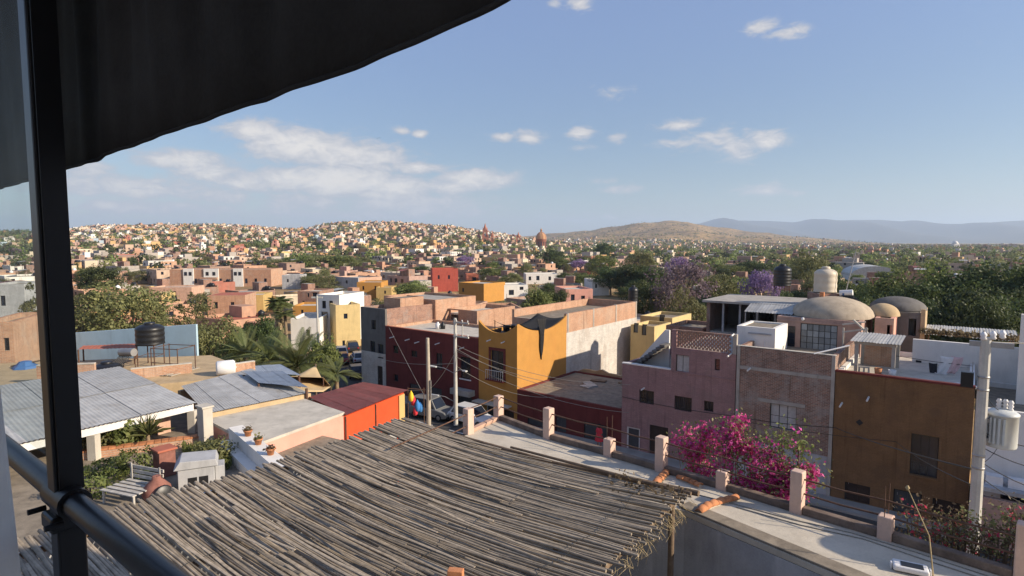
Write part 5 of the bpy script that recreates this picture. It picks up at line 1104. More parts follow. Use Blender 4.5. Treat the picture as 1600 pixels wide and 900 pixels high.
# second zinc roof, blue roof, with tan wall below
t2, Q2, _ = tin_roof('low_zinc_roof', 'low shed with pale grey zinc roof beside the cream pier', [(322,646),(482,614),(392,576),(283,603)], 8.45, 'zinc', 6, 1, slope=.25)
MB().bar((Q2[0].x, Q2[0].y + .2, 7.2), (Q2[1].x, Q2[1].y + .2, 7.2), .2, 2.4).build('front_wall', MT['tan'], t2); MB().bar((Q2[2].x, Q2[2].y - .2, 6.2), (Q2[3].x, Q2[3].y - .2, 6.2), .2, 4.6).build('back_wall', MT['tan'], t2)
t3, Q3, _ = tin_roof('blue_tin_roof', 'small shed with bluish tin roof behind the low zinc roof', [(404,598),(482,606),(440,580),(380,580)], 8.75, 'zinc_blue', 4, 1, slope=.15)
for q in Q3: MB().tube([(q.x * .96, q.y * .96 , 0), (q.x * .96, q.y * .96, 8.7)], .07, 6).build('post', MT['rust'], t3)
t4, Q4, _ = tin_roof('grey_tin_roof', 'small shed with grey tin roof beside the date palms', [(400,582),(470,586),(438,569),(392,572)], 8.2, 'zinc_blue', 3, 1, slope=.1)
for q in Q4: MB().tube([(q.x * .96, q.y * .96 , 0), (q.x * .96, q.y * .96, 8.15)], .07, 6).build('post', MT['rust'], t4)
# pink walled flat roof and red walled shop
def prism_px(name, label, cor, z, wallmat, roofm, cat='building'):
    P_ = [at_z(x, y, z) for x, y in cor]; c = sum(P_, Vector()) / 4; t = thing(name, label, cat, (c.x, c.y, 0)); pl = [(p.x - c.x, p.y - c.y) for p in P_]
    MB().prism(pl, 0, z - .12).build('wall', MT[wallmat], t)
    big = [(x * 1.012, y * 1.012) for x, y in pl]; MB().prism(big, z - .118, z).build('roof_slab', MT[roofm], t); return t, P_, c
tp, PP2, cp = prism_px('pink_walled_house', 'low house with flat cement roof and sunlit pink wall', [(318,652),(466,620),(537,644),(398,694)], 8.2, 'salmon', 'pale_concrete')
tr2 = thing('red_shop', 'bright red-orange shop with rusty red corrugated roof', 'building', (at_z(537, 645, 8.15).x, at_z(537, 645, 8.15).y, 0))
R_ = [at_z(x, y, 8.15) - Vector((tr2.location.x, tr2.location.y, 0)) for x, y in ((538,646),(631,609),(566,600),(485,622))]
un = (R_[1] - R_[0]).normalized()
MB().prism([(p.x, p.y) for p in R_], 0, 8.0).build('wall', MT['red_paint'], tr2)
nn3 = Vector((un.y, -un.x, 0)); 
for f_ in (.0, .47): q = R_[0].lerp(R_[1], f_ + .01); MB().bar((q.x + nn3.x * .03, q.y + nn3.y * .03, 4.), (q.x + nn3.x * .03, q.y + nn3.y * .03, 7.99), .06, .06).build('downpipe', MT['rust'], tr2)
q = R_[0].lerp(R_[1], .94); MB().bar((q.x + nn3.x * .02, q.y + nn3.y * .02, 2.), (q.x + nn3.x * .02, q.y + nn3.y * .02, 7.95), .5, .1, up=nn3).build('yellow_panel', MT['bright_yellow'], tr2)
ncol = 7
for cc in range(ncol):
    n = 24; vs = []
    ex = [R_[0] + nn3 * .18 - un * .1, R_[1] + nn3 * .18 + un * .12, R_[2] + un * .12, R_[3] - un * .1]
    for j in range(2):
        for i in range(n + 1):
            uu = (cc + i / n * 1.03) / ncol; p = ex[0].lerp(ex[1], uu).lerp(ex[3].lerp(ex[2], uu), j); p.z = 8.13 + .025 * math.sin(i / n * 6 * 2 * math.pi) + .012 * (cc % 2) + .1 * j; vs.append(p)
    MB().add(vs, [(i, i+1, n+1+i+1, n+1+i) for i in range(n)], 0, True).build('roof_sheet', MT['zinc_red'], tr2)
# hanging goods beside the red shop
hg = thing('hanging_goods', 'bright yellow, red and blue goods hanging beside the red shop', 'goods', at_y(650, 630, 42))
for k, (dx, dz, s_, mt_) in enumerate(((-.35,.55,.32,'yellow_cloth'),(-.2,.2,.3,'red_cloth'),(.1,-.15,.36,'blue_cloth'),(.3,-.3,.3,'blue_cloth'),(-.05,-.5,.3,'red_cloth'))):
    MB().lathe([(.02,-s_*1.4),(s_*.5,-s_*1.1),(s_*.6,-s_*.3),(s_*.45,s_*.5),(.05,s_),(.02,s_*1.2)], 9, (dx, .1 * (k % 2), dz)).build('bag', MT[mt_], hg)
MB().tube([(-.6,0,1.1),(.6,0,1.0)], .03, 5).build('rail', MT['rust'], hg); 
for xx in (-.58, .58): MB().tube([(xx,0,-hg.location.z+.1),(xx,0,1.15)], .03, 5).build('post', MT['rust'], hg)
# grey-white wall with flower pots
WZ = 8.35; pa, pb_ = at_z(357, 668, WZ), at_z(432, 733, WZ); u = (pb_ - pa).normalized(); nw = Vector((-u.y, u.x, 0)); nw = nw if nw.x > 0 else -nw
pw = thing('low_white_wall', 'low white garden wall with broad top in front of the pink wall', 'wall', (0, 0, 0)); MB().slab([(pa.x, pa.y, YZ - .2), (pb_.x, pb_.y, YZ - .2), (pb_.x + nw.x * .55, pb_.y + nw.y * .55, YZ - .2), (pa.x + nw.x * .55, pa.y + nw.y * .55, YZ - .2)], (0, 0, WZ - YZ + .2)).build('wall', MT['white_plaster'], pw)
MB().slab([(pa.x - nw.x * .4, pa.y - nw.y * .4, YZ), (pb_.x - nw.x * .4, pb_.y - nw.y * .4, YZ), (pb_.x - nw.x * .01, pb_.y - nw.y * .01, YZ), (pa.x - nw.x * .01, pa.y - nw.y * .01, YZ)], (0, 0, .35)).build('ledge', MT['white_plaster'], pw)
for k in range(3):
    q = pa.lerp(pb_, (.28, .5, .74)[k]) + nw * .3; pt = thing('flower_pot', ['terracotta flower pot at the far end of the white wall', 'terracotta flower pot in the middle of the white wall', 'terracotta flower pot at the pergola end of the white wall'][k], 'pot', (q.x, q.y, WZ))
    MB().lathe([(.01,0),(.10,0),(.15,.19),(.17,.19),(.17,.24),(.14,.24),(.13,.2),(.01,.2)], 16).build('pot', MT['clay'], pt)
    P_ = RNG.normal(size=(60, 3)) * np.array([.08,.08,.05]) + np.array([0,0,.27]); tag(link('plant', leaf_mesh('plant', P_, RNG.normal(size=(60,3)), .04, MT['leaf_dry' if k != 1 else 'leaf_olive']), pt), kind='stuff')
# evaporative cooler
p = at_z(312, 757, YZ); ac = thing('rooftop_cooler', 'pale grey box cooler with sloping hood beside the cane roof', 'cooler', (p.x, p.y, YZ), rad(25))
bevel(MB().box(-.62, .5, -.45, .5, 0, .75).build('cabinet', MT['cooler_grey'], ac), .02)
b = MB(); b.slab([(-.75,-.5,.76),(.62,-.5,.76),(.55,-.5,1.0),(-.55,-.5,1.05)], (0, 1.05, 0)); bevel(b.build('hood', MT['cooler_grey'], ac), .02)
for xx in (-.32, .02): bevel(MB().box(xx, xx + .28, -.462, -.452, .15, .45).build('vent', MT['black_plastic'], ac), .004)
bevel(MB().box(.51, .8, -.3, .35, .1, .68).build('side_duct', MT['cooler_grey'], ac), .02)
# low brick wall, gate column, hedges, lounger, clay stove
pa, pb_ = at_z(95, 722, YZ), at_z(330, 690, YZ); bwt = thing('low_brick_wall', 'low sunlit brick wall edging the planted bed', 'wall', (0, 0, 0)); u = (pb_ - pa).normalized()
MB().bar(pa + Vector((0,0,.14)), pb_ + Vector((0,0,.14)), .3, .28).build('wall', MT['orange_brick'], bwt)
nbk = int((pb_ - pa).length / .26); bm2 = MB().box(-.12, .12, -.17, .17, 0, .07).mesh('brick', MT['clay'])
for k in range(nbk):
    q = pa + u * (.13 + k * .26); link('brick', bm2, bwt, (q.x, q.y, YZ + .283), math.atan2(u.y, u.x) + random.uniform(-.04, .04))
p = at_z(258, 742, YZ); gc = thing('gate_column', 'square terracotta red gate column with small cap in the yard', 'column', (p.x, p.y, YZ), ANG); bevel(MB().box(-.28, .28, -.28, .28, 0, .95).build('shaft', MT['dull_clay'], gc), .02); bevel(MB().box(-.34, .34, -.34, .34, .951, 1.03).build('cap', MT['red_roof'], gc), .02)
p = at_z(246, 780, YZ); st = thing('clay_stove', 'round terracotta clay stove with dark mouth in the yard', 'stove', (p.x, p.y, YZ), .4); MB().lathe([(.02,0),(.34,0),(.44,.22),(.41,.42),(.25,.6),(.14,.7),(.13,.8),(.10,.8),(.02,.77)], 20).build('body', MT['dull_clay'], st)
b = MB(); b.lathe([(.27,0),(.31,.03),(.27,.06),(.01,.05)], 18); o = b.build('mouth', MT['black_plastic'], st, (.23, -.37, .27)); o.rotation_euler = (rad(80), 0, rad(32))
p = at_z(205, 782, YZ); lg = thing('slatted_bench', 'weathered pale slatted garden bench standing in the yard', 'bench', (p.x, p.y, YZ), rad(-20))
for k in range(5): bevel(MB().box(-.75, .75, -.5 + k * .22, -.36 + k * .22, .42, .46).build('slat', MT['grey_wood'], lg), .008)
for xx in (-.7, .65):
    for yy in (-.45, .4): MB().box(xx, xx + .06, yy, yy + .06, 0, .419).build('leg', MT['grey_wood'], lg)
for k in range(3): bevel(MB().box(-.75, .75, .56 + .02 * k, .60 + .02 * k, .5 + k * .15, .61 + k * .15).build('back_slat', MT['grey_wood'], lg), .008)
for xx in (-.68, .62): MB().box(xx, xx + .06, .53, .559, .3, 1.0).build('back_post', MT['grey_wood'], lg)
def bush(label, px, py, w, h, mat, z=YZ, n=900, leaf=.06, name='shrub', boxy=False, group=None):
    p = at_z(px, py, z); t = thing(name, label, 'shrub', (p.x, p.y, z), random.uniform(0, 6), group); k = random.random() * 9
    O = RNG.normal(size=(n, 3)); O /= np.linalg.norm(O, axis=1)[:, None]
    if boxy: O = np.sign(O) * np.abs(O) ** .45
    s_ = RNG.uniform(.7, 1.05, n) * (1 + .16 * np.sin(O[:, 0] * 5 + k) * np.cos(O[:, 1] * 4 + O[:, 2] * 3))
    P_ = O * s_[:, None] * np.array([w / 2, w / 2, h / 2]) + np.array([0, 0, h * .52]); N_ = O + RNG.normal(size=O.shape) * .5; N_ /= np.linalg.norm(N_, axis=1)[:, None]
    link('foliage', leaf_mesh('foliage', P_, N_, leaf, MT[mat]), t); b = MB()
    for a in range(4): b.tube([(0, 0, -.05), (.1 * math.cos(a * 1.6), .1 * math.sin(a * 1.6), h * .25), (w * .25 * math.cos(a * 1.6), w * .25 * math.sin(a * 1.6), h * .6)], [.03, .025, .01], 5)
    b.build('stem', MT['bark'], t); return t
bush('clipped rounded green hedge beside the terracotta column', 213, 746, 1.25, 1.0, 'leaf_bright', n=1700, leaf=.045, boxy=True)
bush('low clipped hedge by the black railing post', 140, 772, 1.4, .7, 'leaf_bright', n=1300, leaf=.045, boxy=True)
bush('dark low planting in the shade of the hedge', 165, 742, 1.5, .5, 'leaf_dark', n=900, leaf=.05)
bush('pale green shrub under the white beam', 150, 706, 1.5, 1.15, 'leaf_olive', n=1500, leaf=.06); bush('bright green shrub in the middle of the bed', 195, 700, 1.5, 1.3, 'leaf_bright', n=1500, leaf=.08); bush('small dark shrub between the bed shrubs', 172, 702, 1.0, 1.0, 'leaf_dark', n=700, leaf=.07)
bush('leafy green shrub beside the white ledge', 335, 722, 1.6, .9, 'leaf_olive', n=1200, leaf=.05)
p = at_z(232, 700, YZ); yc = thing('yucca', 'spiky yucca at the end of the planted bed', 'plant', (p.x, p.y, YZ)); b = MB()
for k in range(46):
    a = random.uniform(0, 6.28); el = random.uniform(.1, 1.35); l = random.uniform(.7, 1.1); dv = Vector((math.cos(a) * math.cos(el), math.sin(a) * math.cos(el), math.sin(el))); sv = Vector((-math.sin(a), math.cos(a), 0)) * .03; q = Vector((0, 0, .55))
    b.add([q - sv, q + sv, q + dv * l * .6 + sv * .8 + Vector((0,0,.03)), q + dv * l + Vector((0,0,-.12)), q + dv * l * .6 - sv * .8 + Vector((0,0,.03))], [(0,1,2,3,4)])
b.build('leaves', MT['leaf_palm'], yc); MB().tube([(0,0,-.05),(0,0,.6)], [.09,.07], 7).build('stem', MT['palm_trunk'], yc)
gp_ = np.array([(lambda q: (q.x, q.y, YZ))(at_z(random.uniform(285, 362), random.uniform(700, 735), YZ)) for _ in range(2600)]); N_ = RNG.normal(size=(2600, 3)) * np.array([1, 1, .25]); N_ /= np.linalg.norm(N_, axis=1)[:, None]
gp_[:, 2] += RNG.uniform(.02, .32, 2600); tag(link('tall_grass', leaf_mesh('tall_grass', gp_, N_, .09, MT['grass'], .25)), 'strip of tall dry green grass behind the cooler', 'grass', kind='stuff')
# blue wall, tanks and brick terraces behind the zinc roof
bw2 = thing('pale_blue_wall', 'long pale blue painted wall behind the black tank', 'wall', (0, 0, 0)); pa, pb_ = at_y(-40, 531, 43), at_y(306, 507, 40)
b = MB(); b.slab([(pa.x, pa.y, 0), (pb_.x, pb_.y, 0), (pb_.x, pb_.y, pb_.z), (pa.x, pa.y, pa.z)], (0, .22, 0)); b.build('wall', MT['pale_blue'], bw2)
FLZ = 8.3
tag(MB().prism([(p.x, p.y) for p in (at_z(-60, 610, FLZ), at_z(250, 600, FLZ), at_z(410, 585, FLZ), at_z(330, 555, FLZ), at_z(-60, 570, FLZ))], 0, FLZ).build('rooftop_house', MT['tan']), 'low tan house whose flat roof carries the tanks', 'house')
tank('yard_water_tank', 'wide black water tank on a rusty frame before the blue wall', 235, 505, 537, 41, 36.5, 'black_plastic', FLZ, ribs=3)
tank('yard_water_tank', 'black water tank sunk behind the zinc roof edge', 168, 566, 600, 44, 34.0, 'black_plastic', 7.6, ribs=3)
p = at_z(353, 586, FLZ); wt_ = thing('white_drum', 'white plastic drum lying on the tan roof', 'drum', (p.x, p.y, FLZ), .5); o = MB().lathe([(.01,-.5),(.34,-.5),(.42,-.42),(.43,0),(.42,.42),(.34,.5),(.12,.52),(.12,.58),(.01,.58)], 22).build('body', MT['white_plastic'], wt_, (0, 0, .43)); o.rotation_euler = (0, rad(90), 0); MB().box(-.3, .3, -.3, .3, 0, .05).build('cradle', MT['log'], wt_)
p = at_z(200, 575, FLZ); sh_ = thing('solar_heater', 'silver solar heater drum on a rusty frame left of the black tank', 'heater', (p.x, p.y, FLZ), -.3); MB().tube([(-.5,0,.95),(.55,0,1.0)], .24, 14).build('drum', MT['steel'], sh_)
for k in range(7): MB().tube([(-.42 + k * .14, -.1, .8), (-.42 + k * .14, -1.0, .1)], .03, 5).build('tube', MT['black_plastic'], sh_)
for xx in (-.45, .5): MB().tube([(xx,.1,0),(xx,.05,.8)], .025, 5).build('leg', MT['rust'], sh_)
fr_ = thing('pipe_frame', 'rusty pipe frame beside the black tank stand', 'frame', at_z(270, 580, FLZ), -.2)
for (xx, yy) in ((-.9,-.6),(.9,-.6),(.9,.8),(-.9,.8)): MB().tube([(xx,yy,0),(xx,yy,1.5)], .03, 5).build('upright', MT['rust'], fr_)
for (a, c) in (((-.9,-.6,1.45),(.9,-.6,1.45)),((.9,-.6,1.45),(.9,.8,1.45)),((.9,.8,1.45),(-.9,.8,1.45)),((-.9,.8,1.45),(-.9,-.6,1.45)),((-.9,-.6,.6),(.9,-.6,.6))): MB().tube([a, c], .025, 5).build('crosspipe', MT['rust'], fr_)
for k in range(9): bevel(MB().box(-1.4 + k * .28, -1.2 + k * .28, -1.3, 1.0, 0.02 + .03 * (k % 2), .06 + .03 * (k % 2)).build('plank', MT['pole_wood'], fr_), .006)
def brick_wall_px(label, x0p, y0p, x1p, y1p, z, h, mat='orange_brick', th=.2):
    a, c = at_z(x0p, y0p, z), at_z(x1p, y1p, z); t = thing('brick_parapet', label, 'wall', (0, 0, 0)); MB().bar((a.x, a.y, z + h / 2), (c.x, c.y, z + h / 2), th, h).build('wall', MT[mat], t)
    MB().bar((a.x, a.y, z + h + .026), (c.x, c.y, z + h + .026), th + .05, .05).build('coping', MT['pale_concrete'], t); return t
brick_wall_px('orange brick parapet below the black tank frame', 205, 592, 300, 582, FLZ, .55); brick_wall_px('orange brick parapet beside the black railing post', 60, 600, 150, 596, FLZ, 1.0); brick_wall_px('short brick stub wall beside the white drum', 366, 585, 398, 580, FLZ, .6)
rr = tin_roof('red_lean_to', 'small lean-to with flat red roof in front of the blue wall', [(122,546),(214,544),(216,537),(130,540)], 9.3, 'red_roof', 2, 1, amp=.01); 
for q in rr[1]: MB().tube([(q.x * .95, q.y * .95, FLZ), (q.x * .95, q.y * .95, 9.28)], .05, 5).build('post', MT['rust'], rr[0])
p = at_z(40, 575, FLZ); bt = thing('blue_tarp_bundle', 'blue plastic sheet bundled on the roof behind the glass', 'tarp', (p.x, p.y, FLZ)); vs = []
MB().lathe([(.7,0),(.62,.12),(.5,.2),(.3,.42),(.12,.45),(.01,.4)], 7, smooth=False).build('sheet', MT['blue_plastic'], bt); MB().tube([(-.9,0,.1),(1.4,.3,.55)], .05, 5).build('pole', MT['log'], bt)
# left orange block seen through the glass
px_house('orange_block', 'orange brick block seen through the glass panel', -30, 26, 505, 600, 37, 'orange_brick', 6, ang=rad(20), wins=((5,528,14,548),))
px_house('grey_plain_house', 'grey plain house with dark window behind the orange block', -20, 42, 445, 520, 80, 'grey_plaster', 8, ang=rad(15), wins=((0,462,8,478),))
# tan tarp tent
tt = thing('tan_tarp', 'tan shade tarp pitched to a point beside the red shop roof', 'tarp', (0, 0, 0)); pk = at_y(493, 571, 41)
ring = [at_z(x, y, z) for x, y, z in ((392,602,8.2),(440,612,8.0),(505,612,7.2),(517,604,7.0),(505,590,7.6),(440,588,8.3))]; b = MB(); vs = [pk]; fs = []; nrg = 8
for r in range(1, nrg + 1):
    for k in range(24):
        f_ = k / 24 * 6; q = ring[int(f_) % 6].lerp(ring[(int(f_) + 1) % 6], f_ % 1); uu = r / nrg; s_ = pk.lerp(q, uu); s_.z -= .5 * math.sin(math.pi * uu) * .6; vs.append(s_)
for k in range(24): fs.append((0, 1 + k, 1 + (k + 1) % 24))
for r in range(nrg - 1):
    for k in range(24): a = 1 + r * 24; fs.append((a + k, a + 24 + k, a + 24 + (k + 1) % 24, a + (k + 1) % 24))
b.add(vs, fs, 0, True); o = b.build('canvas', MT['tarp'], tt); o.modifiers.new('s', 'SOLIDIFY').thickness = .01; MB().tube([(pk.x, pk.y, 0), (pk.x, pk.y, pk.z + .1)], .06, 6).build('mast', MT['log'], tt)
for q in ring: MB().tube([(q.x, q.y, 0), (q.x, q.y, q.z)], .03, 5).build('peg_post', MT['rust'], tt)
# ------------------------------------------------------------------ palms
def frond_mesh(L, n=26, droop=.9, width=.42):
    vs, fs, vals = [], [], []
    def pt(u): return Vector((L * u, 0, L * (.35 * u - droop * .62 * u * u)))
    for k in range(n):
        u = .12 + .88 * k / n; p = pt(u); d_ = (pt(u + .02) - p).normalized(); l = width * math.sin(math.pi * (.12 + .86 * u)) * 1.15 + .06
        for s_ in (-1, 1):
            tip = p + d_ * l * .75 + Vector((0, s_ * l * .8, -.18 * l)); w_ = d_ * .035; b = len(vs); vs += [p - w_, p + w_, p.lerp(tip, .55) + w_ * 1.1, tip, p.lerp(tip, .55) - w_]; fs.append((b, b+1, b+2, b+3, b+4))
    m_ = MB(); m_.add(vs, fs); m_.tube([pt(k / 6) for k in range(7)], [.05, .045, .04, .03, .022, .014, .006], 4)
    return m_.mesh('frond', MT['leaf_palm'])
FR = [frond_mesh(3.0, droop=d_) for d_ in (.55, .8, 1.1)]; FAN = [frond_mesh(1.6, 20, d_, .5) for d_ in (.8, 1.3)]
def palm(label, px, ycrown, Y, n, s_=1.0, upright=.6, fr=FR):
    p = at_y(px, ycrown, Y); t = thing('palm_tree', label, 'palm', (p.x, p.y, 0)); MB().tube([(0, 0, 0), (.1, .05, p.z * .5), (0, 0, p.z)], [.32 * s_, .24 * s_, .22 * s_], 9).build('trunk', MT['palm_trunk'], t)
    for k in range(n):
        o = link('frond', random.choice(fr), t, (0, 0, p.z - .05)); o.rotation_euler = (random.uniform(-.3, .3), -random.uniform(-.35, 1.15) * upright, k * 2.399 + random.uniform(-.2, .2)); o.scale = (s_, s_, s_)
palm('big date palm with upright fronds beside the tan tarp', 465, 572, 47, 34, 1.15, 1.0); palm('date palm with arching fronds behind the blue tin roof', 420, 562, 52, 30, 1.1, .9); palm('small date palm at the street edge below the pole', 525, 585, 50, 24, .75, .9); palm('date palm close behind the tan roof', 385, 556, 55, 26, 1.0, 1.0)
palm('tall fan palm with hanging dead skirt above the tan wall', 436, 474, 85, 46, 1.25, .75, FAN); palm('small round fan palm beside the tall fan palm', 445, 492, 83, 34, 1.0, .5, FAN)
b = MB(); p = at_y(436, 480, 85)
for k in range(160):
    a = random.uniform(0, 6.28); z_ = p.z - random.uniform(.2, 3.2); q = Vector((p.x + .4 * math.cos(a), p.y + .4 * math.sin(a), z_)); q2 = q + Vector((.5 * math.cos(a), .5 * math.sin(a), -random.uniform(.6, 1.1))); sv = Vector((-math.sin(a), math.cos(a), 0)) * .12; b.add([q - sv, q + sv, q2], [(0, 1, 2)])
b.build('dead_skirt', MT['straw'], [o for o in bpy.data.objects if o.get('label') == 'tall fan palm with hanging dead skirt above the tan wall'][0]).matrix_parent_inverse = Matrix.Translation((-p.x, -p.y, 0))
# ------------------------------------------------------------------ town in the middle distance, buildings one can name
KEYS = []
def key(name, label, x0p, x1p, yt, yb, mat, depth=9, ang=None, wins=(), sidemat=None, Y=None, roofm='pale_concrete', parapet=.4):
    Y = Y or 16 * FPX / (yb - HOR); KEYS.append((x0p, x1p, yt, yb, Y))
    return px_house(name, label, x0p, x1p, yt, yb, Y, mat, depth, ang, roofm, wins, sidemat, parapet)
# long white and brick terrace
lt, fr, L, zt = key('long_terrace_block', 'long low terrace of alternating brick and white bays with small dark windows', 266, 424, 421, 448, 'orange_brick', 12, rad(2), roofm='concrete')
for (a, c) in ((287, 303), (319, 342), (365, 380)):
    x0, _ = fr.xz(a, 430); x1, _ = fr.xz(c, 430); MB().box(x0, x1, -.35, -.003, 0, zt + .3).build('white_bay', MT['white_plaster'], lt)
    for f_ in (.25, .7):
        xx = x0 + (x1 - x0) * f_; MB().wall(xx - .5, xx + .5, zt - 2.2, zt - .9, -.42, -.352, [(xx - .4, xx + .4, zt - 2.1, zt - 1.0)]).build('window_frame', MT['frame_dark'], lt); MB().box(xx - .4, xx + .4, -.38, -.353, zt - 2.1, zt - 1.0).build('window', MT['glass_dark'], lt)
for a in (306, 345, 385, 400, 415): x0, _ = fr.xz(a, 440); MB().box(x0 - .4, x0 + .4, -.06, -.003, 1.2, 2.9).build('window', MT['glass_dark'], lt)
MB().box(fr.xz(315, 440)[0], fr.xz(342, 440)[0], -1.5, -.36, 2.6, 3.4).build('porch', MT['orange_brick'], lt)
key('tan_wall_house', 'tan house with low wall below the long terrace', 234, 300, 449, 474, 'peach', 8, rad(5), ((246,455,250,462),(270,455,275,462)))
key('red_roof_house', 'brick house with red tiled roof strip behind the olive trees', 325, 384, 462, 498, 'orange_brick', 8, rad(8), ((335,472,340,482),(360,472,366,482)), roofm='red_roof', parapet=.02)
key('ochre_low_house', 'ochre house with yellow wall near the red roof', 378, 412, 461, 490, 'bright_yellow', 8, rad(8), ((390,468,395,476),))
key('grey_box_house', 'grey plain block house between two trees', 441, 470, 430, 452, 'grey_plaster', 8, rad(5), ((448,436,451,441),))
key('brick_flats', 'bare brick flats with dark openings beside the fan palm', 466, 500, 455, 495, 'brick', 8, rad(-5), ((480,458,483,464),(488,457,496,464),(472,470,476,478)))
key('orange_wall_house', 'house with plain orange front wall beside the fan palm', 458, 500, 478, 505, 'orange', 7, rad(5), ((470,484,474,490),), Y=105)
key('white_balcony_house', 'tall white house with dark openings next to the yellow house', 497, 532, 460, 545, 'white_plaster', 7, rad(-18), ((503,470,509,482),(514,470,520,480),(502,487,512,497),(518,498,523,508),(505,505,510,512)), Y=92)
key('pale_yellow_house', 'pale yellow house front in sun at the end of the cross street', 526, 564, 477, 548, 'yellow', 8, rad(30), ((537,490,543,498),(535,532,539,544)), Y=88, sidemat='yellow')
key('white_low_wall_house', 'low white house with broad flat roof behind the date palms', 455, 500, 498, 535, 'white_plaster', 8, rad(5), ((478,515,484,525),), Y=86)
key('stone_house', 'greyish house with peach gable behind bare bushes', 524, 560, 432, 458, 'grey_plaster', 9, None, ((540,438,543,443),), 'peach')  # grey front, peach side walls
key('amber_house', 'amber yellow house with long front wall', 558, 596, 441, 468, 'orange', 9, rad(0), ((566,447,569,453),(585,447,588,453)), 'orange')
key('yellow_garden_wall', 'bright yellow low house beside the amber house', 588, 612, 449, 470, 'bright_yellow', 7, rad(0), ((600,454,603,459),))
key('red_tall_house', 'bright red tall house rising above the street', 676, 716, 420, 456, 'brick_red', 8, rad(12), ((684,430,687,436),(700,430,703,436)), 'brick_red')
key('rust_shop', 'rust orange house with terrace beside the tall red house', 717, 756, 441, 470, 'orange', 9, None, ((722,450,725,456),), 'orange')
key('pink_red_room', 'small pinkish red room above the rust orange house', 729, 748, 428, 452, 'red_roof', 6, rad(10), ((738,433,744,440),), Y=235)
key('long_white_house', 'long white house with dark garage openings', 755, 825, 446, 472, 'white_plaster', 9, rad(12), ((760,455,764,464),(782,456,786,463),(795,453,803,461),(812,448,818,453)), Y=160)
key('white_twin_house', 'white twin house with blue door behind the bright tree', 822, 872, 428, 444, 'white_plaster', 9, rad(5), ((826,432,830,438),(838,431,843,438),(857,432,861,438)))
key('peach_arch_house', 'peach house with chimneys beside the bright tree', 884, 926, 452, 490, 'salmon', 9, rad(10), ((892,460,898,470),(908,462,914,470)), Y=115)
key('white_edge_house', 'white house half hidden behind dark trees', 925, 952, 437, 462, 'white_plaster', 8, rad(10), ((930,444,933,450),))
key('brick_row_house', 'pinkish brick backs of houses beyond the orange house', 732, 818, 484, 540, 'orange_brick', 8, rad(12), ((742,492,748,500),), Y=78, sidemat='orange_brick')
key('brick_parapet_house', 'flat brick house with junk covered roof behind the crossarm pole', 690, 735, 478, 530, 'brick', 8, rad(-15), (), Y=82, sidemat='orange_brick')
p = at_y(729, 472, 84); bt = thing('blue_tarp', 'blue tarp stretched on the junk covered brick roof', 'tarp', (p.x, p.y, at_y(729, 481, 84).z)); vs = [(-1.3 + 2.6 * i / 8, -.6 + 1.2 * j / 4, .55 + .12 * math.sin(i * 1.3 + j)) for j in range(5) for i in range(9)]
o = MB().add(vs, [(j*9+i, j*9+i+1, j*9+i+10, j*9+i+9) for j in range(4) for i in range(8)], 0, True).build('sheet', MT['blue_plastic'], bt); o.modifiers.new('s', 'SOLIDIFY').thickness = .02
for (x, y) in ((-1.2,-.5),(1.2,-.5),(1.2,.5),(-1.2,.5)): MB().tube([(x,y,-.6),(x,y,.5)], .04, 5).build('pole', MT['log'], bt)
# grey arched roof of a hall
p = at_y(1368, 432, 240); ha_ = thing('arched_hall', 'hall with pale grey arched roof among the green trees', 'hall', (p.x, p.y, 0), rad(-20)); rH = 9.; zH = p.z; prof = [(-rH * math.cos(math.pi * k / 14), zH + 4.2 * math.sin(math.pi * k / 14)) for k in range(15)]
b = MB(); b.slab([(x, 0, z) for x, z in prof], (0, 22, 0)); b.build('arched_roof', MT['zinc'], ha_); MB().box(-rH + .05, rH - .05, .1, 21.9, 0, zH - .01).build('wall', MT['white_plaster'], ha_)
for k in range(5): MB().box(-7 + k * 3.1, -5.4 + k * 3.1, .03, .098, zH - 3.2, zH - 1.2).build('window', MT['glass_dark'], ha_)
p = at_y(1492, 390, 1100); ct = thing('white_dome_tower', 'tiny white domed tower on the far plain', 'tower', (p.x, p.y, float(terrain(p.x, p.y)))); MB().box(-5,5,-5,5,0,9).build('base', MT['white_plaster'], ct); MB().lathe(dome_mesh(5,6), 16, (0,0,9.01)).build('dome', MT['white_plaster'], ct)
for k in (-2.5, 0, 2.5): MB().box(k - .6, k + .6, -5.05, -5.002, 4, 7.5).build('window', MT['glass_dark'], ct)
# ------------------------------------------------------------------ churches
def spire(par, x, y, z0, w, h, mat='pinkstone', n=3):
    for k in range(n):
        ww = w * (1 - .2 * k); zz_ = z0 + h * .26 * k; MB().wall(x - ww/2, x + ww/2, zz_, zz_ + h * .258, y - ww/2, y + ww/2, [(x - ww*.16, x + ww*.16, zz_ + h*.05, zz_ + h*.2)]).build('tower_stage', MT[mat], par)
        for (sx, sy) in ((-1,-1),(1,-1),(1,1),(-1,1)): MB().lathe([(ww*.08,0),(ww*.08,h*.04),(.01,h*.15)], 6, (x + sx*ww*.46, y + sy*ww*.46, zz_ + h*.2581)).build('pinnacle', MT[mat], par)
    MB().lathe([(w*.3,0),(w*.2,h*.12),(w*.08,h*.24),(.02,h*.32)], 8, (x, y, z0 + h*.26*n)).build('spire', MT[mat], par)
addm('pinkstone', (.36,.15,.10), var=.2, scale=.3, bump=0); addm('domestone', (.44,.25,.13), var=.2, scale=.3, bump=0)
YC = 800
p = at_y(760, 388, YC); ch = thing('gothic_church', 'pink stone church with cluster of pointed towers above the town', 'church', (p.x, p.y, p.z - 6)); MB().box(-8, 14, 0, 40, -20, 9).build('nave', MT['pinkstone'], ch)
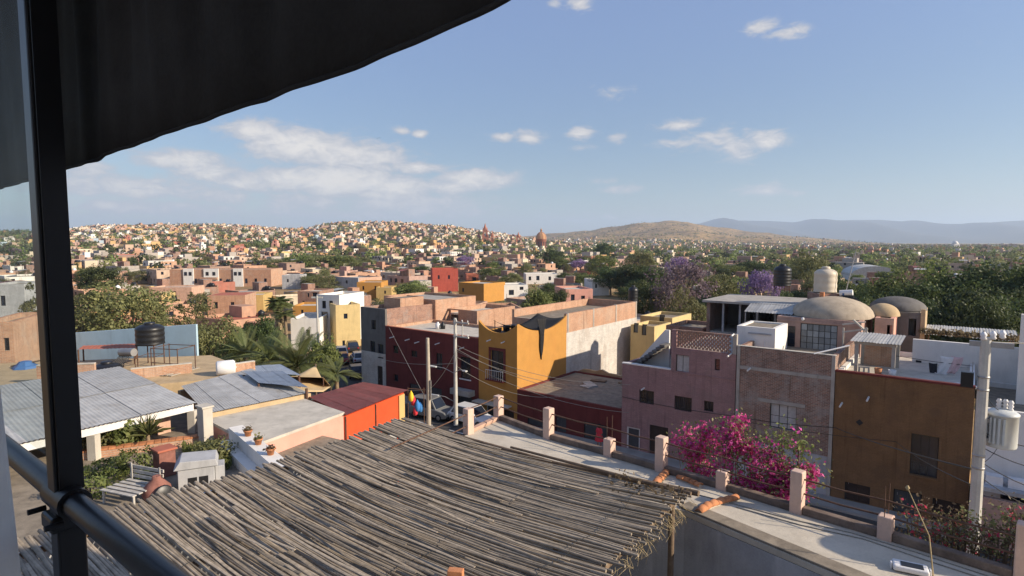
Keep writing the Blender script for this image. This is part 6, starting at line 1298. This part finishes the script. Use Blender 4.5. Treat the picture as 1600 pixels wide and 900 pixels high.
spire(ch, -1.5, -2, 4, 10, 33); spire(ch, -10.5, 0, 2, 6, 25); spire(ch, 8, 0, 2, 6, 26); MB().box(-11, 9, 1, 4, 0, 12).build('front', MT['pinkstone'], ch)
p = at_y(810, 388, YC + 60); ch2 = thing('bell_tower', 'slender stone bell tower with cupola', 'tower', (p.x, p.y, p.z - 6)); MB().box(-4, 4, -4, 4, -15, 10).build('shaft', MT['pinkstone'], ch2); spire(ch2, 0, 0, 10.01, 8, 24, n=2); MB().box(-22, -4.01, -3, 10, -15, 4).build('nave', MT['tan'], ch2)
p = at_y(846, 388, YC - 40); ch3 = thing('domed_church', 'church with large ribbed orange dome and lantern', 'church', (p.x, p.y, p.z - 6)); MB().box(-9, 9, -2, 30, -15, 6).build('nave', MT['tan'], ch3); MB().lathe([(6.6,0),(6.6,11),(7,11.2),(7,12)], 16, (0, 8, 6.01)).build('drum', MT['pinkstone'], ch3)
for k in range(12):
    a = k * math.pi / 6; MB().box(-.6, .6, -.1, .1, 0, 6).build('drum_window', MT['glass_dark'], ch3, (6.63 * math.sin(a), 8 - 6.63 * math.cos(a), 8.5), a)
dm = MB().lathe(dome_mesh(6.8, 9), 24, (0, 8, 18.02)).build('dome', MT['domestone'], ch3)
for k in range(8):
    a = k * math.pi / 4 + .2; MB().tube([(6.9 * math.cos(i/8*math.pi/2) * math.cos(a), 8 + 6.9 * math.cos(i/8*math.pi/2) * math.sin(a), 18.02 + 9.1 * math.sin(i/8*math.pi/2)) for i in range(9)], .28, 4).build('rib', MT['pinkstone'], dm)
MB().lathe([(1.2,0),(1.2,2.5),(1.5,2.6),(.9,3.8),(.2,4.6),(.05,6)], 8, (0, 8, 27.)).build('lantern', MT['domestone'], ch3)
p = at_y(431, 396, 520); ch4 = thing('orange_bell_tower', 'small orange bell tower on the near hillside', 'tower', (p.x, p.y, float(terrain(p.x, p.y)))); hT = at_y(431, 374, 520).z - ch4.location.z
MB().wall(-2.6, 2.6, 0, hT * .7, -2.6, 2.6, [(-.9, .9, hT * .45, hT * .64)]).build('shaft', MT['salmon'], ch4); MB().wall(-2., 2., hT * .7, hT * .9, -2., 2., [(-.8, .8, hT * .73, hT * .87)]).build('belfry', MT['salmon'], ch4); MB().lathe([(2.0,0),(1.4,hT*.06),(.2,hT*.12)], 8, (0,0,hT * .9)).build('cap', MT['red_roof'], ch4)
# ------------------------------------------------------------------ further single houses
RC = [MT['pale_concrete'], MT['roof_dirt'], MT['concrete'], MT['red_roof']]
def house_proto(w, d, h, seed, wm='paint'):
    rn = random.Random(seed); t = link('house', None); WM = MT[wm]
    holes = []; n = int(w // 2.7); fl = 1 if h < 4.5 else 2
    for k in range(n):
        for f_ in range(fl):
            if rn.random() < .7: xx = -w/2 + 1.4 + k * (w - 1.6) / max(1, n) + rn.uniform(-.3, .3); zz_ = (.15 if (f_ == 0 and k == n // 2) else rn.uniform(.9, 1.3)) + f_ * 2.8; hh = 2.1 if zz_ < .5 else rn.uniform(.8, 1.3); ww = rn.uniform(.35, .6); holes.append((xx - ww, xx + ww, zz_, zz_ + hh))
    MB().wall(-w/2, w/2, 0, h, -d/2, -d/2 + .2, holes).build('wall', WM, t)
    hs2 = [(-d/2 + 1.5 + k * 2.8, -d/2 + 2.4 + k * 2.8, 1.0 + f_ * 2.8, 2.1 + f_ * 2.8) for k in range(int((d - 2) // 2.8)) for f_ in range(fl) if rn.random() < .45]
    MB().wall(-d/2 + .21, d/2, 0, h + rn.choice([0, 0, .5, -.3]), -w/2, -w/2 + .2, hs2).build('wall', WM, t, (0, 0, 0), math.pi / 2)
    MB().box(-w/2, -w/2 + .2, -d/2 + .21, d/2, 0, h - rn.choice([0, .25, 0])).build('wall', WM, t); MB().box(-w/2 + .21, w/2 - .21, d/2 - .2, d/2, 0, h).build('wall', MT['orange_brick'] if rn.random() < .4 else WM, t)
    MB().box(-w/2 + .21, w/2 - .21, -d/2 + .21, d/2 - .21, h - .75, h - .55).build('roof', rn.choice(RC), t); rz_ = h - .549
    for a, c, e_, f_ in holes: MB().box(a + .01, c - .01, -d/2 + .1, -d/2 + .14, e_ + .01, f_ - .01).build('window' if e_ > .5 else 'door', MT['glass_dark'] if e_ > .5 else MT['door_wood'], t)
    for a, c, e_, f_ in hs2: MB().box(w/2 - .14, w/2 - .10, a + .01, c - .01, e_ + .01, f_ - .01).build('window', MT['glass_dark'], t)
    if rn.random() < .75:   # annex of another height and finish
        aw_, ad_, ah_ = rn.uniform(2.5, 4.5), rn.uniform(3, 5), rn.choice([2.6, 2.9, h * .8]); sx = rn.choice((-1, 1)); x0_ = w/2 + .01 if sx > 0 else -w/2 - aw_ - .01; y0_ = rn.uniform(-d/2, d/2 - ad_)
        MB().wall(x0_, x0_ + aw_, 0, ah_, y0_, y0_ + ad_, [(x0_ + .7, x0_ + 1.6, .1, 2.1)]).build('annex', rn.choice([MT['orange_brick'], MT['brick'], MT['concrete'], WM]), t); MB().box(x0_ + .7, x0_ + 1.6, y0_ + .3, y0_ + .35, .1, 2.1).build('annex_door', MT['door_wood'], t)
    if rn.random() < .7: s_ = rn.uniform(1.6, 2.8); MB().box(-w/2 + .3, -w/2 + .3 + s_ * 1.4, d/2 - .3 - s_, d/2 - .3, rz_, rz_ + rn.uniform(1.9, 2.4)).build('roof_room', rn.choice([WM, MT['orange_brick'], MT['brick']]), t)
    for q in range(rn.choice([0, 1, 1, 2])): MB().lathe([(.01,0),(.55,0),(.57,.9),(.45,1.15),(.2,1.25),(.2,1.35),(.01,1.36)], 14, (w/2 - 1.2 - 1.3 * q, d/2 - 1.1, rz_)).build('roof_tank', MT[rn.choice(['black_plastic','black_plastic','white_plastic'])], t)
    if rn.random() < .55:   # tin lean-to on the roof
        lx, ly, lw = rn.uniform(-w/2 + .5, 0), rn.uniform(-d/2 + .5, 0), rn.uniform(2.2, 3.4); b = MB(); vs = []
        for jj in range(2):
            for ii in range(17): vs.append((lx + lw * ii / 16, ly + 2.4 * jj, rz_ + 1.9 + .35 * jj + .03 * math.sin(ii * 1.57)))
        b.add(vs, [(ii, ii+1, 17+ii+1, 17+ii) for ii in range(16)], 0, True); b.build('tin_canopy', MT[rn.choice(['zinc','zinc_red','rust'])], t)
        for (px_, py_, pz_) in ((lx + .1, ly + .1, 1.88), (lx + lw - .1, ly + .1, 1.88), (lx + .1, ly + 2.3, 2.2), (lx + lw - .1, ly + 2.3, 2.2)): MB().box(px_ - .05, px_ + .05, py_ - .05, py_ + .05, rz_, rz_ + pz_).build('canopy_post', MT['rust'], t)
    for q in range(rn.choice([0, 3, 4])): xx = -w/2 + .1 + (w - .2) * q / 3; MB().box(xx - .03, xx + .03, -d/2 + .07, -d/2 + .13, h + .001, h + rn.uniform(.5, 1.)).build('starter_bar', MT['rust'], t)
    return t
HP = [(house_proto(w, d, h, i + 3, wm), w, d, h, wm) for i, (w, d, h, wm) in enumerate(((8,9,3.4,'paint'),(9,8,6.0,'paint'),(7,8,3.3,'paint'),(12,8,3.6,'paint'),(8,9,3.2,'orange_brick'),(6,7,3.3,'paint'),(10,9,5.8,'paint'),(7,10,3.5,'brick'),(9,7,3.4,'paint'),(6,8,5.6,'orange_brick'),(11,7,3.3,'paint')))]
index_kids()
placed = []
def clash(X, Y, w, h):
    r = math.hypot(X, Y); px, ytop = proj((X, Y, h + float(terrain(X, Y)))); hw_ = w * FPX / Y * .72
    for (a, c, yt, yb, kY) in KEYS:
        if px + hw_ > a - 2 and px - hw_ < c + 2:
            if Y < kY + 6 and ytop < yb - .35 * (yb - yt): return True
            if abs(Y - kY) < 13: return True
    if any((X - q[0]) ** 2 + (Y - q[1]) ** 2 < ((w + q[2]) * .62) ** 2 for q in placed): return True
    L = F1.loc((X, Y, 0))
    if -58 < L.x < -34 and L.y < 85: return True          # cross street
    if L.y < 34 and L.x > -40: return True                # street blocks
    if px < 520 and Y < 92: return True
    if px > 1320 and Y < 170: return True
    return False
CN = {0: 'brick orange', 1: 'peach', 2: 'ochre', 3: 'white', 4: 'cream', 5: 'dusty rose', 6: 'grey concrete', 7: 'dark red', 8: 'golden yellow', 9: 'brown', 10: 'pale blue', 11: 'burnt orange'}
nh = 0; tries = 0; protos_used = set()
while nh < 290 and tries < 9000:
    tries += 1; k = RNG.integers(len(HP)); pr, w, d, h, wm = HP[k]
    Y0 = 84 + 330 * RNG.uniform() ** 1.15; pxx = RNG.uniform(-40, 1640); X = (pxx - 800) / FPX * Y0
    s = hsh(np.array([X / 45.]), np.array([Y0 / 45.]))[0]
    if pxx > 900 and s < .15: continue
    if clash(X, Y0, max(w, d), h): continue
    ci = int(RNG.choice(len(PAL), p=PW)); zz_ = float(terrain(X, Y0)); a = ANG + random.choice([0, 0, .12, -.15, .3]) + random.uniform(-.06, .06)
    base = pr if k not in protos_used else copy_tree(pr); protos_used.add(int(k))
    base.location = (X, Y0, zz_ - .02); base.rotation_euler = (0, 0, a); kk = random.uniform(.88, 1.08); colr = tuple(min(.8, c * kk) for c in PAL[ci][0]) + (1,)
    st_ = 'single-storey' if h < 4.5 else 'two-storey'
    cnm = CN[ci] if wm == 'paint' else ('bare orange brick' if wm == 'orange_brick' else 'bare dark brick')
    tag(base, f'{cnm} {st_} flat-roofed house in the town below the hills', 'house', 'houses of the middle town')
    placed.append((X, Y0, max(w, d))); nh += 1; base['_c'] = colr
index_kids()
for o in [o for o in bpy.data.objects if '_c' in o.keys()]:
    c = tuple(o['_c']); del o['_c']
    for ch_ in KIDS.get(o.name, []): ch_.color = c
for k, (pr, *_) in enumerate(HP):
    if k not in protos_used:
        for ch_ in KIDS.get(pr.name, []): bpy.data.objects.remove(ch_)
        bpy.data.objects.remove(pr)
# ------------------------------------------------------------------ trees one can tell apart
T = tree_px
T('olive', 195, 434, 125, 78, 'large bushy olive green tree behind the pale blue wall'); T('olive', 128, 450, 95, 82, 'olive green tree behind the pale blue wall next to the black post'); T('sparse', 232, 470, 60, 76, 'thin grey green tree right of the large bushy tree')
T('sparse', 298, 456, 70, 88, 'thin open tree before the red roofed house'); T('olive', 335, 492, 95, 62, 'rounded green tree behind the tan roof with tanks'); T('bright', 368, 512, 66, 58, 'bright green bush tree beside the date palms'); T('dark', 402, 486, 62, 68, 'dark green tree left of the fan palms'); T('olive', 300, 520, 60, 60, 'small olive tree at the end of the blue wall')
T('bright', 505, 520, 55, 62, 'bright green small tree behind the date palm fronds'); T('sparse', 60, 440, 70, 75, 'thin tree seen through the glass beside the post'); T('dark', 155, 410, 60, 150, 'dark spreading tree on the slope behind the olive trees')
for k, (px, yt, w) in enumerate(((432,402,50),(462,397,56),(495,396,60),(525,396,55),(548,400,40),(410,405,40),(575,404,30))): T('bright' if k % 2 else 'olive', px, yt, w, 300 + 6 * k, 'tree in the long green row above the terrace houses', float(terrain((px-800)/FPX*300, 300)) , 'trees in the long green row')
T('dark', 430, 427, 26, 255, 'small dark tree at the end of the long terrace'); T('olive', 490, 428, 48, 200, 'olive tree above the brick flats'); T('sparse', 515, 440, 50, 160, 'bare brownish bush tree beside the stone house'); T('dark', 655, 414, 40, 260, 'dark green tree left of the tall red house')
T('bright', 645, 440, 62, 130, 'bright green round tree in front of the amber house'); T('bright', 842, 443, 58, 100, 'bright green tree beside the long white house'); T('dark', 868, 446, 44, 104, 'dark green tree touching the bright tree by the white house'); T('bright', 768, 415, 42, 230, 'bright green tree above the rust orange house'); T('olive', 800, 425, 36, 210, 'olive green tree behind the long white house')
T('cypress', 858, 386, 16, 330, 'narrow dark cypress below the ribbed dome'); T('dark', 866, 390, 34, 335, 'dark tree below the ribbed dome'); T('lush', 880, 402, 40, 320, 'light green tree beside the cypress'); T('dark', 944, 377, 32, 480, 'dark round tree standing above the town', float(terrain(75, 480)))
for k, (px, yt, w, Y, kd) in enumerate(((955,412,55,175,'dark'),(985,408,62,170,'dark'),(1018,412,58,165,'dark'),(940,395,45,260,'bright'),(915,425,40,190,'bright'),(1000,390,50,280,'olive'))): T(kd, px, yt, w, Y, ['dense dark tree in the grove behind the yellow rooms','dense dark tree in the grove behind the yellow rooms','dense dark tree in the grove behind the yellow rooms','light green tree on the far side of the dark grove','light green tree beside the white twin house','olive tree rising behind the dark grove'][k], 0, 'dark grove trees' if k < 3 else None)
T('mauve', 1065, 402, 100, 110, 'large jacaranda half bare with faded mauve flowers'); T('mauve', 1045, 425, 60, 100, 'smaller half bare tree under the large jacaranda'); T('dark', 1010, 430, 60, 105, 'dark tree under the large jacaranda'); T('sparse', 1072, 445, 60, 86, 'thin tree with bare trunk before the large jacaranda'); T('olive', 1120, 425, 70, 125, 'olive green tree between the two jacarandas'); T('bright', 1150, 430, 50, 130, 'light green tree right of the large jacaranda')
T('purple', 1192, 420, 56, 115, 'jacaranda in full purple flower behind the black roof tank'); T('purple', 1060, 400, 40, 210, 'purple flowering jacaranda crown behind the large jacaranda'); T('purple', 725, 398, 34, 330, 'far purple jacaranda among the houses below the church'); T('purple', 908, 404, 36, 300, 'far purple jacaranda beside the cypress'); T('mauve', 330, 400, 50, 380, 'far mauve jacaranda above the long terrace', float(terrain(-194, 380)))
T('mauve', 215, 392, 50, 420, 'far mauve jacaranda above the tan wall house', float(terrain(-267, 420))); T('olive', 1265, 393, 62, 170, 'olive tree behind the cream water tank'); T('olive', 1235, 402, 50, 180, 'olive tree behind the black roof tank'); T('dark', 1180, 405, 60, 240, 'dark tree line behind the purple jacaranda'); T('lush', 1140, 412, 50, 235, 'light green tree line behind the purple jacaranda')
# the big green mass on the right: single trees side by side
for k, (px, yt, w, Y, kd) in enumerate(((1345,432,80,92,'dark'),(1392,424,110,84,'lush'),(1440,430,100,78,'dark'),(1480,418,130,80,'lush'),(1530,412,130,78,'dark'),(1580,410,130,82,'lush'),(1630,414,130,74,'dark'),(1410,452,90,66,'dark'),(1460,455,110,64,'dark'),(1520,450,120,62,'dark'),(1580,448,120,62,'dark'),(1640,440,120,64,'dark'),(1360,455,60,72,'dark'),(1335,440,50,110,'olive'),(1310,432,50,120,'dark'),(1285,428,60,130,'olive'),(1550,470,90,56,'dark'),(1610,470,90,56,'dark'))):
    T(kd, px, yt, w, Y, {'dark': 'big dark green tree in the dense grove behind the domes', 'lush': 'big tree with light green crown in the dense grove', 'olive': 'olive green tree at the edge of the dense grove'}[kd], 0, 'trees of the dense grove')
T('bright', 1448, 478, 44, 62, 'bright green young tree beside the weathered dome')
for k in range(480):
    px = RNG.uniform(0, 1600); Y0 = RNG.uniform(95, 420); X = (px - 800) / FPX * Y0
    kd = random.choice(['olive','bright','dark','olive','sparse'] if px < 900 else ['olive','dark','dark','lush','bright']); ht = random.uniform(3.5, 7.0)
    if clash(X, Y0, 1.5, ht): continue
    placed.append((X, Y0, 4.)); plant_tree(kd, X, Y0, ht, random.uniform(4, 7.5), NAMES[kd] + ' scattered among the town houses', 'trees scattered among the town houses')
# ------------------------------------------------------------------ bougainvillea and flowers by the fence
def spray(name, label, cen, rads, n_fl, n_lf, base, mats, cl=60, leaf=.035, stems=24, cat='shrub'):
    t = thing(name, label, cat, base); base = Vector(base)
    C_ = []
    while len(C_) < cl:
        c, r = random.choice(list(zip(cen, rads))); o = Vector((random.gauss(0, 1), random.gauss(0, 1), random.gauss(0, 1))).normalized() * random.uniform(.35, 1)
        C_.append(c + Vector((o.x * r[0], o.y * r[1], o.z * r[2])) - base)
    Cn = np.array([list(c) for c in C_])
    def pts(n, sp): k = RNG.integers(0, cl, n); return Cn[k] + RNG.normal(size=(n, 3)) * sp, k
    P_, k = pts(n_fl, .085); N_ = RNG.normal(size=P_.shape); N_ /= np.linalg.norm(N_, axis=1)[:, None]; sel = (k % 5) != 0
    tag(link('flowers', leaf_mesh('flowers', P_[sel], N_[sel], leaf, MT[mats[0]], .75), t), kind='stuff')
    P_, k = pts(n_lf, .14); N_ = RNG.normal(size=P_.shape); N_ /= np.linalg.norm(N_, axis=1)[:, None]; link('leaves', leaf_mesh('leaves', P_, N_, leaf * 1.05, MT[mats[1]], .5), t)
    b = MB()
    for i in range(stems):
        c = C_[i * cl // stems]; b.tube([(random.uniform(-.3,.3), random.uniform(-.2,.2), 0), (c.x * .5, c.y * .5, c.z * .55), c], [.035, .02, .006], 5, cap=False)
    b.build('stems', MT['bark'], t); return t
def off(px, py, dY=1.0):   # a point beyond the terrace fence
    p = at_z(px, 655 + (px - 780) * .3135, TZ); return at_y(px, py, p.y + dY)
cs = [(1075,688,1.2),(1110,690,1.0),(1147,672,1.0),(1100,730,.8),(1140,720,.7),(1175,705,.9),(1165,745,.6),(1200,730,.7),(1230,740,.7),(1135,760,.5),(1195,768,.5),(1235,775,.5),(1262,742,.8),(1090,705,1.0),(1215,755,.6),(1150,690,.8)]
rs_ = [(.32,.3,.28),(.4,.3,.35),(.28,.25,.3),(.4,.3,.3),(.4,.35,.4),(.35,.3,.35),(.4,.3,.3),(.4,.3,.4),(.3,.25,.3),(.4,.2,.2),(.4,.2,.2),(.25,.2,.2),(.18,.15,.2),(.35,.3,.3),(.3,.2,.25),(.3,.3,.3)]
gb = off(1160, 700, 1.0); spray('bougainvillea', 'large magenta bougainvillea rising behind the terrace fence', [off(*c) for c in cs], rs_, 8500, 3800, (gb.x, gb.y, 0.0), ('bract', 'leaf_olive'), 170, .036, 46)
c2 = [(1222,690,.9),(1247,682,.9),(1200,688,.9),(1250,705,.9),(1215,705,.8)]; gb2 = off(1235, 720, .9)
spray('leafy_climber', 'thin yellowish green climber behind the tall fence post', [off(*c) for c in c2], [(.18,.15,.16),(.10,.1,.32),(.14,.1,.12),(.1,.1,.2),(.12,.1,.12)], 60, 420, (gb2.x, gb2.y, 0.0), ('bract', 'leaf_bright'), 30, .038, 12)
c3 = [(1430,800,.7),(1470,815,.7),(1500,820,.6),(1480,845,.6),(1520,840,.6),(1560,830,.6),(1585,850,.6),(1550,860,.5),(1440,830,.6),(1590,815,.8),(1500,855,.5)]; gb3 = off(1520, 820, .7)
spray('red_flower_bush', 'straggly dry bush with red flowers at the fence end', [off(*c) for c in c3], [(.3,.2,.22)] * len(c3), 230, 1900, (gb3.x, gb3.y, 0.0), ('leaf_red', 'leaf_dry'), 110, .03, 60)
spray('green_fence_bush', 'olive green leaves tangled in the red flower bush', [off(*c) for c in c3[2:]], [(.28,.2,.25)] * (len(c3) - 2), 10, 900, (gb3.x + .3, gb3.y + .4, 0.0), ('leaf_red', 'leaf_olive'), 70, .03, 20)
b = MB(); p = at_z(1458, 900, TZ); q = at_y(1418, 762, p.y + .2); tw_ = thing('dry_flower_stalk', 'tall bent dry flower stalk leaning over the terrace edge', 'plant', p)
MB().tube([(0,0,0), (q - p) * .45 + Vector((.12,0,0)), q - p], [.012,.010,.006], 5).build('stem', MT['straw'], tw_); MB().lathe([(.01,-.04),(.035,0),(.01,.04)], 7, tuple(q - p)).build('seed_head', MT['straw'], tw_)
# ------------------------------------------------------------------ cars
def car(label, loc, rz, mat, L=4.2, Wd=1.72, Ht=1.48, suv=False):
    t = thing('parked_car', label, 'car', loc, rz); h = Wd / 2; b0 = .28; belt = .92 if not suv else 1.05
    prof = [(-L/2,b0+.1),(-L/2+.05,belt-.12),(-L/2+.2,belt),(L/2-1.15,belt-.03),(L/2-.25,belt-.2),(L/2,belt-.38),(L/2-.02,b0+.08),(L/2-.3,b0),(-L/2+.3,b0)]
    b = MB(); b.slab([(x, -h, z) for x, z in prof], (0, Wd, 0)); bevel(b.build('body', MT[mat], t), .09, 3)
    r0, r1 = (-L/2 + (.25 if suv else .75), L/2 - (1.75 if suv else 1.85)); f0, f1 = -L/2 + (.1 if suv else .25), L/2 - 1.15
    cab = [(f0, -h+.06, belt-.03),(f1, -h+.06, belt-.05),(f1, h-.06, belt-.05),(f0, h-.06, belt-.03),(r0, -h+.2, Ht),(r1, -h+.2, Ht),(r1, h-.2, Ht),(r0, h-.2, Ht)]
    b = MB(); b.add(cab, [(4,5,6,7),(0,1,5,4),(1,2,6,5),(2,3,7,6),(3,0,4,7)]); bevel(b.build('cabin', MT[mat], t), .05, 2)
    V_ = [Vector(v) for v in cab]
    def pane(name, a, b_, c, d, ins=.12, n=(0,0,0)):
        cc = (V_[a]+V_[b_]+V_[c]+V_[d])/4; q = [cc + (V_[i]-cc)*(1-ins) for i in (a,b_,c,d)]; nn_ = (q[1]-q[0]).cross(q[3]-q[0]).normalized(); nn_ = nn_ if nn_.dot(cc - Vector((0,0,1))) > 0 else -nn_
        MB().slab([v + nn_*.012 for v in q], nn_*.012).build(name, MT['glass_dark'], t)
    pane('windscreen', 1,2,6,5,.1); pane('rear_window', 3,0,4,7,.14); pane('side_window', 0,1,5,4,.16); pane('side_window', 2,3,7,6,.16)
    for sx in (-L/2+.8, L/2-.85):
        for sy in (-1, 1):
            w_ = MB().lathe([(.01,-.1),(.2,-.1),(.32,-.09),(.33,0),(.32,.09),(.2,.1),(.01,.1)], 16).build('wheel', MT['rubber'], t, (sx, sy*(h-.06), .33)); w_.rotation_euler = (math.pi/2, 0, 0)
            r_ = MB().lathe([(.01,-.115),(.17,-.112),(.19,-.1),(.19,.1),(.17,.112),(.01,.115)], 12).build('rim', MT['steel'], w_)
    for sy in (-1, 1):
        bevel(MB().box(L/2-.06, L/2+.012, sy*(h-.35)-.16, sy*(h-.35)+.16, belt-.36, belt-.2).build('headlight', MT['lamp_glass'], t), .02); bevel(MB().box(-L/2-.012, -L/2+.06, sy*(h-.2)-.1, sy*(h-.2)+.1, belt-.3, belt-.1).build('tail_light', MT['lamp_red'], t), .02)
    for xx in (-L/2-.03, L/2-.05): bevel(MB().box(xx, xx+.1, -h+.05, h-.05, b0+.05, b0+.22).build('bumper', MT['rubber'], t), .02)
    return t
p = at_z(676, 652, .0); car('grey off-road car parked beside the wooden pole', (p.x, p.y, .012), ANG + .15, 'car_grey', 4.3, 1.8, 1.85, True)
for (px, py, rz, mt_, lab) in ((533,557,1.9,'car_white','white car parked in the cross street'),(534,567,1.9,'car_red','dark red car parked behind the white car'),(513,564,1.85,'car_silver','silver car parked beside the date palm'),(556,588,1.95,'car_dark','black car parked below the grey corner house'),(550,548,1.95,'car_dark','dark car parked under the pale yellow house'),(560,566,1.95,'car_silver','silver car parked against the grey corner house')):
    p = at_z(px, py, 0); car(lab, (p.x, p.y, .012), rz, mt_)
p = at_z(738, 662, 0); car('white pickup shaped car parked by the maroon house', (p.x, p.y, .012), ANG, 'car_white', 4.6, 1.8, 1.6)
# pole in the cross street
p = at_z(498, 572, 0); sp = thing('street_pole', 'slim concrete pole in front of the white balcony house', 'pole', (p.x, p.y, 0)); MB().tube([(0,0,0),(0,0,at_y(498,462,p.y).z)], [.16,.1], 7).build('shaft', MT['pole_concrete'], sp); MB().box(-.7,.7,-.05,.05,at_y(498,466,p.y).z,at_y(498,464,p.y).z+.05).build('crossarm', MT['pole_concrete'], sp)
# ------------------------------------------------------------------ person in red on the pavement
def person(loc, rz):
    v = [(0,0,.95),(0,.01,1.12),(0,.01,1.32),(0,.0,1.43),(0,.01,1.50),(0,.02,1.60),(0,.01,1.70), (.16,0,1.38),(.22,.02,1.12),(.20,.14,.90), (-.16,0,1.38),(-.23,-.02,1.12),(-.22,.06,.86), (.09,0,.9),(.10,.06,.5),(.10,-.02,.10),(.11,.12,.05), (-.09,0,.9),(-.10,-.05,.5),(-.10,-.14,.10),(-.11,-.02,.05)]
    r = [.15,.13,.15,.07,.055,.095,.075,.07,.048,.035,.07,.048,.035,.10,.068,.045,.04,.10,.068,.045,.04]
    e_ = [(0,1),(1,2),(2,3),(3,4),(4,5),(5,6),(2,7),(7,8),(8,9),(2,10),(10,11),(11,12),(0,13),(13,14),(14,15),(15,16),(0,17),(17,18),(18,19),(19,20)]
    me = bpy.data.meshes.new('person'); me.from_pydata(v, e_, []); me.materials.append(MT['skin']); o = link('person', me, None, loc, rz)
    sk = o.modifiers.new('skin', 'SKIN'); 
    for i, sv in enumerate(me.skin_vertices[0].data): sv.radius = (r[i], r[i] * .85); sv.use_root = (i == 0)
    o.modifiers.new('sub', 'SUBSURF').levels = 1; o.modifiers['sub'].render_levels = 1
    tag(o, 'person in a red dress standing on the pavement by the pink house', 'person')
    MB().lathe([(.34,.45),(.30,.7),(.21,.98),(.19,1.05),(.24,1.32),(.13,1.45),(.085,1.47)], 18).build('dress', MT['red_cloth'], o)
    for s_ in (1, -1): MB().tube([(s_*.14,0,1.40),(s_*.20,.01,1.27),(s_*.235,.02*s_,1.08)], [.10,.088,.075], 10).build('sleeve', MT['red_cloth'], o)
    MB().lathe([(.03,1.49),(.105,1.50),(.125,1.62),(.115,1.72),(.06,1.79),(.01,1.80)], 14, (0,-.025,0)).build('hair', MT['hair'], o); return o
xx, _ = F1.xz(936, 690, -1.0); p = F1.w(xx, -1.0, .14); person((p.x, p.y, .14), ANG + 3.0)
# bird in the sky
p = at_y(590, 216, 90); bd = tag(MB().add([(0,-.22,0),(.05,0,.04),(0,.2,0),(-.05,0,.03),(.5,-.05,.16),(.28,.10,.1),(-.5,-.05,.16),(-.28,.10,.1),(0,0,-.05)], [(0,1,3),(1,2,3),(1,4,5),(3,7,6),(0,8,1),(0,3,8),(2,1,8),(2,8,3)]).build('bird', MT['dark_cloth'], None, p), 'small dark bird flying in the open sky', 'bird')
# ------------------------------------------------------------------ haze
m = bpy.data.materials.new('haze'); m.use_nodes = True; t = m.node_tree; t.nodes.clear(); out = NN(t, 'ShaderNodeOutputMaterial'); pv_ = NN(t, 'ShaderNodeVolumePrincipled')
pv_.inputs['Color'].default_value = (.62,.78,1.0,1); pv_.inputs['Density'].default_value = 9.5e-5; pv_.inputs['Anisotropy'].default_value = .2; t.links.new(pv_.outputs[0], out.inputs['Volume'])
zmin = float(gz.min()); o = MB().box(-17000, 17000, -17000, 17000, min(zmin, -4) - 6, 640).build('haze', m); tag(o, 'thin pale blue air haze over the valley', 'haze', kind='stuff')
